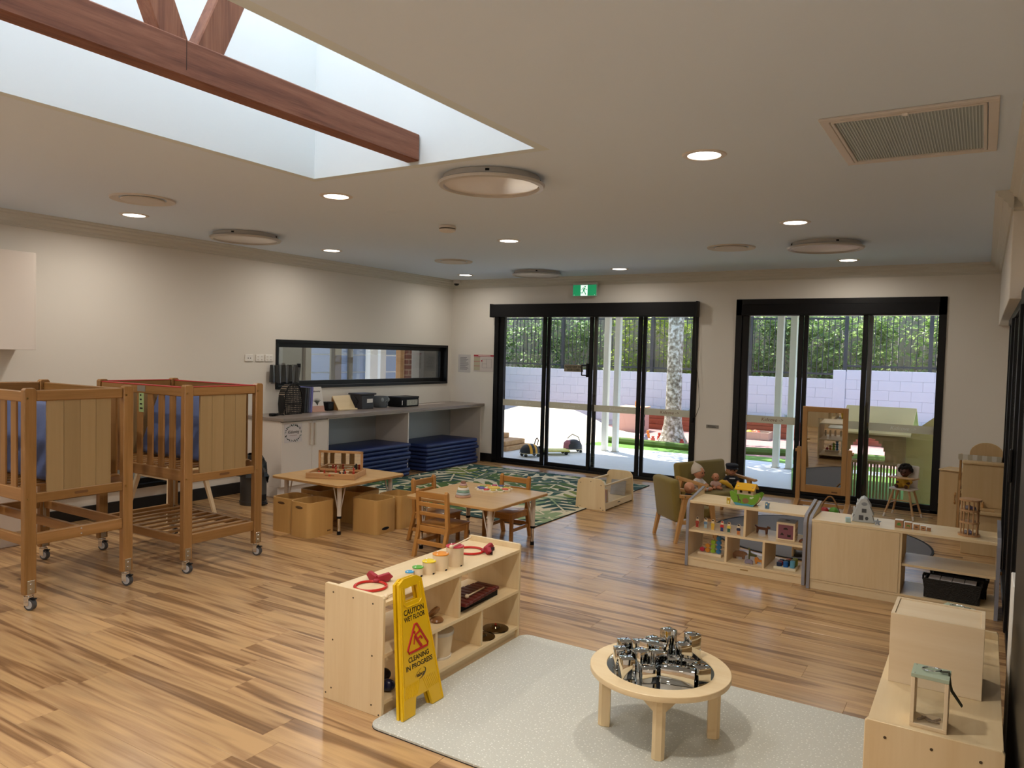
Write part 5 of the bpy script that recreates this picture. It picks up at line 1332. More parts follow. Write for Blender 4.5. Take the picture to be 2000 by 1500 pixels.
M_red = plain('toy red', 'B8402A', 0.5); M_navy = plain('toy dark', '2A2A33', 0.5)
for k, (u, v, h, m_, lb) in enumerate(((0.09, 0.10, .05, M_red, 'short red peg doll at the left of the tray'), (0.13, 0.13, .055, M_red, 'red peg doll in the tray left corner'), (0.22, 0.19, .075, M_red, 'red peg doll behind the small bench in the tray'), (0.30, 0.07, .05, M_navy, 'short dark peg doll in the tray'), (0.325, 0.11, .072, M_navy, 'dark peg doll in the tray'), (0.345, 0.08, .06, M_red, 'red peg doll beside the dark dolls'), (0.405, 0.14, .085, M_red, 'tall red peg doll at the right of the tray'))):
    in_tray('peg_doll', lb, 'peg doll', u, v, peg(0.012, h), m_, 'peg dolls in the tray')
g = MB().box(-0.055, 0.055, -0.02, 0.02, 0.028, 0.035, 0.001).box(-0.05, -0.035, -0.015, 0.015, 0, 0.028).box(0.035, 0.05, -0.015, 0.015, 0, 0.028); in_tray('toy_bench', 'tiny pale timber bench at the left of the tray', 'toy bench', 0.085, 0.065, g, M_pale, rz=0.25)
g = MB().box(-0.04, 0.04, -0.016, 0.016, 0.03, 0.037, 0.001).box(-0.034, -0.02, -0.013, 0.013, 0, 0.03).box(0.02, 0.034, -0.013, 0.013, 0, 0.03); in_tray('toy_bench', 'tiny pale timber bench in the middle of the tray', 'toy bench', 0.235, 0.075, g, M_pale)
g = MB().box(-0.04, 0.04, -0.016, 0.016, 0.03, 0.037, 0.001).box(-0.034, -0.02, -0.013, 0.013, 0, 0.03).box(0.02, 0.034, -0.013, 0.013, 0, 0.03); in_tray('toy_bench', 'tiny pale timber bench at the back of the tray', 'toy bench', 0.30, 0.20, g, M_pale)
g = MB().box(-0.045, 0.045, -0.02, 0.02, 0, 0.012, 0.002); in_tray('toy_block', 'flat timber block at the back left of the tray', 'block', 0.13, 0.22, g, M_tray)
# stacking rings and flower puzzle on the second table
t = thing('stacking_tower', 'conical stacking ring toy on the square table', 'stacking toy', (-3.61, 5.10, 0.45))
z = 0
for k, (c, r, h) in enumerate((('B98E72', .066, .02), ('A9B0AE', .059, .018), ('7E9A86', .053, .02), ('E2DDD0', .047, .02), ('B99A5A', .037, .018), ('C09A94', .031, .016), ('8A5C46', .023, .018))):
    MB().lathe([(0, z), (r-0.003, z), (r, z+0.004), (r-0.003, z+h-0.003), (r-0.006, z+h), (0, z+h)], 28).obj('ring', plain('ring '+c, c, 0.6), t); z += h
t = thing('flower_puzzle', 'flower shaped peg puzzle with coloured petals on the square table', 'puzzle', (-3.60, 5.55, 0.45))
pts = [((0.155+0.014*math.cos(12*a))*math.cos(a), (0.155+0.014*math.cos(12*a))*math.sin(a)) for a in [2*PI*k/96 for k in range(96)]]
MB().prism(pts, 0, 0.012, 'z').obj('board', plain('puzzle board', 'E2D6BC', 0.5), t)
for k, c in enumerate(('D8584A', 'D8B24A', '5E7A54', '4A5288', 'B84A6A', 'D89A4A', '8FA04A', '3E4A86', '5A4A8A', 'C43A3A', 'C8AE4A', '7E8A4A')):
    a = 2*PI*k/12; M = Matrix.Translation((0.115*math.cos(a), 0.115*math.sin(a), 0.012)) @ Matrix.Rotation(a, 4, 'Z')
    MB().lathe([(0, 0), (0.024, 0), (0.024, 0.006), (0.02, 0.009), (0, 0.009)], 16, M, sx=1.35, sy=0.95).obj('petal', plain('petal '+c, c, 0.5), t)
MB().lathe([(0, 0.012), (0.055, 0.012), (0.055, 0.019), (0.05, 0.022), (0, 0.022)], 24).obj('flower_centre', plain('petal D8B84E', 'D8B84E', 0.5), t)
# book browser
t = thing('book_browser', 'low timber book box with rounded ends near the glass door', 'book box', (-3.505, 7.685, 0))
e = rrect(-0.175, 0.175, 0, 0.335, 0.001)
def end_prof(w0, w1, h, r):
    o = [(-w0, 0), (w0, 0)]
    for k in range(7): a = PI/2*k/6; o.append((w1-r+r*math.cos(a), h-r+r*math.sin(a)))
    for k in range(7): a = PI/2+PI/2*k/6; o.append((-w1+r+r*math.cos(a), h-r+r*math.sin(a)))
    return o
for yy in (-0.385, 0.367): MB().prism(end_prof(0.178, 0.16, 0.335, 0.07), yy, yy+0.018, 'y', b=0.003).obj('end_panel', M_birchz, t)
for s in (-1, 1):
    MB().box(s*0.145-0.01, s*0.145+0.01, -0.367, 0.367, 0.255, 0.275, 0.004).obj('top_rail', M_birchy, t)
    MB().box(s*0.155-0.008, s*0.155+0.008, -0.367, 0.367, 0.01, 0.075, 0.002).obj('kick_rail', M_birchy, t)
    MB().box(s*0.150-0.002, s*0.150+0.002, -0.367, 0.367, 0.075, 0.256).obj('side_pane', M_acrylic, t, smooth=0)
MB().box(-0.147, 0.147, -0.367, 0.367, 0.055, 0.07, 0.001).obj('bottom', M_birchy, t)
MB().box(0.163, 0.164, -0.03, 0.03, 0.04, 0.05).obj('maker_plate', M_blackm, t)
for a, b_ in ((-.12, .28), (0, .3), (.12, .27), (-.12, .03), (.12, .03), (.15, .012), (-.15, .012)): MB().cyl((a, -0.3865, b_), (a, -0.384, b_), 0.005, n=8).obj('screw', plain('screw head', '4A3A26', 0.5), t)
for k, (u, c, lb) in enumerate(((-0.27, 'B9705A', 'orange red picture book in the book box'), (-0.22, 'D2A64E', 'yellow picture book with a face in the book box'))):
    b_ = thing('picture_book', lb, 'book', (-3.43, 7.685+u, 0.0705), 0.15)
    MB().box(-0.055, 0.055, -0.008, 0.008, 0, 0.14, 0.002, M=Matrix.Rotation(0.15, 4, 'X')).obj('cover', plain('book '+c, c, 0.5), b_)
    MB().sph((0.0, -0.013+0.004, 0.07), (0.02, 0.003, 0.035), 10, 8).obj('cover_figure', plain('book figure', '6E4A34', 0.6), b_)
t = thing('picture_book', 'grey picture book leaning at the far end of the book box', 'book', (-3.47, 7.93, 0.0705)); MB().box(-0.09, 0.09, -0.006, 0.006, 0, 0.17, 0.002, M=Matrix.Rotation(-0.2, 4, 'X')).obj('cover', plain('book grey', '9A9894', 0.5), t)

# ================================================================== INSTRUMENT SHELF
def screws(parent, pts, fn):
    for p in pts: fn(p)
t = thing('instrument_shelf', 'low birch shelf holding toy instruments behind the yellow sign', 'shelf', (-2.4025, 3.14, 0))
HX, HY = 0.1805, 0.595
for yy in (-HY, HY-0.018):
    pts = [(-HX, 0), (HX, 0), (HX, 0.540), (HX-0.008, 0.55), (-HX+0.008, 0.552), (-HX, 0.545)]
    e_ = MB().prism(pts, yy, yy+0.018, 'y', b=0.002).obj('end_panel', M_birchz, t)
    if yy < 0:
        for a, b_ in ((-.125, .515), (-.0, .512), (.12, .508), (-.125, .29), (.12, .27), (-.13, .06), (.12, .045), (-.165, .03), (.165, .01)):
            MB().cyl((a, yy-0.0012, b_), (a, yy+0.001, b_), 0.0042, n=10).obj('screw', plain('screw head', '4A3A26', 0.5), e_)
MB().box(-HX, HX, -HY+0.018, HY-0.018, 0.502, 0.52, 0.001).obj('top_board', M_birchy, t)
MB().box(-HX, HX, -HY+0.018, HY-0.018, 0.268, 0.285, 0.001).obj('middle_shelf', M_birchy, t)
MB().box(-HX, HX, -HY+0.018, HY-0.018, 0.055, 0.072, 0.001).obj('bottom_shelf', M_birchy, t)
MB().box(HX-0.03, HX-0.014, -HY+0.018, HY-0.018, 0.0, 0.055, 0.001).obj('kick_rail', M_birchy, t)
MB().box(-HX+0.014, -HX+0.03, -HY+0.018, HY-0.018, 0.0, 0.055, 0.001).obj('kick_rail', M_birchy, t)
MB().box(-HX, HX-0.005, -0.009, 0.009, 0.285, 0.502, 0.001).obj('divider', M_birchz, t)
for yy in (-0.19, 0.21): MB().box(-HX, HX-0.005, yy-0.009, yy+0.009, 0.072, 0.268, 0.001).obj('divider', M_birchz, t)
S1 = 0.5202
def ribbon_ring(label, x, y, a):
    t = thing('ribbon_ring', label, 'ribbon ring', (x, y, S1), a)
    R0 = 0.075
    MB().tube([(R0*math.cos(2*PI*k/28), R0*math.sin(2*PI*k/28), 0.007) for k in range(28)], 0.0065, 8, closed=True).obj('hoop', plain('red hoop', 'C0281F', 0.3), t)
    for s in (-1, 1):
        pr = [(-0.002, 0), (0.05, -0.012), (0.075, 0.012), (0.055, 0.032), (0.0, 0.018)]
        M = Matrix.Translation((0.0, R0+0.01, 0.0)) @ Matrix.Rotation(0.5*s, 4, 'Z')
        MB().prism([(q[0]*s, max(0.001, q[1]+0.013)) for q in pr], -0.011, 0.011, 'y', M=M, b=0.003).obj('ribbon_bow', plain('red ribbon', '9E2230', 0.6), t)
        MB().box(0.045*s-0.022, 0.045*s+0.022, 0.012, 0.02, 0.002, 0.022, 0.002, M=M).obj('ribbon_tail', plain('dark ribbon', '3A1A22', 0.6), t)
    MB().box(-0.015, 0.015, R0-0.012, R0+0.018, 0.002, 0.02, 0.005).obj('knot', plain('red ribbon', '9E2230', 0.6), t)
ribbon_ring('red ring with ribbon bow at the near end of the instrument shelf', -2.425, 2.685, 0.35)
ribbon_ring('red ring with ribbon bow at the far end of the instrument shelf', -2.42, 3.50, -1.1)
for k, (x, y, r, h, c, lb) in enumerate(((-2.378, 2.915, .021, .032, '3E9AC8', 'smallest drum with blue top'), (-2.366, 2.966, .027, .046, '5AA83A', 'drum with green top'), (-2.35, 3.035, .034, .064, 'E6C81E', 'middle drum with yellow top'), (-2.345, 3.125, .041, .083, 'DE8A1E', 'drum with orange top'), (-2.335, 3.235, .047, .103, 'B8223A', 'largest drum with red top'))):
    t = thing('toy_drum', lb+' on the instrument shelf', 'drum', (x, y, S1), 0, 'row of toy drums by size')
    MB().lathe([(0, 0), (r, 0), (r, h-0.004), (0, h-0.004)], 28).obj('shell', M_palez, t)
    MB().lathe([(0, h-0.004), (r+0.0015, h-0.004), (r+0.0015, h), (r-0.003, h+0.002), (0, h+0.002)], 28).obj('drum_head', plain('drum '+c, c, 0.4), t)
    for q in range(3): a = q*2.1+0.6; MB().sph((r*0.8*math.cos(a), r*0.8*math.sin(a), h+0.002), 0.0035, 8, 6).obj('stud', M_white, t)
    MB().sph((r*0.98, -0.004, 0.004), (0.004, 0.008, 0.004), 10, 6).obj('notch', M_blackm, t)
def beater(label, a, b_, parent_z):
    a, b_ = Vector(a), Vector(b_); t = thing('beater', label, 'beater', a)
    MB().cyl((0, 0, 0), b_-a, 0.0045, n=10).obj('stick', M_palez, t); MB().sph((0, 0, 0), 0.0115, 14, 10).obj('ball', M_palez, t); return t
beater('timber beater lying across the largest drum', (-2.30, 3.155, S1+0.118), (-2.35, 3.40, S1+0.112), 0)
beater('timber beater on the near front edge of the instrument shelf', (-2.255, 2.60, S1+0.012), (-2.285, 2.80, S1+0.005), 0)
# xylophone
t = thing('xylophone', 'dark red xylophone on the upper right of the instrument shelf', 'xylophone', (-2.33, 3.375, 0.2855), 0)
for s in (-1, 1): MB().box(-0.01+s*0.05, 0.01+s*0.05, -0.19, 0.19, 0, 0.035, 0.002, M=Matrix.Rotation(0, 4, 'Z')).obj('frame_rail', M_blackm, t)
MB().box(-0.055, 0.055, -0.19, -0.18, 0, 0.035).obj('frame_end', M_blackm, t)
M_xyl = wood('rosewood key', '6A2320', '471412', 'x', 0.8, 0.4)
for k in range(9): MB().box(-0.105+0.004*k, 0.105-0.004*k, -0.185+0.042*k, -0.185+0.042*k+0.035, 0.037, 0.055, 0.003).obj('key', M_xyl, t)
beater('timber beater lying on the xylophone', (-2.275, 3.27, 0.353), (-2.30, 3.47, 0.346), 0)
t = thing('castanet', 'small timber castanet on the middle of the instrument shelf', 'castanet', (-2.29, 3.03, 0.2855))
M_cast = wood('castanet timber', 'A5784C', '805630', 'x', 0.8, 0.3)
MB().lathe([(0, 0), (0.034, 0.002), (0.036, 0.008), (0.03, 0.016), (0, 0.018)], 20).obj('lower_shell', M_cast, t)
MB().lathe([(0, 0), (0.034, 0.002), (0.036, 0.008), (0.03, 0.018), (0, 0.022)], 20, Matrix.Translation((-0.01, 0, 0.04)) @ Matrix.Rotation(-0.9, 4, 'Y')).obj('upper_shell', M_cast, t)
t = thing('bucket_drum', 'timber bucket drum with white bands on the lower shelf', 'drum', (-2.335, 3.11, 0.0725))
MB().lathe([(0, 0.0), (0.062, 0.0), (0.075, 0.125), (0, 0.125)], 28).obj('shell', M_palez, t)
MB().lathe([(0, 0.122), (0.079, 0.122), (0.079, 0.14), (0.074, 0.143), (0.0, 0.143)], 28).obj('drum_skin', plain('drum skin', 'D2C8BA', 0.6), t)
MB().lathe([(0.064, 0.0), (0.066, 0.0), (0.068, 0.012), (0.064, 0.012)], 28).obj('foot_band', M_white, t)
t = thing('bongo_drum', 'pale drum half hidden behind the yellow sign', 'drum', (-2.28, 2.985, 0.0725)); MB().lathe([(0, 0), (0.02, 0), (0.022, 0.10), (0, 0.10)], 18).obj('shell', M_pale, t); MB().lathe([(0, 0.1), (0.024, 0.1), (0.024, 0.115), (0, 0.115)], 18).obj('drum_head', M_white, t)
M_brass = plain('cymbal bronze', '6E604A', 0.18, metal=1.0)
for k, (x, y, lb) in enumerate(((-2.30, 3.46, 'near bronze cymbal on the lower right shelf'), (-2.30, 3.60, 'far bronze cymbal on the lower right shelf'))):
    t = thing('cymbal', lb, 'cymbal', (x, y, 0.0725+0.004*k), 0, 'pair of cymbals')
    MB().lathe([(0.075, 0.0), (0.074, 0.004), (0.03, 0.010), (0.024, 0.018), (0, 0.022)], 32).obj('plate', M_brass, t)
    MB().sph((0, 0, 0.024), 0.007, 10, 8).obj('strap_knot', M_red, t)
for k, (x, y, lb) in enumerate(((-2.275, 2.65, 'front dark blue maraca on the lower left shelf'), (-2.37, 2.73, 'rear dark blue maraca on the lower left shelf'))):
    t = thing('maraca', lb, 'maraca', (x, y, 0.0725), 0.4, 'pair of dark blue maracas')
    MB().sph((0, 0, 0.028), (0.034, 0.028, 0.028), 16, 12).obj('head', plain('maraca blue', '141D42', 0.3), t); MB().cyl((-0.03, 0, 0.024), (-0.13, 0, 0.012), 0.008, 0.010, n=10).obj('handle', M_pale, t)

# ================================================================== WET FLOOR SIGN
M_yel = plain('sign yellow', 'E2B60C', 0.35)
t = thing('wet_floor_sign', 'yellow caution wet floor sign leaning on the instrument shelf', 'sign', (-2.118, 2.70, MAT_Z))
R_ = Matrix.Rotation(-0.165, 4, 'Y') @ Matrix.Diagonal((1, 1, 0.945, 1))
SH = 0.635
def half(v): return 0.148-(0.148-0.079)*v/SH
def plate(x0, x1, name):
    g = MB()
    hw = half
    def quadp(u0a, u1a, va, u0b, u1b, vb): g.prism([(u0a, va), (u1a, va), (u1b, vb), (u0b, vb)], x0, x1, 'x', M=R_)
    quadp(-hw(0), -hw(0)+0.085, 0, -hw(0.075), -0.045, 0.075); quadp(hw(0)-0.085, hw(0), 0, 0.045, hw(0.075), 0.075)
    quadp(-hw(.075), hw(.075), .075, -hw(.522), hw(.522), .522)
    quadp(-hw(.522), -0.05, .522, -hw(.59), -0.045, .59); quadp(0.05, hw(.522), .522, 0.045, hw(.59), .59)
    g.prism([(-hw(.59), .59), (hw(.59), .59), (hw(.62), .615), (0.045, .635), (-0.045, .635), (-hw(.62), .615)], x0, x1, 'x', M=R_)
    bmesh.ops.remove_doubles(g.bm, verts=g.bm.verts, dist=1e-5)
    return g.obj(name, M_yel, t, smooth=0)
plate(0.004, 0.018, 'front_leaf'); plate(-0.020, -0.006, 'rear_leaf')
g = MB(); g.cyl((-0.001, -0.07, .612), (-0.001, 0.07, .612), 0.014, n=12, M=R_); g.obj('hinge', M_yel, t)
rim = MB()
for s in (-1, 1): rim.tube([R_ @ Vector((0.019, s*(half(v)-0.006), v)) for v in (0.01, 0.3, 0.6)], 0.004, 6)
rim.obj('rim', M_yel, t)
hr = MB(); hr.tube([R_ @ Vector((0.018, u, v)) for u, v in ((-0.06, .6), (-0.064, .518), (-0.045, .5), (0.045, .5), (0.064, .518), (0.06, .6))], 0.004, 6); hr.obj('handle_rim', M_yel, t)
fr_ = MB(); fr_.prism([(-half(.145)+0.016, .145), (half(.145)-0.016, .145), (half(.495)-0.014, .495), (-half(.495)+0.014, .495)], 0.018, 0.0195, 'x', M=R_); fr_.obj('raised_panel', M_yel, t, smooth=0)
rb_ = MB()
for k in range(8):
    rb_.tube([R_ @ Vector((0.0185, -0.12+0.012*k, 0.085)), R_ @ Vector((0.0185, -0.095+0.012*k, 0.15))], 0.002, 5); rb_.tube([R_ @ Vector((0.0185, 0.12-0.012*k, 0.085)), R_ @ Vector((0.0185, 0.095-0.012*k, 0.15))], 0.002, 5)
rb_.obj('ribs', M_yel, t)
M_ink2 = plain('sign black ink', '15130C', 0.5); M_sred = plain('sign red ink', 'B01E18', 0.5)
def on_sign(me_or_txt, name, u, v, size, width, mat, x=0.0202):
    me = text_mesh(me_or_txt, size, extrude=0.0003, bold=0.0006)
    xs = [q.co.x for q in me.vertices]; w_ = max(xs)-min(xs); c0 = (max(xs)+min(xs))/2
    me.transform(Matrix.Diagonal((width/w_, 1, 1, 1)) @ Matrix.Translation((-c0, 0, 0)))
    me.transform(R_ @ Matrix.Translation((x, u, v)) @ Matrix.Rotation(PI/2, 4, 'Z') @ Matrix.Rotation(PI/2, 4, 'X'))
    return put(name, me, mat, t)
on_sign('CAUTION', 'lettering_caution', 0.0, .476, 0.037, 0.142, M_ink2)
on_sign('WET FLOOR', 'lettering_wet_floor', 0.0, .444, 0.033, 0.148, M_ink2)
on_sign('CLEANING', 'lettering_cleaning', 0.0, .254, 0.033, 0.146, M_ink2)
on_sign('IN PROGRESS', 'lettering_in_progress', 0.0, .219, 0.033, 0.188, M_ink2)
on_sign('sabco', 'logo_lettering', 0.0, .170, 0.026, 0.056, M_ink2)
lg = MB(); lg.tube([R_ @ Vector((0.0203, 0.037*math.cos(a), .172+0.02*math.sin(a)+0.010*math.cos(a))) for a in [0.9-2.9*k/14 for k in range(15)]], [0.0006+0.002*math.sin(PI*k/14) for k in range(15)], 5)
lg.tube([R_ @ Vector((0.0203, 0.037*math.cos(a), .172+0.02*math.sin(a)+0.010*math.cos(a))) for a in [1.4+1.6*k/10 for k in range(11)]], 0.0008, 5); lg.obj('logo_swoosh', M_ink2, t)
tri = MB(); c_ = [(-0.08, .287), (0.08, .287), (0.0, .422)]
pth = []
for i in range(3):
    a, b_ = Vector(c_[i]), Vector(c_[(i+1) % 3]); d = (b_-a).normalized()
    for q in (a+d*0.014, b_-d*0.014): pth.append(R_ @ Vector((0.0203, q.x, q.y)))
tri.tube(pth, 0.0055, 6, closed=True); tri.obj('warning_triangle', M_sred, t)
mn = MB(); mn.sph((0.0203, -0.013, .372), (0.0012, 0.0075, 0.0075), 12, 8, M=R_)
for pts, r in (([(-0.012, .358), (0.032, .372)], .0042), ([(-0.015, .356), (-0.025, .318)], .0032), ([(-0.012, .358), (0.002, .33), (0.024, .297)], .0075), ([(0.0, .334), (0.026, .344), (0.035, .330)], .0048)):
    mn.tube([R_ @ Vector((0.0202, a, b_)) for a, b_ in pts], r, 6)
mn.obj('slipping_figure', M_sred, t)

# ================================================================== ROUND MIRROR TABLE
CX, CY = -1.145, 3.135
t = thing('mirror_table', 'low round timber table with a mirror top on the speckled mat', 'table', (CX, CY, MAT_Z))
TH_ = 0.285
MB().lathe([(0.232, TH_-0.024), (0.302, TH_-0.024), (0.303, TH_-0.022), (0.303, TH_-0.002), (0.301, TH_), (0.232, TH_), (0.230, TH_-0.003), (0.230, TH_-0.024)], 64).obj('ring_top', M_birch, t)
MB().lathe([(0, TH_-0.012), (0.231, TH_-0.012), (0.231, TH_-0.004), (0, TH_-0.004)], 64).obj('mirror_disc', M_mirror, t)
ra = -0.42
for k in range(4):
    a = ra+PI/4+k*PI/2; M = Matrix.Rotation(a, 4, 'Z')
    MB().prism([(-0.026, -0.026), (0.026, -0.026), (0.026, 0.012), (0.012, 0.026), (-0.012, 0.026), (-0.026, 0.012)], 0, TH_-0.024, 'z', M=M @ Matrix.Translation((0.235, 0, 0)) @ Matrix.Rotation(-PI/2, 4, 'Z'), b=0.002).obj('leg', M_birchz, t)
for k in range(4):   # triangular gussets from every leg towards its neighbours
    a = ra+PI/4+k*PI/2
    for s in (-1, 1):
        M = Matrix.Translation((0.235*math.cos(a), 0.235*math.sin(a), 0)) @ Matrix.Rotation(a+s*0.75*PI, 4, 'Z')
        MB().prism([(0.015, TH_-0.025), (0.21, TH_-0.025), (0.015, TH_-0.105)], -0.008, 0.008, 'y', M=M).obj('gusset', M_birch, t)
M_silver = plain('mirror block', 'DADCDC', 0.03, metal=1.0)
TZ = MAT_Z+TH_-0.0035
blocks = [(445, 300, .052, .052, .060, .5, 'at the far left of the cluster'), (680, 250, .052, .055, .055, .9, 'behind the flat middle block'), (860, 335, .050, .050, .112, .75, 'tallest in the middle of the cluster'), (1125, 380, .050, .050, .110, .7, 'tall at the far right of the cluster'),
          (1030, 425, .052, .050, .085, .6, 'in front of the tall right block'), (560, 310, .05, .05, .05, .4, 'beside the flat middle block'), (720, 360, .105, .052, .072, -.35, 'wide in the middle of the cluster'), (370, 470, .046, .046, .085, .35, 'at the left edge of the mirror'),
          (440, 570, .050, .050, .080, .45, 'low at the left front'), (600, 490, .052, .052, .082, .8, 'upright left of the centre'), (665, 610, .055, .055, .055, .3, 'cube at the front'), (800, 480, .052, .052, .075, .65, 'in the centre of the cluster'),
          (905, 470, .05, .05, .045, .2, 'small right of the centre'), (1010, 650, .125, .06, .058, -.05, 'long at the front edge'), (1120, 545, .045, .045, .06, .5, 'small behind the long front block'), (1240, 610, .055, .05, .058, .6, 'at the right front of the mirror')]
BL = []
for zx, zy, sx, sy, h, rz, lb in blocks:
    p = pix(1140+zx/5.357, 1220+zy/5.357, z=TZ)
    BL.append([Vector((p.x, p.y, 0))+Vector((-0.3, 0.95, 0))*sy*0.45, sx*1.1, sy*1.1, h*1.05, rz, lb])
for it in range(80):      # settle the blocks so that none stand inside each other
    for i in range(len(BL)):
        for j in range(i):
            d_ = BL[i][0]-BL[j][0]; need = 0.33*(BL[i][1]+BL[i][2]+BL[j][1]+BL[j][2])
            if 1e-6 < d_.length < need: d_ *= (need-d_.length)/d_.length*0.5; BL[i][0] += d_; BL[j][0] -= d_
        c_ = Vector((CX, CY, 0)); d_ = BL[i][0]-c_; lim = 0.225-0.5*max(BL[i][1], BL[i][2])
        if d_.length > lim: BL[i][0] = c_+d_*(lim/d_.length)
for q, sx, sy, h, rz, lb in BL:
    o = MB().box(-sx/2, sx/2, -sy/2, sy/2, 0, h, 0.002, seg=2).obj('mirror_block', M_silver, None, (q.x, q.y, TZ), (0, 0, rz+0.3))
    tag(o, 'silver mirror block '+lb, 'block', 'silver mirror blocks on the round table')

# ================================================================== TOY SHELVES
def trimmed_end(parent, x0, y0, y1, h, trim=True):
    """side panel in the (y,z) plane with rounded front shoulder and grey edging"""
    r = 0.07
    pts = [(y0, 0), (y0, h-0.055-r)]
    for k in range(1, 6):
        a = PI-PI/2*0.8*k/5; pts.append((y0+r+r*math.cos(a), h-0.055-r+r*math.sin(a)))
    pts += [(y1, h), (y1, 0)]
    MB().prism(pts, x0, x0+0.018, 'x', b=0.001).obj('end_panel', M_birchz, parent)
    if trim:
        path = [(y0, 0.002)]+pts[1:-1]
        outer = []
        n = len(path)
        for i, p in enumerate(path):
            a, b_ = Vector(path[max(0, i-1)]), Vector(path[min(n-1, i+1)]); d = (b_-a).normalized(); nrm = Vector((-d.y, d.x))
            outer.append((p[0]+nrm.x*0.006, p[1]+nrm.y*0.006))
        MB().prism(path+outer[::-1], x0-0.002, x0+0.020, 'x').obj('edge_trim', M_grey, parent, smooth=0)
S2 = thing('toy_shelf', 'open birch toy shelf with the ark on top', 'shelf', (-1.5, 5.83, 0))
W2_ = 0.45
trimmed_end(S2, -W2_, 0, 0.385, 0.575); trimmed_end(S2, W2_-0.018, 0, 0.385, 0.575)
iw = W2_-0.018
for nm, z0, z1 in (('top_board', .50, .518), ('middle_shelf', .272, .289), ('bottom_shelf', .055, .073)): MB().box(-iw, iw, 0.008, 0.38, z0, z1, 0.001).obj(nm, M_birch, S2)
MB().box(-iw, iw, 0.012, 0.028, 0, 0.055, 0.001).obj('kick_rail', M_birch, S2)
MB().box(-0.02, 0.04, 0.0112, 0.0125, 0.03, 0.04).obj('maker_plate', plain('faint plate', 'A5834E', 0.5), S2)
MB().box(-0.006, 0.012, 0.01, 0.38, .289, .50, 0.001).obj('divider', M_birchz, S2)
for xx in (-0.135, 0.150): MB().box(xx-0.009, xx+0.009, 0.01, 0.38, .073, .272, 0.001).obj('divider', M_birchz, S2)
S3 = thing('toy_shelf', 'birch toy shelf with closed front panel and open right bays', 'shelf', (-0.44, 5.78, 0))
trimmed_end(S3, -0.585, 0, 0.385, 0.575); trimmed_end(S3, 0.567, 0, 0.385, 0.585)
for nm, z0, z1 in (('top_board', .487, .505), ('bottom_shelf', .055, .071)): MB().box(-0.567, 0.567, 0.008, 0.38, z0, z1, 0.001).obj(nm, M_birch, S3)
MB().box(0.02, 0.567, 0.02, 0.38, .262, .279, 0.001).obj('middle_shelf', M_birch, S3)
MB().box(-0.567, 0.567, 0.012, 0.028, 0, 0.055, 0.001).obj('kick_rail', M_birch, S3)
MB().box(-0.565, 0.004, 0.004, 0.018, 0.073, 0.486, 0.001).obj('front_panel', M_birchz, S3)
MB().box(0.004, 0.020, 0.008, 0.38, .071, .487, 0.001).obj('divider', M_birchz, S3)
MB().cyl((0.588, 0.06, 0.30), (0.60, 0.06, 0.30), 0.012, n=12).obj('knob', M_beech, S3)
S4 = thing('low_shelf', 'low birch shelf carrying the big timber box at the lower right', 'shelf', (-0.082, 3.125, 0))
for yy in (-0.575, 0.557):
    e_ = MB().prism([(-0.183, 0), (0.183, 0), (0.183, 0.542), (0.176, 0.55), (-0.176, 0.55), (-0.183, 0.542)], yy, yy+0.018, 'y', b=0.002).obj('end_panel', M_birchz, S4)
    if yy < 0:
        for a in (-0.125, 0.0, 0.125): MB().cyl((a, yy-0.0012, 0.505), (a, yy+0.001, 0.505), 0.0045, n=10).obj('screw', plain('screw head', '4A3A26', 0.5), e_)
for nm, z0, z1 in (('top_board', .502, .52), ('middle_shelf', .268, .285), ('bottom_shelf', .055, .072)): MB().box(-0.182, 0.182, -0.557, 0.557, z0, z1, 0.001).obj(nm, M_birchy, S4)
MB().box(0.17, 0.182, -0.557, 0.557, .072, .502, 0.001).obj('back_panel', M_birchy, S4)
MB().box(-0.17, -0.155, -0.557, 0.557, 0, .055, 0.001).obj('kick_rail', M_birchy, S4)

def at(px_, py_, z): 
    p = pix(px_, py_, z=z); return (p.x, p.y, z)
# ---- ark
A = at(1466, 990, 0.5185)
t = thing('toy_ark', 'green wooden toy ark with yellow roof on the toy shelf', 'toy ark', (-1.52, 5.955, 0.5182), -0.03)
hull = [(-0.07, 0), (0.065, 0), (0.10, 0.045), (0.118, 0.095), (0.10, 0.105), (0.06, 0.085), (-0.06, 0.085), (-0.105, 0.108), (-0.118, 0.095), (-0.105, 0.045)]
M_ark = plain('ark green', '6FA02A', 0.4); M_wave = plain('ark blue', '4F9DB4', 0.4)
MB().prism(hull, -0.055, -0.047, 'y').obj('hull_side', M_ark, t, smooth=0); MB().prism(hull, 0.047, 0.055, 'y').obj('hull_side', M_ark, t, smooth=0)
MB().prism([(-0.068, 0.001), (0.063, 0.001), (0.098, 0.05), (0.09, 0.07), (-0.09, 0.07), (-0.10, 0.05)], -0.047, 0.047, 'y').obj('hull_core', M_pale, t, smooth=0)
MB().prism([(-0.07, 0), (0.065, 0), (0.078, 0.018), (0.05, 0.012), (0.02, 0.018), (-0.01, 0.012), (-0.045, 0.018), (-0.083, 0.018)], -0.0565, -0.055, 'y').obj('painted_waves', M_wave, t, smooth=0)
MB().box(-0.065, 0.06, -0.035, 0.035, 0.07, 0.13, 0.002).obj('cabin', M_pale, t)
for s in (-0.035, 0.03): MB().prism([(s-0.010, 0.095), (s+0.010, 0.095), (s+0.010, 0.11), (s+0.006, 0.118), (s-0.006, 0.118), (s-0.010, 0.11)], -0.0358, -0.034, 'y').obj('cabin_window', plain('dark opening', '2A211A', 0.8), t, smooth=0)
for s in (-1, 1):
    MB().prism([(s*0.062, 0.118), (s*0.066, 0.126), (0, 0.168), (0, 0.158)], -0.078, 0.075, 'x').obj('roof', plain('ark yellow', 'DDA812', 0.4), t, smooth=0)
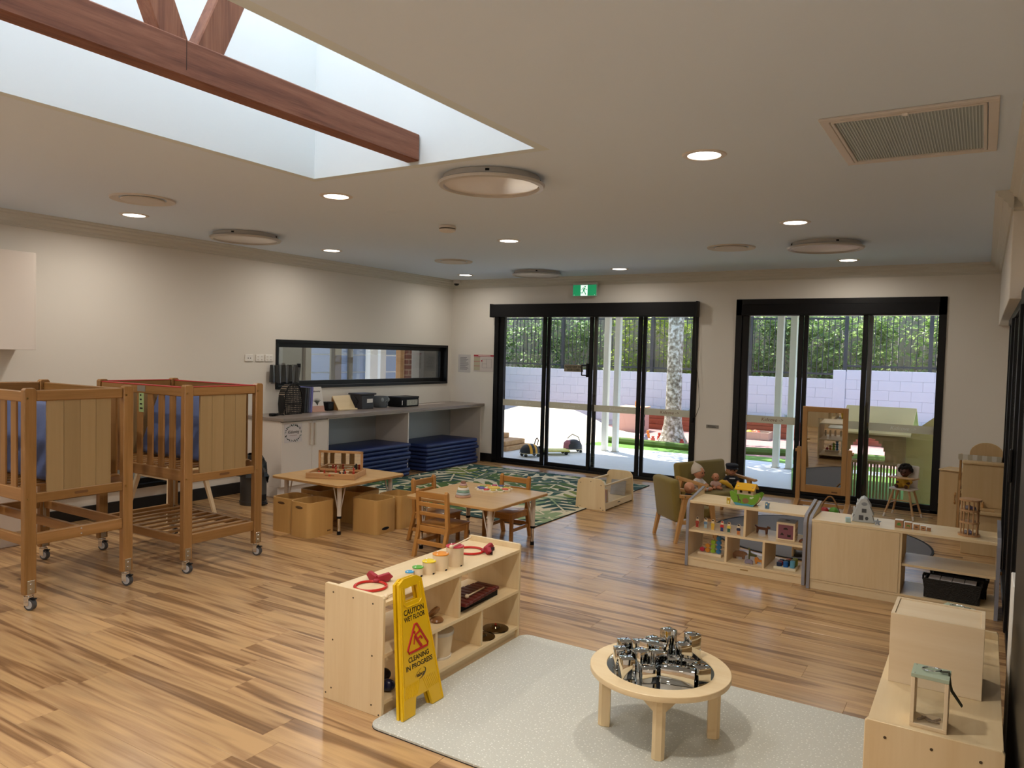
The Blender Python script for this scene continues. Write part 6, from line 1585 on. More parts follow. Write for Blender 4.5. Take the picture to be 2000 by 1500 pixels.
for s in (-0.055, 0.055): MB().cyl((s, -0.044, 0.142), (s, -0.040, 0.146), 0.006, n=10).obj('roof_peg', M_pale, t)
gf = [(-0.05, 0.02), (-0.046, 0.02), (-0.045, 0.035), (-0.036, 0.035), (-0.034, 0.02), (-0.03, 0.02), (-0.029, 0.042), (-0.042, 0.05), (-0.048, 0.076), (-0.06, 0.078), (-0.06, 0.073), (-0.054, 0.07), (-0.05, 0.045)]
MB().prism(gf, -0.0562, -0.055, 'y').obj('painted_giraffe', plain('ark print brown', '5A4A32', 0.5), t, smooth=0)
MB().sph((0.008, -0.0555, 0.04), (0.026, 0.001, 0.02), 14, 8).obj('painted_lion', plain('ark print tan', '8A6A42', 0.5), t)
for s in ((0.05, 0.066, 0.013), (0.062, 0.072, 0.009)): MB().sph((s[0], -0.0555, s[1]), (s[2], 0.001, s[2]*0.6), 10, 6).obj('painted_cloud', plain('ark print cloud', 'C9DAB4', 0.5), t)
# small animals / people as thick cut-outs with printed fronts
def cutout(name, label, cat, pts, th, loc, mat, rz=0.0, group=None, extra=()):
    t = thing(name, label, cat, loc, rz, group)
    MB().prism(pts, -th/2, th/2, 'y', b=0.0008).obj('body', mat, t, smooth=0)
    for nm, p2, m2 in extra: MB().prism(p2, -th/2-0.0008, -th/2+0.0002, 'y').obj(nm, m2, t, smooth=0)
    return t
cat_p = [(-0.012, 0), (0.012, 0), (0.014, 0.03), (0.013, 0.04), (0.014, 0.05), (0.008, 0.046), (-0.008, 0.046), (-0.014, 0.05), (-0.013, 0.04), (-0.014, 0.03)]
M_yt = plain('toy yellow', 'D3B832', 0.5)
cutout('toy_lion', 'small yellow toy lion left of the ark', 'toy animal', cat_p, 0.014, (-1.645, 5.905, 0.5182), M_yt, extra=[('face', [(-0.006, 0.03), (0.006, 0.03), (0.006, 0.04), (-0.006, 0.04)], plain('toy orange', 'C8802A', 0.5)), ('belly', [(-0.006, 0.005), (0.006, 0.005), (0.006, 0.024), (-0.006, 0.024)], plain('toy cream', 'E8DCA8', 0.5))])
cutout('toy_whale', 'small blue and brown toy figure right of the ark', 'toy animal', [(-0.014, 0), (0.014, 0), (0.016, 0.025), (0.02, 0.045), (0.008, 0.04), (0, 0.048), (-0.012, 0.045), (-0.014, 0.02)], 0.018, (-1.352, 5.905, 0.5182), plain('toy blue grey', '5E86A4', 0.5), extra=[('face', [(-0.007, 0.026), (0.003, 0.026), (0.003, 0.038), (-0.007, 0.038)], plain('toy cream', 'E8DCA8', 0.5)), ('tie', [(-0.003, 0.006), (0.001, 0.006), (0.001, 0.024), (-0.003, 0.024)], M_navy)])
cutout('toy_wedge', 'small white wedge leaning at the ark hull', 'wedge', [(-0.012, 0), (0.012, 0), (-0.01, 0.035)], 0.02, (-1.60, 5.93, 0.5182), M_white)
# people row
def person(label, x, y, top, bot, hair):
    t = cutout('toy_person', label, 'toy figure', [(-0.013, 0), (0.013, 0), (0.012, 0.03), (0.017, 0.048), (0.011, 0.056), (0.012, 0.074), (0.006, 0.085), (-0.006, 0.085), (-0.012, 0.074), (-0.011, 0.056), (-0.017, 0.048), (-0.012, 0.03)], 0.012, (x, y, 0.2892), M_pale, group='row of wooden people figures')
    f = -0.0068
    MB().prism([(-0.014, 0.034), (0.014, 0.034), (0.015, 0.05), (0.009, 0.056), (-0.009, 0.056), (-0.015, 0.05)], f, -0.005, 'y').obj('printed_shirt', top, t, smooth=0)
    MB().prism([(-0.011, 0.004), (0.011, 0.004), (0.011, 0.034), (-0.011, 0.034)], f, -0.005, 'y').obj('printed_trousers', bot, t, smooth=0)
    MB().prism([(-0.0095, 0.072), (0.0095, 0.072), (0.006, 0.083), (-0.006, 0.083)], f, -0.005, 'y').obj('printed_hair', hair, t, smooth=0)
Pc = lambda c: plain('figure '+c, c, 0.5)
for x, y, a, b_, h, lb in ((-1.895, 5.935, 'B04A3A', 'A8382E', '3A2A20', 'wooden figure in red at the left end of the row'), (-1.83, 5.945, '6E8AA8', 'A8C0C8', '2A2018', 'second wooden figure in pale blue'), (-1.765, 5.92, 'D8B43A', 'D8A83A', '3A2A1A', 'third wooden figure in yellow'),
                           (-1.69, 5.915, 'C02A22', '2E3A6A', 'B02A22', 'fourth wooden figure in a red jacket'), (-1.635, 5.91, 'D8C04A', '2E5A4A', '5A3A20', 'fifth wooden figure in yellow with green trousers'), (-1.552, 5.88, '1E2A4A', 'B8703A', '1A1A22', 'sixth wooden figure in navy beside the divider')):
    person(lb, x, y, Pc(a), Pc(b_), Pc(h))
# dog
dog = [(-0.05, 0), (-0.038, 0), (-0.034, 0.028), (0.018, 0.028), (0.02, 0), (0.034, 0), (0.038, 0.04), (0.055, 0.045), (0.052, 0.056), (0.034, 0.062), (0.028, 0.05), (-0.038, 0.05), (-0.06, 0.062), (-0.064, 0.054), (-0.05, 0.04)]
cutout('toy_dog', 'brown wooden toy dog in the upper right bay', 'toy animal', dog, 0.016, (-1.41, 6.06, 0.2892), wood('toy walnut', '7A4A2C', '5E3620', 'x', 1, 0.4))
arc = [(0.03*math.cos(PI*k/10), 0.03*math.sin(PI*k/10)) for k in range(11)]+[(0.014*math.cos(PI-PI*k/10), 0.014*math.sin(PI-PI*k/10)) for k in range(11)]
cutout('toy_arch', 'tiny brown wooden arch beside the shape cube', 'arch', arc, 0.03, (-1.09, 5.95, 0.2892), wood('toy walnut', '7A4A2C', '5E3620', 'x', 1, 0.4))
# shape cube
t = thing('shape_cube', 'timber shape sorting cube with a plum front panel', 'shape sorter', (-1.215, 5.985, 0.2892), 0.05)
MB().box(-0.068, 0.068, -0.068, 0.068, 0, 0.136, 0.004).obj('body', M_pale, t)
MB().box(-0.054, 0.054, -0.0695, -0.067, 0.014, 0.12).obj('plum_panel', plain('plum panel', '7E4A56', 0.5), t, smooth=0)
MB().box(-0.066, 0.066, -0.064, 0.066, 0.136, 0.142, 0.001).obj('grey_lid', plain('lid grey', '8E928E', 0.5), t)
M_hole = plain('dark opening', '2A211A', 0.8)
for cx_, cz_, kind in ((0.0, 0.085, 0), (-0.025, 0.05, 1), (0.025, 0.042, 2)):
    pts = ([(cx_+0.017*math.cos(PI*k/8), cz_+0.014*math.sin(PI*k/8)) for k in range(9)] if kind == 0 else [(cx_-0.014, cz_-0.008), (cx_+0.014, cz_-0.008), (cx_, cz_+0.012)] if kind == 1 else [(cx_-0.012, cz_-0.01), (cx_+0.012, cz_-0.01), (cx_+0.012, cz_+0.01), (cx_, cz_+0.004), (cx_-0.012, cz_+0.01)])
    MB().prism(pts, -0.0702, -0.069, 'y').obj('shape_hole', M_hole, t, smooth=0)
for b_ in ((-0.03, 0.08), (0.02, 0.085), (-0.02, 0.035), (0.03, 0.04)): MB().box(0.0675, 0.0688, b_[0]-0.008, b_[0]+0.008, b_[1]-0.012, b_[1]+0.012).obj('shape_hole', M_hole, t, smooth=0)
MB().sph((0, 0.01, 0.1425), (0.02, 0.012, 0.0015), 12, 6).obj('shape_hole', M_hole, t)
# counting stacker
t = thing('counting_stacker', 'counting stacker with coloured hexagon rings in the lower left bay', 'stacking toy', (-1.795, 5.98, 0.0732), 0.0)
MB().box(-0.095, 0.095, -0.035, 0.035, 0, 0.02, 0.002).obj('base', M_pale, t)
for i, (c, n_) in enumerate((('C8324A', 1), ('E0962A', 2), ('9ABF2E', 3), ('2E7AB8', 4))):
    xx = -0.066+0.044*i
    MB().cyl((xx, 0, 0.02), (xx, 0, 0.03+0.036*n_), 0.004, n=8).obj('peg', M_pale, t)
    for k in range(n_):
        g = MB(); hx = [(0.021*math.cos(PI/3*q+PI/6), 0.0195*math.sin(PI/3*q+PI/6)+0.038+0.035*k) for q in range(6)]
        g.prism([(xx+a, b_) for a, b_ in hx], -0.012, 0.012, 'y', b=0.002); g.cyl((xx, -0.0135, 0.038+0.035*k), (xx, -0.011, 0.038+0.035*k), 0.010, n=12)
        g.obj('ring', plain('stack '+c, c, 0.4), t)
# animals in the lower middle bay
bear = [(-0.05, 0), (-0.03, 0), (-0.03, 0.015), (0.015, 0.015), (0.018, 0), (0.035, 0), (0.04, 0.03), (0.055, 0.035), (0.052, 0.048), (0.035, 0.058), (0.0, 0.062), (-0.04, 0.055), (-0.055, 0.035)]
gir = [(-0.03, 0), (-0.022, 0), (-0.02, 0.03), (0.018, 0.03), (0.02, 0), (0.028, 0), (0.032, 0.045), (-0.005, 0.052), (-0.018, 0.06), (-0.022, 0.09), (-0.035, 0.094), (-0.036, 0.085), (-0.03, 0.078), (-0.03, 0.045)]
pig = [(-0.028, 0), (-0.018, 0), (-0.012, 0.006), (0.012, 0.006), (0.016, 0), (0.026, 0), (0.03, 0.02), (0.018, 0.034), (-0.012, 0.036), (-0.03, 0.026), (-0.034, 0.012)]
lion = [(-0.024, 0), (-0.014, 0), (-0.012, 0.018), (0.02, 0.016), (0.022, 0), (0.032, 0), (0.038, 0.022), (0.044, 0.04), (0.036, 0.034), (0.0, 0.036), (-0.012, 0.052), (-0.03, 0.048), (-0.034, 0.03)]
for nm, lb, pts, loc, m_, rz in (('toy_bear', 'brown wooden bear in the lower middle bay', bear, (-1.57, 6.02, 0.0732), wood('toy bear wood', '9A7050', '86603F', 'x', 1, .5), 0.1), ('toy_giraffe', 'tall green wooden giraffe in the lower middle bay', gir, (-1.475, 6.03, 0.0732), plain('toy olive', '6A6A3A', 0.5), 0.0),
                                ('toy_hedgehog', 'small purple grey wooden hedgehog in the lower middle bay', pig, (-1.468, 5.90, 0.0732), plain('toy mauve', '8A8090', 0.5), 0.0), ('toy_lion', 'orange wooden lion in the lower middle bay', lion, (-1.405, 5.945, 0.0732), plain('toy orange', 'C8703A', 0.5), 0.0)):
    cutout(nm, lb, 'toy animal', pts, 0.016, loc, m_, rz, 'wooden animals in the lower bay')
# peg board
t = thing('peg_board', 'cream peg board with coloured cylinders in the lower right bay', 'peg board', (-1.205, 5.975, 0.0732), 0.0)
MB().box(-0.08, 0.08, -0.085, 0.085, 0, 0.018, 0.002).obj('board', plain('cream board', 'E4D9BE', 0.5), t)
cc = [['1E2E4E', '1E62A8', '5E9CB8'], ['A82A32', '2A3A3A', '7A8A3A'], ['3A2A22', 'C8642A', '9AA82E']]
for j in range(3):
    for i in range(3):
        MB().cyl((-0.045+0.048*i, -0.05+0.048*j, 0.018), (-0.045+0.048*i, -0.05+0.048*j, 0.045+0.012*i), 0.019, n=18).cyl((-0.045+0.048*i, -0.05+0.048*j, 0.0445+0.012*i), (-0.045+0.048*i, -0.05+0.048*j, 0.047+0.012*i), 0.013, n=14).obj('cylinder', plain('cyl '+cc[j][i], cc[j][i], 0.4), t)
# ---- on shelf 3
Z3 = 0.5052
t = thing('shape_house', 'pale grey shape sorting house on the toy shelf', 'shape sorter', (-0.69, 5.97, Z3), 0.12)
M_hs = plain('house grey', 'B9BEBE', 0.5)
out = [(-0.075, 0), (0.075, 0), (0.055, 0.055), (0.068, 0.055), (0.042, 0.115), (0.050, 0.115), (0.02, 0.165), (0.0, 0.175), (-0.02, 0.165), (-0.050, 0.115), (-0.042, 0.115), (-0.068, 0.055), (-0.055, 0.055)]
MB().prism(out, -0.06, 0.06, 'y', b=0.003).obj('body', M_hs, t, smooth=0)
for pts in ([(-0.012, 0.07), (0.018, 0.07), (0.018, 0.098), (-0.012, 0.098)], [(-0.03, 0.016), (0.0, 0.016), (0.0, 0.05), (-0.03, 0.05)], [(0.022+0.011*math.cos(2*PI*k/10), 0.03+0.013*math.sin(2*PI*k/10)) for k in range(10)]):
    MB().prism(pts, -0.0612, -0.0598, 'y').obj('shape_hole', plain('house hole', '4A4C50', 0.7), t, smooth=0)
MB().sph((0.003, -0.0605, 0.132), (0.02, 0.001, 0.013), 14, 8).obj('shape_hole', plain('house oval', '8A8F94', 0.7), t)
for sgn, c0 in ((-1, (-0.055, 0.085)), (-1, (-0.033, 0.14)), (-1, (-0.062, 0.03))):
    MB().box(c0[0]-0.012, c0[0]-0.004, -0.045, 0.03, c0[1]-0.018, c0[1]+0.012, 0.002, M=None).obj('roof_panel', plain('house white', 'D8D8D6', 0.5), t)
    MB().box(c0[0]-0.0128, c0[0]-0.011, -0.025, 0.008, c0[1]-0.012, c0[1]+0.004).obj('shape_hole', plain('house hole', '4A4C50', 0.7), t, smooth=0)
tag(MB().box(-0.017, 0.017, -0.017, 0.017, 0, 0.034, 0.003).obj('shape_block', plain('mint block', 'A9C4C4', 0.5), None, (-0.775, 5.85, Z3), (0, 0, 0.2)), 'pale mint cube beside the shape sorting house', 'block')
star = [((0.024 if k % 2 == 0 else 0.011)*math.sin(2*PI*k/10), 0.022+(0.024 if k % 2 == 0 else 0.011)*math.cos(2*PI*k/10)) for k in range(10)]
tag(MB().prism(star, -0.011, 0.011, 'y', b=0.001).obj('star_block', plain('star grey', '8C949E', 0.5), None, (-0.587, 5.875, Z3)), 'grey star block right of the shape sorting house', 'block')
for k, (x, s_, lb) in enumerate(((-0.452, .052, 'largest timber block with green frog print'), (-0.395, .044, 'second timber block with green crocodile print'), (-0.345, .037, 'third timber block with dark lizard print'), (-0.304, .031, 'fourth timber block with small print'), (-0.27, .025, 'smallest plain timber block at the end'))):
    t = thing('print_block', lb, 'block', (x, 5.905, Z3), 0.0, 'row of printed timber blocks')
    MB().box(-s_/2, s_/2, -s_/2, s_/2, 0, s_, 0.0015).obj('body', wood('block timber', 'B98A62', 'A57850', 'x', 1, .5), t)
    MB().box(-s_/2, s_/2, -s_/2, s_/2, s_, s_+0.0015, 0.0005).obj('pale_top', M_white, t)
    if k < 4:
        g = MB(); g.sph((0, -s_/2-0.0003, s_*0.5), (s_*(.26 if k else .22), 0.0006, s_*(.12 if k else .2)), 12, 6)
        if k < 2:
            for a in (-0.22, 0.2): g.sph((a*s_, -s_/2-0.0003, s_*0.36), (s_*0.05, 0.0006, s_*0.13), 8, 6)
        g.obj('print', plain('print green', '4E8A3A', 0.6) if k < 2 else plain('print dark', '4A3A2E', 0.6), t)
t = thing('bead_tower', 'tall beech bead rattle tower on the toy shelf', 'rattle', (-0.035, 5.93, Z3), 0)
M_bt = wood('tower beech', 'C09870', 'AC8358', 'z', 1, .45)
for z0, r in ((0, .066), (.085, .058), (.165, .058), (.235, .066)): MB().lathe([(0, z0), (r, z0), (r, z0+0.012), (0, z0+0.012)], 30).obj('disc', M_bt, t)
for k in range(11):
    a = 2*PI*k/11; MB().cyl((0.05*math.cos(a), 0.05*math.sin(a), 0.012), (0.05*math.cos(a), 0.05*math.sin(a), 0.235), 0.0045, n=8).obj('dowel', M_bt, t)
for k, (u, v, z0) in enumerate(((-0.02, -0.02, .012), (0.01, -0.025, .012), (0.0, 0.02, .012), (0.02, -0.02, .177), (-0.02, -0.015, .177), (0.0, -0.02, .177), (-0.005, 0.02, .177))):
    tt = MB().sph((u, v, z0+0.013), 0.013, 12, 8).obj('bead', plain('bead mauve', '6E6A86', 0.4) if k % 2 else plain('bead grey', 'A9A6B0', 0.4), t)
# baskets and boxes of cards
def basket(label, x, y, rz, w_=0.15, d=0.075, h=0.125):
    t = thing('woven_basket', label, 'basket', (x, y, 0.0715), rz, 'black woven baskets')
    M_bk = plain('black weave', '17140F', 0.6, bump=0.9, bscale=120)
    for s in (-1, 1):
        MB().prism([(-w_, 0.002), (w_, 0.002), (w_+0.022, h), (-w_-0.022, h)], s*d-0.004, s*d+0.004, 'y').obj('long_side', M_bk, t, smooth=0)
        MB().prism([(-d, 0.002), (d, 0.002), (d, h-0.002), (-d, h-0.002)], s*(w_+0.008)-0.004, s*(w_+0.008)+0.004, 'x').obj('short_side', M_bk, t, smooth=0)
        MB().tube([(s*(w_+0.02), -0.045, h-0.005), (s*(w_+0.022), -0.03, h+0.012), (s*(w_+0.022), 0.03, h+0.012), (s*(w_+0.02), 0.045, h-0.005)], 0.006, 6).obj('handle', M_bk, t)
    MB().box(-w_, w_, -d, d, 0, 0.006).obj('bottom', M_bk, t)
    MB().tube([(-w_-0.022, -d, h), (w_+0.022, -d, h), (w_+0.022, d, h), (-w_-0.022, d, h)], 0.006, 6, closed=True).obj('rim', M_bk, t)
    return t
basket('front black woven basket holding grey card boxes', -0.115, 5.885, -0.04)
basket('rear black woven basket tucked behind the first', -0.08, 6.065, 0.02)
for k in range(4):
    t = thing('card_box', ('leftmost', 'second', 'third', 'rightmost')[k]+' grey card box in the black basket', 'box', (-0.220+0.070*k, 5.889-0.003*k, 0.0785), -0.04, 'grey card boxes in the basket')
    MB().box(-0.032, 0.032, -0.058, 0.058, 0, 0.115, 0.002).obj('body', plain('card grey', 'A9A6A4', 0.5), t); MB().box(-0.033, 0.033, -0.059, 0.059, 0.115, 0.121, 0.001).obj('lid', plain('card lid', 'D2D1D2', 0.4), t)
# ---- on shelf 4
Z4 = 0.5202
t = thing('timber_box', 'large pale timber box standing on the low shelf', 'box', (-0.098, 3.09, Z4), -0.01)
M_bass = M_pale
MB().box(-0.142, 0.142, -0.112, -0.10, 0, 0.245, 0.001).obj('front_board', M_pale, t)
MB().box(-0.142, 0.142, 0.10, 0.112, 0, 0.245, 0.001).obj('back_board', M_pale, t)
for s in (-1, 1): MB().box(s*0.136-0.006, s*0.136+0.006, -0.10, 0.10, 0, 0.245, 0.001).obj('side_board', M_palez, t)
MB().box(-0.13, 0.13, -0.10, 0.10, 0.228, 0.241, 0.001).obj('lid', M_pale, t)
MB().box(-0.13, 0.13, -0.10, 0.10, 0, 0.01).obj('bottom', M_pale, t)
def lantern(label, x, y, rz):
    t = thing('bug_viewer', label, 'lantern box', (x, y, Z4), rz, 'timber viewing boxes')
    w_, d, h = 0.051, 0.046, 0.168
    MB().box(-w_, w_, -d, d, 0, 0.012, 0.001).obj('base', M_pale, t)
    for sx in (-1, 1):
        for sy in (-1, 1): MB().box(sx*w_, sx*(w_-0.011), sy*d, sy*(d-0.008), 0.012, h-0.012, 0.001).obj('corner_post', M_palez, t)
    for sy in (-1, 1): MB().box(-w_+0.010, w_-0.010, sy*(d-0.004)-0.001, sy*(d-0.004)+0.001, 0.012, h-0.012).obj('pane', M_acrylic, t, smooth=0)
    for sx in (-1, 1): MB().box(sx*(w_-0.004)-0.002, sx*(w_-0.004)+0.002, -d+0.008, d-0.008, 0.012, h-0.012).obj('side_panel', M_palez, t)
    MB().box(-w_-0.001, w_+0.001, -d-0.001, d+0.001, h-0.012, h, 0.001).obj('lid', plain('sage lid', 'A9B8A2', 0.6), t)
    for sx in (-1, 1):
        for sy in (-1, 1): MB().sph((sx*(w_-0.008), sy*(d-0.008), h), (0.0025, 0.0025, 0.001), 8, 5).obj('screw', M_steel, t)
    MB().tube([(0.026*math.cos(2*PI*k/20), 0.005+0.017*math.sin(2*PI*k/20), h+0.006+0.003*math.cos(2*PI*k/20)) for k in range(20)], 0.0022, 6, closed=True).obj('wire_ring', M_chrome, t)
    MB().prism([(0.024, h+0.008), (0.05, h+0.011), (0.056, h-0.03), (0.060, h-0.045), (0.088, h-0.085), (0.085, h-0.089), (0.054, h-0.047), (0.051, h-0.03), (0.046, h+0.008), (0.024, h+0.006)], -0.007, 0.007, 'y').obj('ribbon_tag', plain('dark green ribbon', '2E3320', 0.6), t, smooth=0)
    MB().tube([(-0.03, -0.02, 0.016), (-0.01, 0.0, 0.02), (0.01, -0.012, 0.017), (0.03, 0.01, 0.02)], 0.0035, 6).tube([(-0.02, 0.01, 0.016), (0.0, -0.02, 0.02), (0.03, -0.015, 0.017)], 0.003, 6).obj('twigs', plain('twigs', '8E7E6E', 0.8), t)
lantern('timber viewing box with sage lid and dark ribbon at the front of the low shelf', -0.097, 2.69, -0.02)
lantern('timber viewing box with sage lid hidden behind the big box', -0.05, 3.46, -0.35)

# ================================================================== SOFA, ARMCHAIR, DOLLS
def small_sofa(name, label, loc, rz, w_):
    t = thing(name, label, 'sofa' if w_ > 0.5 else 'armchair', loc, rz)
    hw = w_/2
    MB().box(-hw+0.02, hw-0.02, -0.20, 0.13, 0.205, 0.295, 0.025, seg=3).obj('seat_cushion', M_green, t)
    M = Matrix.Translation((0, 0.155, 0.20)) @ Matrix.Rotation(-0.16, 4, 'X')
    MB().box(-hw+0.012, hw-0.012, -0.045, 0.045, -0.02, 0.365, 0.03, M=M, seg=3).obj('back_cushion', M_green, t)
    for s in (-1, 1):
        x0, x1 = s*hw-0.016, s*hw+0.016
        arm = [(0.17, 0.402), (-0.22, 0.372), (-0.235, 0.382), (-0.225, 0.396), (0.17, 0.432)]
        MB().prism(arm, x0-0.006, x1+0.006, 'x', b=0.003).obj('arm', M_beechx, t)
        MB().prism([(-0.215, 0), (-0.19, 0), (-0.115, 0.39), (-0.165, 0.39)], x0, x1, 'x', b=0.003).obj('leg', M_beech, t)
        MB().prism([(0.215, 0), (0.19, 0), (0.085, 0.41), (0.14, 0.41)], x0, x1, 'x', b=0.003).obj('leg', M_beech, t)
        MB().box(x0+0.004, x1-0.004, -0.16, 0.15, 0.165, 0.20, 0.003).obj('side_rail', M_beech, t)
        MB().cyl((s*hw+s*0.02, 0.13, 0.415), (s*hw+s*0.024, 0.13, 0.415), 0.007, n=10).obj('bolt', M_steel, t)
    for yy in (-0.17, 0.12): MB().box(-hw+0.01, hw-0.01, yy, yy+0.025, 0.17, 0.205, 0.003).obj('cross_rail', M_beechx, t)
    return t
small_sofa('small_sofa', 'small olive two seat sofa with timber arms holding three dolls', (-2.32, 7.78, 0), 1.175, 0.76)
small_sofa('small_armchair', 'small olive armchair with timber arms seen from behind', (-2.27, 6.735, 0), 2.42, 0.40)

def doll(name, label, loc, rz, s, skin, hair=None, clothes=None, legs_m=None, hat=None, arms_out=0.5):
    """seated doll, one continuous body; front is -y"""
    t = thing(name, label, 'doll', loc, rz, 'dolls')
    g = MB()
    g.sph((0, 0.0, 0.055), (0.045, 0.04, 0.06), 16, 10)          # torso
    g.sph((0, -0.002, 0.105), (0.022, 0.02, 0.03), 12, 8)        # neck
    g.sph((0, -0.005, 0.160), (0.046, 0.05, 0.052), 18, 12)      # head
    g.sph((0, -0.03, 0.145), (0.034, 0.025, 0.03), 14, 8)        # cheeks
    for q in (-1, 1):
        g.sph((q*0.047, 0.005, 0.155), (0.008, 0.012, 0.014), 8, 6)
        g.tube([(q*0.036, 0, 0.09), (q*0.062, -0.02, 0.06), (q*0.05, -0.055, 0.052), (q*0.045, -0.068, 0.052)], [0.018, 0.016, 0.013, 0.012], 10)
        g.tube([(q*0.022, -0.01, 0.024), (q*0.04, -0.07, 0.022), (q*0.045, -0.10, 0.02), (q*0.046, -0.112, 0.034)], [0.026, 0.022, 0.016, 0.015], 10)
        for f in range(3): g.sph((q*0.045+(f-1)*0.007, -0.078, 0.054), (0.004, 0.007, 0.004), 6, 5)
    me = remeshed(g, 0.0042, 'body', 3); me.transform(Matrix.Scale(s, 4)); put('body', me, skin, t)
    S = Matrix.Scale(s, 4)
    dk = plain('doll eye', '1A1412', 0.2)
    for q in (-1, 1):
        MB().sph((q*0.017, -0.0535, 0.160), (0.0052, 0.003, 0.006), 10, 8, S).obj('eye', dk, t)
    MB().sph((0, -0.058, 0.148), (0.006, 0.006, 0.005), 10, 8, S).obj('nose', skin, t)
    MB().sph((0, -0.0555, 0.134), (0.010, 0.003, 0.0028), 10, 6, S).obj('mouth', plain('doll lips', '9A4A40', 0.5), t)
    if clothes:
        c = MB(); c.sph((0, 0.0, 0.055), (0.0485, 0.0435, 0.062), 18, 12)
        for q in (-1, 1): c.tube([(q*0.034, 0, 0.09), (q*0.062, -0.018, 0.062), (q*0.054, -0.042, 0.054)], [0.021, 0.0195, 0.017], 10)
        me = remeshed(c, 0.0045, 'top', 2); me.transform(S); put('top', me, clothes, t)
    if legs_m:
        c = MB()
        for q in (-1, 1): c.tube([(q*0.020, -0.005, 0.026), (q*0.04, -0.068, 0.024), (q*0.044, -0.088, 0.022)], [0.030, 0.026, 0.020], 10)
        c.sph((0, 0, 0.03), (0.049, 0.044, 0.032), 16, 10)
        me = remeshed(c, 0.0045, 'trousers', 2); me.transform(S); put('trousers', me, legs_m, t)
    if hair: hair(t, S)
    if hat: hat(t, S)
    return t
def beanie(t, S):
    m_ = plain('knit cream', 'CDBFAE', 0.9, bump=0.6, bscale=220)
    M = S @ Matrix.Translation((0, 0.008, 0.165)) @ Matrix.Rotation(-0.45, 4, 'X')
    MB().lathe([(0.053, -0.01), (0.056, 0.0), (0.053, 0.02), (0.042, 0.045), (0.024, 0.066), (0.010, 0.078), (0.004, 0.095), (0, 0.097)], 24, M).obj('beanie', m_, t)
    MB().lathe([(0.054, -0.014), (0.058, -0.008), (0.057, 0.004), (0.053, 0.004)], 24, M).obj('beanie_cuff', m_, t)
def cap(t, S):
    m_ = plain('navy cap', '141A2A', 0.7)
    M = S @ Matrix.Translation((0, 0.0, 0.178))
    MB().lathe([(0.050, -0.006), (0.056, 0.012), (0.060, 0.026), (0.054, 0.038), (0.03, 0.044), (0, 0.045)], 24, M).obj('cap', m_, t)
    MB().lathe([(0.045, 0.0), (0.075, -0.006), (0.075, -0.002), (0.045, 0.005)], 24, M @ Matrix.Translation((0, -0.012, 0)), sx=0.75).obj('cap_peak', plain('cap peak', '0C0F18', 0.4), t)
def afro(t, S):
    g = MB(); rr = random.Random(3)
    for k in range(60):
        a = rr.uniform(0, 2*PI); b_ = rr.uniform(-0.2, 1.45); r = 0.052
        p = (r*math.cos(a)*math.cos(b_)*1.05, 0.012+r*math.sin(a)*math.cos(b_), 0.175+r*math.sin(b_))
        if p[1] < -0.02 and p[2] < 0.19: continue
        g.sph(p, rr.uniform(0.014, 0.02), 7, 5)
    me = remeshed(g, 0.005, 'hair', 0); me.transform(S); put('hair', me, plain('afro hair', '0F0A08', 0.95, bump=1.0, bscale=300), t)
SEAT = 0.296
def on_sofa(u, v):   # local sofa coordinates to world
    c, s = math.cos(1.175), math.sin(1.175); return (-2.32+u*c-v*s, 7.78+u*s+v*c, SEAT)
M_cl1 = plain('white babygrow', 'D6D0CC', 0.85, bump=0.3, bscale=150); M_cl3 = plain('navy uniform', '15161C', 0.8)
d_ = doll('doll', 'doll in a cream knit beanie and white suit at the left of the sofa', on_sofa(-0.245, 0.01), 1.25, 1.18, M_skin, None, M_cl1, M_cl1, beanie)
d_ = doll('doll', 'small bald doll behind the toy banana on the sofa', on_sofa(0.0, -0.01), 0.65, 0.78, M_skin, None, plain('pink romper', 'C9A79A', 0.8), None)
d_ = doll('doll', 'doll in a navy cap and dark uniform at the right of the sofa', on_sofa(0.27, 0.0), 0.45, 1.12, M_skin, None, M_cl3, M_cl3, cap)
MB().box(-0.03, 0.03, -0.056, -0.05, 0.088, 0.10, 0.002).obj('chest_badge', plain('badge white', 'C9C9CC', 0.6), d_)
p = on_sofa(0.03, -0.13)
t = thing('toy_banana', 'large yellow toy banana in front of the small doll', 'toy banana', (p[0], p[1], p[2]+0.045), 0.6)
MB().tube([(-0.075, 0, 0.045), (-0.05, 0, 0.047), (-0.01, 0, 0.035), (0.035, 0, 0.005), (0.06, 0, -0.022), (0.068, 0, -0.034)], [0.008, 0.02, 0.024, 0.022, 0.014, 0.005], 10).obj('fruit', plain('banana yellow', 'D8A82A', 0.5), t)
c, s = math.cos(2.42), math.sin(2.42)
doll('doll', 'bald doll in dark clothes sitting in the olive armchair', (-2.27-0.03*s*-1, 6.735+0.02, SEAT), 2.3, 1.0, M_skin, None, M_cl3, M_cl3)

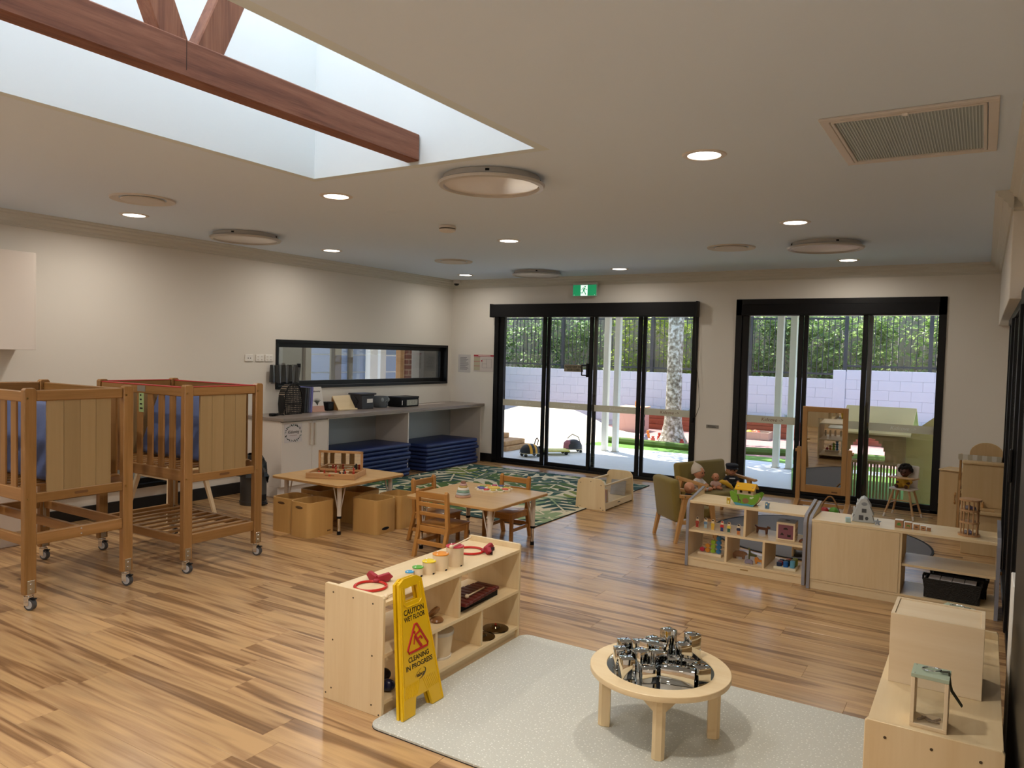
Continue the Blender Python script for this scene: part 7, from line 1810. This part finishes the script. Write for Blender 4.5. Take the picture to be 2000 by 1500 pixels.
# ================================================================== FLOOR MIRROR
t = thing('floor_mirror', 'timber framed standing mirror in front of the three panel door', 'mirror', (-1.435, 8.80, 0), 0.0)
hw = 0.232; z0, z1 = 0.20, 1.15
MT = Matrix.Translation((0, 0, 0.66)) @ Matrix.Rotation(0.05, 4, 'X') @ Matrix.Translation((0, 0, -0.66))
for s in (-1, 1): MB().box(s*hw-0.026*(s+1), s*hw+0.026*(1-s), -0.014, 0.014, z0, z1, 0.003, M=MT).obj('frame_stile', M_beech, t)
MB().box(-hw+0.052, hw-0.052, -0.014, 0.014, z1-0.055, z1, 0.003, M=MT).obj('frame_rail', M_beechx, t)
MB().box(-hw+0.052, hw-0.052, -0.014, 0.014, z0, z0+0.085, 0.003, M=MT).obj('frame_rail', M_beechx, t)
MB().box(-hw+0.05, hw-0.05, -0.004, 0.003, z0+0.083, z1-0.053, 0, M=MT).obj('mirror_sheet', M_mirror, t, smooth=0)
MB().box(-hw+0.05, hw-0.05, 0.003, 0.008, z0+0.083, z1-0.053, 0, M=MT).obj('backing', M_beech, t, smooth=0)
MB().box(0.09, 0.15, -0.0155, -0.0135, z0+0.02, z0+0.035, M=MT).obj('maker_plate', plain('burnt plate', '6E4A28', 0.5), t)
for s in (-1, 1):
    x0 = s*(hw+0.026)
    MB().box(x0-0.022, x0+0.022, -0.018, 0.018, 0.03, 0.70, 0.004).obj('upright', M_beech, t)
    MB().prism([(-0.20, 0), (0.20, 0), (0.20, 0.02), (0.03, 0.12), (-0.03, 0.12), (-0.20, 0.02)], x0-0.024, x0+0.024, 'x', b=0.003).obj('foot', M_beechx, t)
    MB().cyl((x0+s*0.022, 0, 0.66), (x0+s*0.04, 0, 0.66), 0.018, n=14).obj('pivot_knob', M_beech, t)
MB().box(-hw, hw, -0.012, 0.012, 0.06, 0.10, 0.003).obj('base_rail', M_beechx, t)

# ================================================================== DOLL HIGH CHAIR
t = thing('doll_high_chair', 'white doll high chair with natural legs beside the glass door', 'high chair', (-0.67, 9.10, 0), -0.25)
M_hc = plain('high chair white', 'DAD4CC', 0.5); M_hl = wood('high chair leg', 'C8A478', 'B48C5E', 'z', 1, .45)
for sx in (-1, 1):
    for sy in (-1, 1):
        a, b_ = Vector((sx*0.075, sy*0.07, 0.30)), Vector((sx*0.15, sy*0.125, 0.0))
        l = MB().cyl(tuple(b_.lerp(a, 0.14)), tuple(a), 0.0105, 0.012, n=12).obj('leg', M_hl, t)
        MB().cyl(tuple(b_), tuple(b_.lerp(a, 0.14)), 0.009, 0.0105, n=12).obj('leg_tip', M_hc, l)
MB().cyl((-0.105, -0.09, 0.19), (0.105, -0.09, 0.19), 0.007, n=8).obj('foot_rail', M_hl, t)
for s in (-1, 1): MB().cyl((s*0.11, -0.10, 0.15), (s*0.11, 0.10, 0.15), 0.007, n=8).obj('side_rail', M_hl, t)
MB().prism(rrect(-0.12, 0.12, -0.115, 0.11, 0.03), 0.30, 0.315, 'z', b=0.003).obj('seat', M_hc, t)
MB().prism([(-0.10, 0.315), (0.10, 0.315), (0.115, 0.54), (0.10, 0.55), (-0.10, 0.55), (-0.115, 0.54)], 0.095, 0.108, 'y', M=Matrix.Translation((0, 0, 0)), b=0.003).obj('backrest', M_hc, t)
MB().prism(rrect(-0.13, 0.13, -0.14, -0.05, 0.03), 0.425, 0.437, 'z', b=0.002).obj('tray', M_hl, t)
for s in (-1, 1): MB().box(s*0.115-0.008, s*0.115+0.008, -0.09, 0.10, 0.412, 0.425, 0.002).obj('tray_arm', M_hl, t)
doll('doll', 'dark skinned doll with curly black hair in yellow in the high chair', (-0.665, 9.115, 0.3155), -0.25, 1.08, M_skind, afro, plain('yellow dungarees', 'C49A2C', 0.8), plain('yellow dungarees', 'C49A2C', 0.8))

# ================================================================== PLAY KITCHEN
M_kit = wood('kitchen birch', 'D9BC8E', 'C9A876', 'z', 0.5, 0.4, contrast=.8)
t = thing('play_fridge', 'timber play fridge with two tall doors', 'play fridge', (-0.118, 8.815, 0), -0.30)
MB().box(-0.18, 0.18, -0.13, 0.13, 0.0, 0.585, 0.004).obj('cabinet', M_kit, t)
for s in (-1, 1):
    d_ = MB().box(min(s*0.003, s*0.178), max(s*0.003, s*0.178), -0.147, -0.131, 0.015, 0.572, 0.004).obj('door', M_kit, t)
    MB().tube([(s*0.025, -0.148, 0.27), (s*0.022, -0.166, 0.29), (s*0.022, -0.166, 0.36), (s*0.025, -0.148, 0.38)], 0.008, 8).obj('handle', M_beech, d_)
MB().box(-0.185, 0.185, -0.15, 0.135, 0.585, 0.60, 0.004).obj('top', M_kit, t)
t = thing('play_sink', 'timber play sink unit with tall back board', 'play kitchen', (0.045, 7.86, 0), 0.0)
MB().box(-0.15, 0.15, -0.16, 0.14, 0, 0.36, 0.004).obj('cabinet', M_kit, t)
for a in ((-0.17, 0.165, -0.20, -0.15), (-0.17, 0.165, 0.02, 0.145), (-0.17, -0.08, -0.15, 0.02), (0.09, 0.165, -0.15, 0.02)): MB().box(*a, 0.36, 0.385, 0.003).obj('counter_board', M_kit, t)
MB().box(-0.08, 0.09, -0.15, 0.02, 0.345, 0.352).obj('sink_basin', wood('basin ply', 'B99460', 'A9834E', 'x', .6, .5), t, smooth=0)
MB().cyl((0.0, 0.03, 0.385), (0.0, 0.03, 0.44), 0.01, n=10).cyl((0, 0.03, 0.435), (0, -0.04, 0.43), 0.008, n=8).obj('tap', M_beech, t)
MB().box(-0.165, 0.16, 0.06, 0.14, 0.385, 0.76, 0.004).obj('back_board', M_kit, t)
MB().box(-0.172, 0.166, 0.045, 0.145, 0.76, 0.79, 0.012, seg=2).obj('top_ledge', M_kit, t)
t = thing('market_stall', 'timber play market stall with arched back and scalloped awning', 'play stall', (0.02, 8.42, 0), 0.0)
arch = [(-0.10, 0.0), (0.175, 0.0)]+[(0.04+0.138*math.cos(PI*k/12), 0.80+0.11*math.sin(PI*k/12)) for k in range(13)]
MB().prism(arch, 0.10, 0.12, 'y', b=0.002).obj('arched_back', M_kit, t)
for s in (-0.165, 0.155): MB().prism([(0.1, 0), (-0.14, 0), (-0.14, 0.5), (-0.10, 0.56), (-0.17, 0.79), (0.1, 0.79)], s-0.009, s+0.009, 'x', b=0.002).obj('side_panel', M_beech, t)
MB().box(-0.16, 0.15, -0.14, 0.10, 0.46, 0.478, 0.003).obj('counter', M_kit, t)
MB().box(-0.18, 0.16, -0.19, -0.165, 0.79, 0.81, 0.003).obj('awning_bar', M_beechx, t)
for k in range(9):
    xx = -0.185+0.038*k
    g = MB(); pr = [(xx, 0.815), (xx+0.038, 0.815), (xx+0.038, 0.775)]+[(xx+0.019+0.019*math.cos(PI*q/5), 0.775-0.018*math.sin(PI*q/5)) for q in range(1, 5)]+[(xx, 0.775)]
    g.prism(pr, -0.20, -0.194, 'y', M=Matrix.Translation((0, 0, 0))); g.obj('awning_scallop', plain('awning white', 'DAD4C6', 0.8) if k % 2 else plain('awning cream', 'C2B79E', 0.8), t, smooth=0)
# basket of toy fruit in front of the mirror
t = thing('fruit_basket', 'small cane basket with hoop handle behind the toy shelves', 'basket', (-1.30, 8.45, 0.0002))
M_cane = plain('cane', '9A6E3E', 0.7, bump=0.6, bscale=90)
MB().lathe([(0, 0.002), (0.085, 0.002), (0.105, 0.06), (0.11, 0.075), (0.10, 0.075), (0.08, 0.012), (0, 0.012)], 24).obj('bowl', M_cane, t)
MB().tube([(-0.10+0.20*k/12, 0, 0.07+0.17*math.sin(PI*k/12)) for k in range(13)], 0.008, 8).obj('handle', M_cane, t)
tag(MB().sph((0, 0, 0), (0.045, 0.045, 0.042), 16, 12).obj('toy_apple', plain('apple red', 'A8241E', 0.4), None, (-1.345, 8.43, 0.085)), 'red toy apple in the cane basket', 'toy fruit')
tag(MB().sph((0, 0, 0), (0.05, 0.05, 0.047), 16, 12).obj('toy_apple', plain('apple green', '5E9A2E', 0.4), None, (-1.255, 8.43, 0.09)), 'green toy apple in the cane basket', 'toy fruit')
# little padded stool behind the toy shelf
t = thing('toy_cradle', 'low pale timber doll bed with cream blanket behind the toy shelf', 'doll bed', (-1.13, 6.72, 0.0078), 0.1)
MB().box(-0.17, 0.17, -0.10, 0.10, 0.06, 0.085, 0.003).obj('bed_base', M_birch, t)
for s in (-1, 1): MB().box(s*0.17-0.008, s*0.17+0.008, -0.105, 0.105, 0, 0.19, 0.004).obj('bed_end', M_birchz, t)
MB().box(-0.155, 0.10, -0.095, 0.095, 0.085, 0.15, 0.025, seg=3).obj('blanket', plain('cream blanket', 'DDD2BE', 0.9, bump=0.3, bscale=60), t)
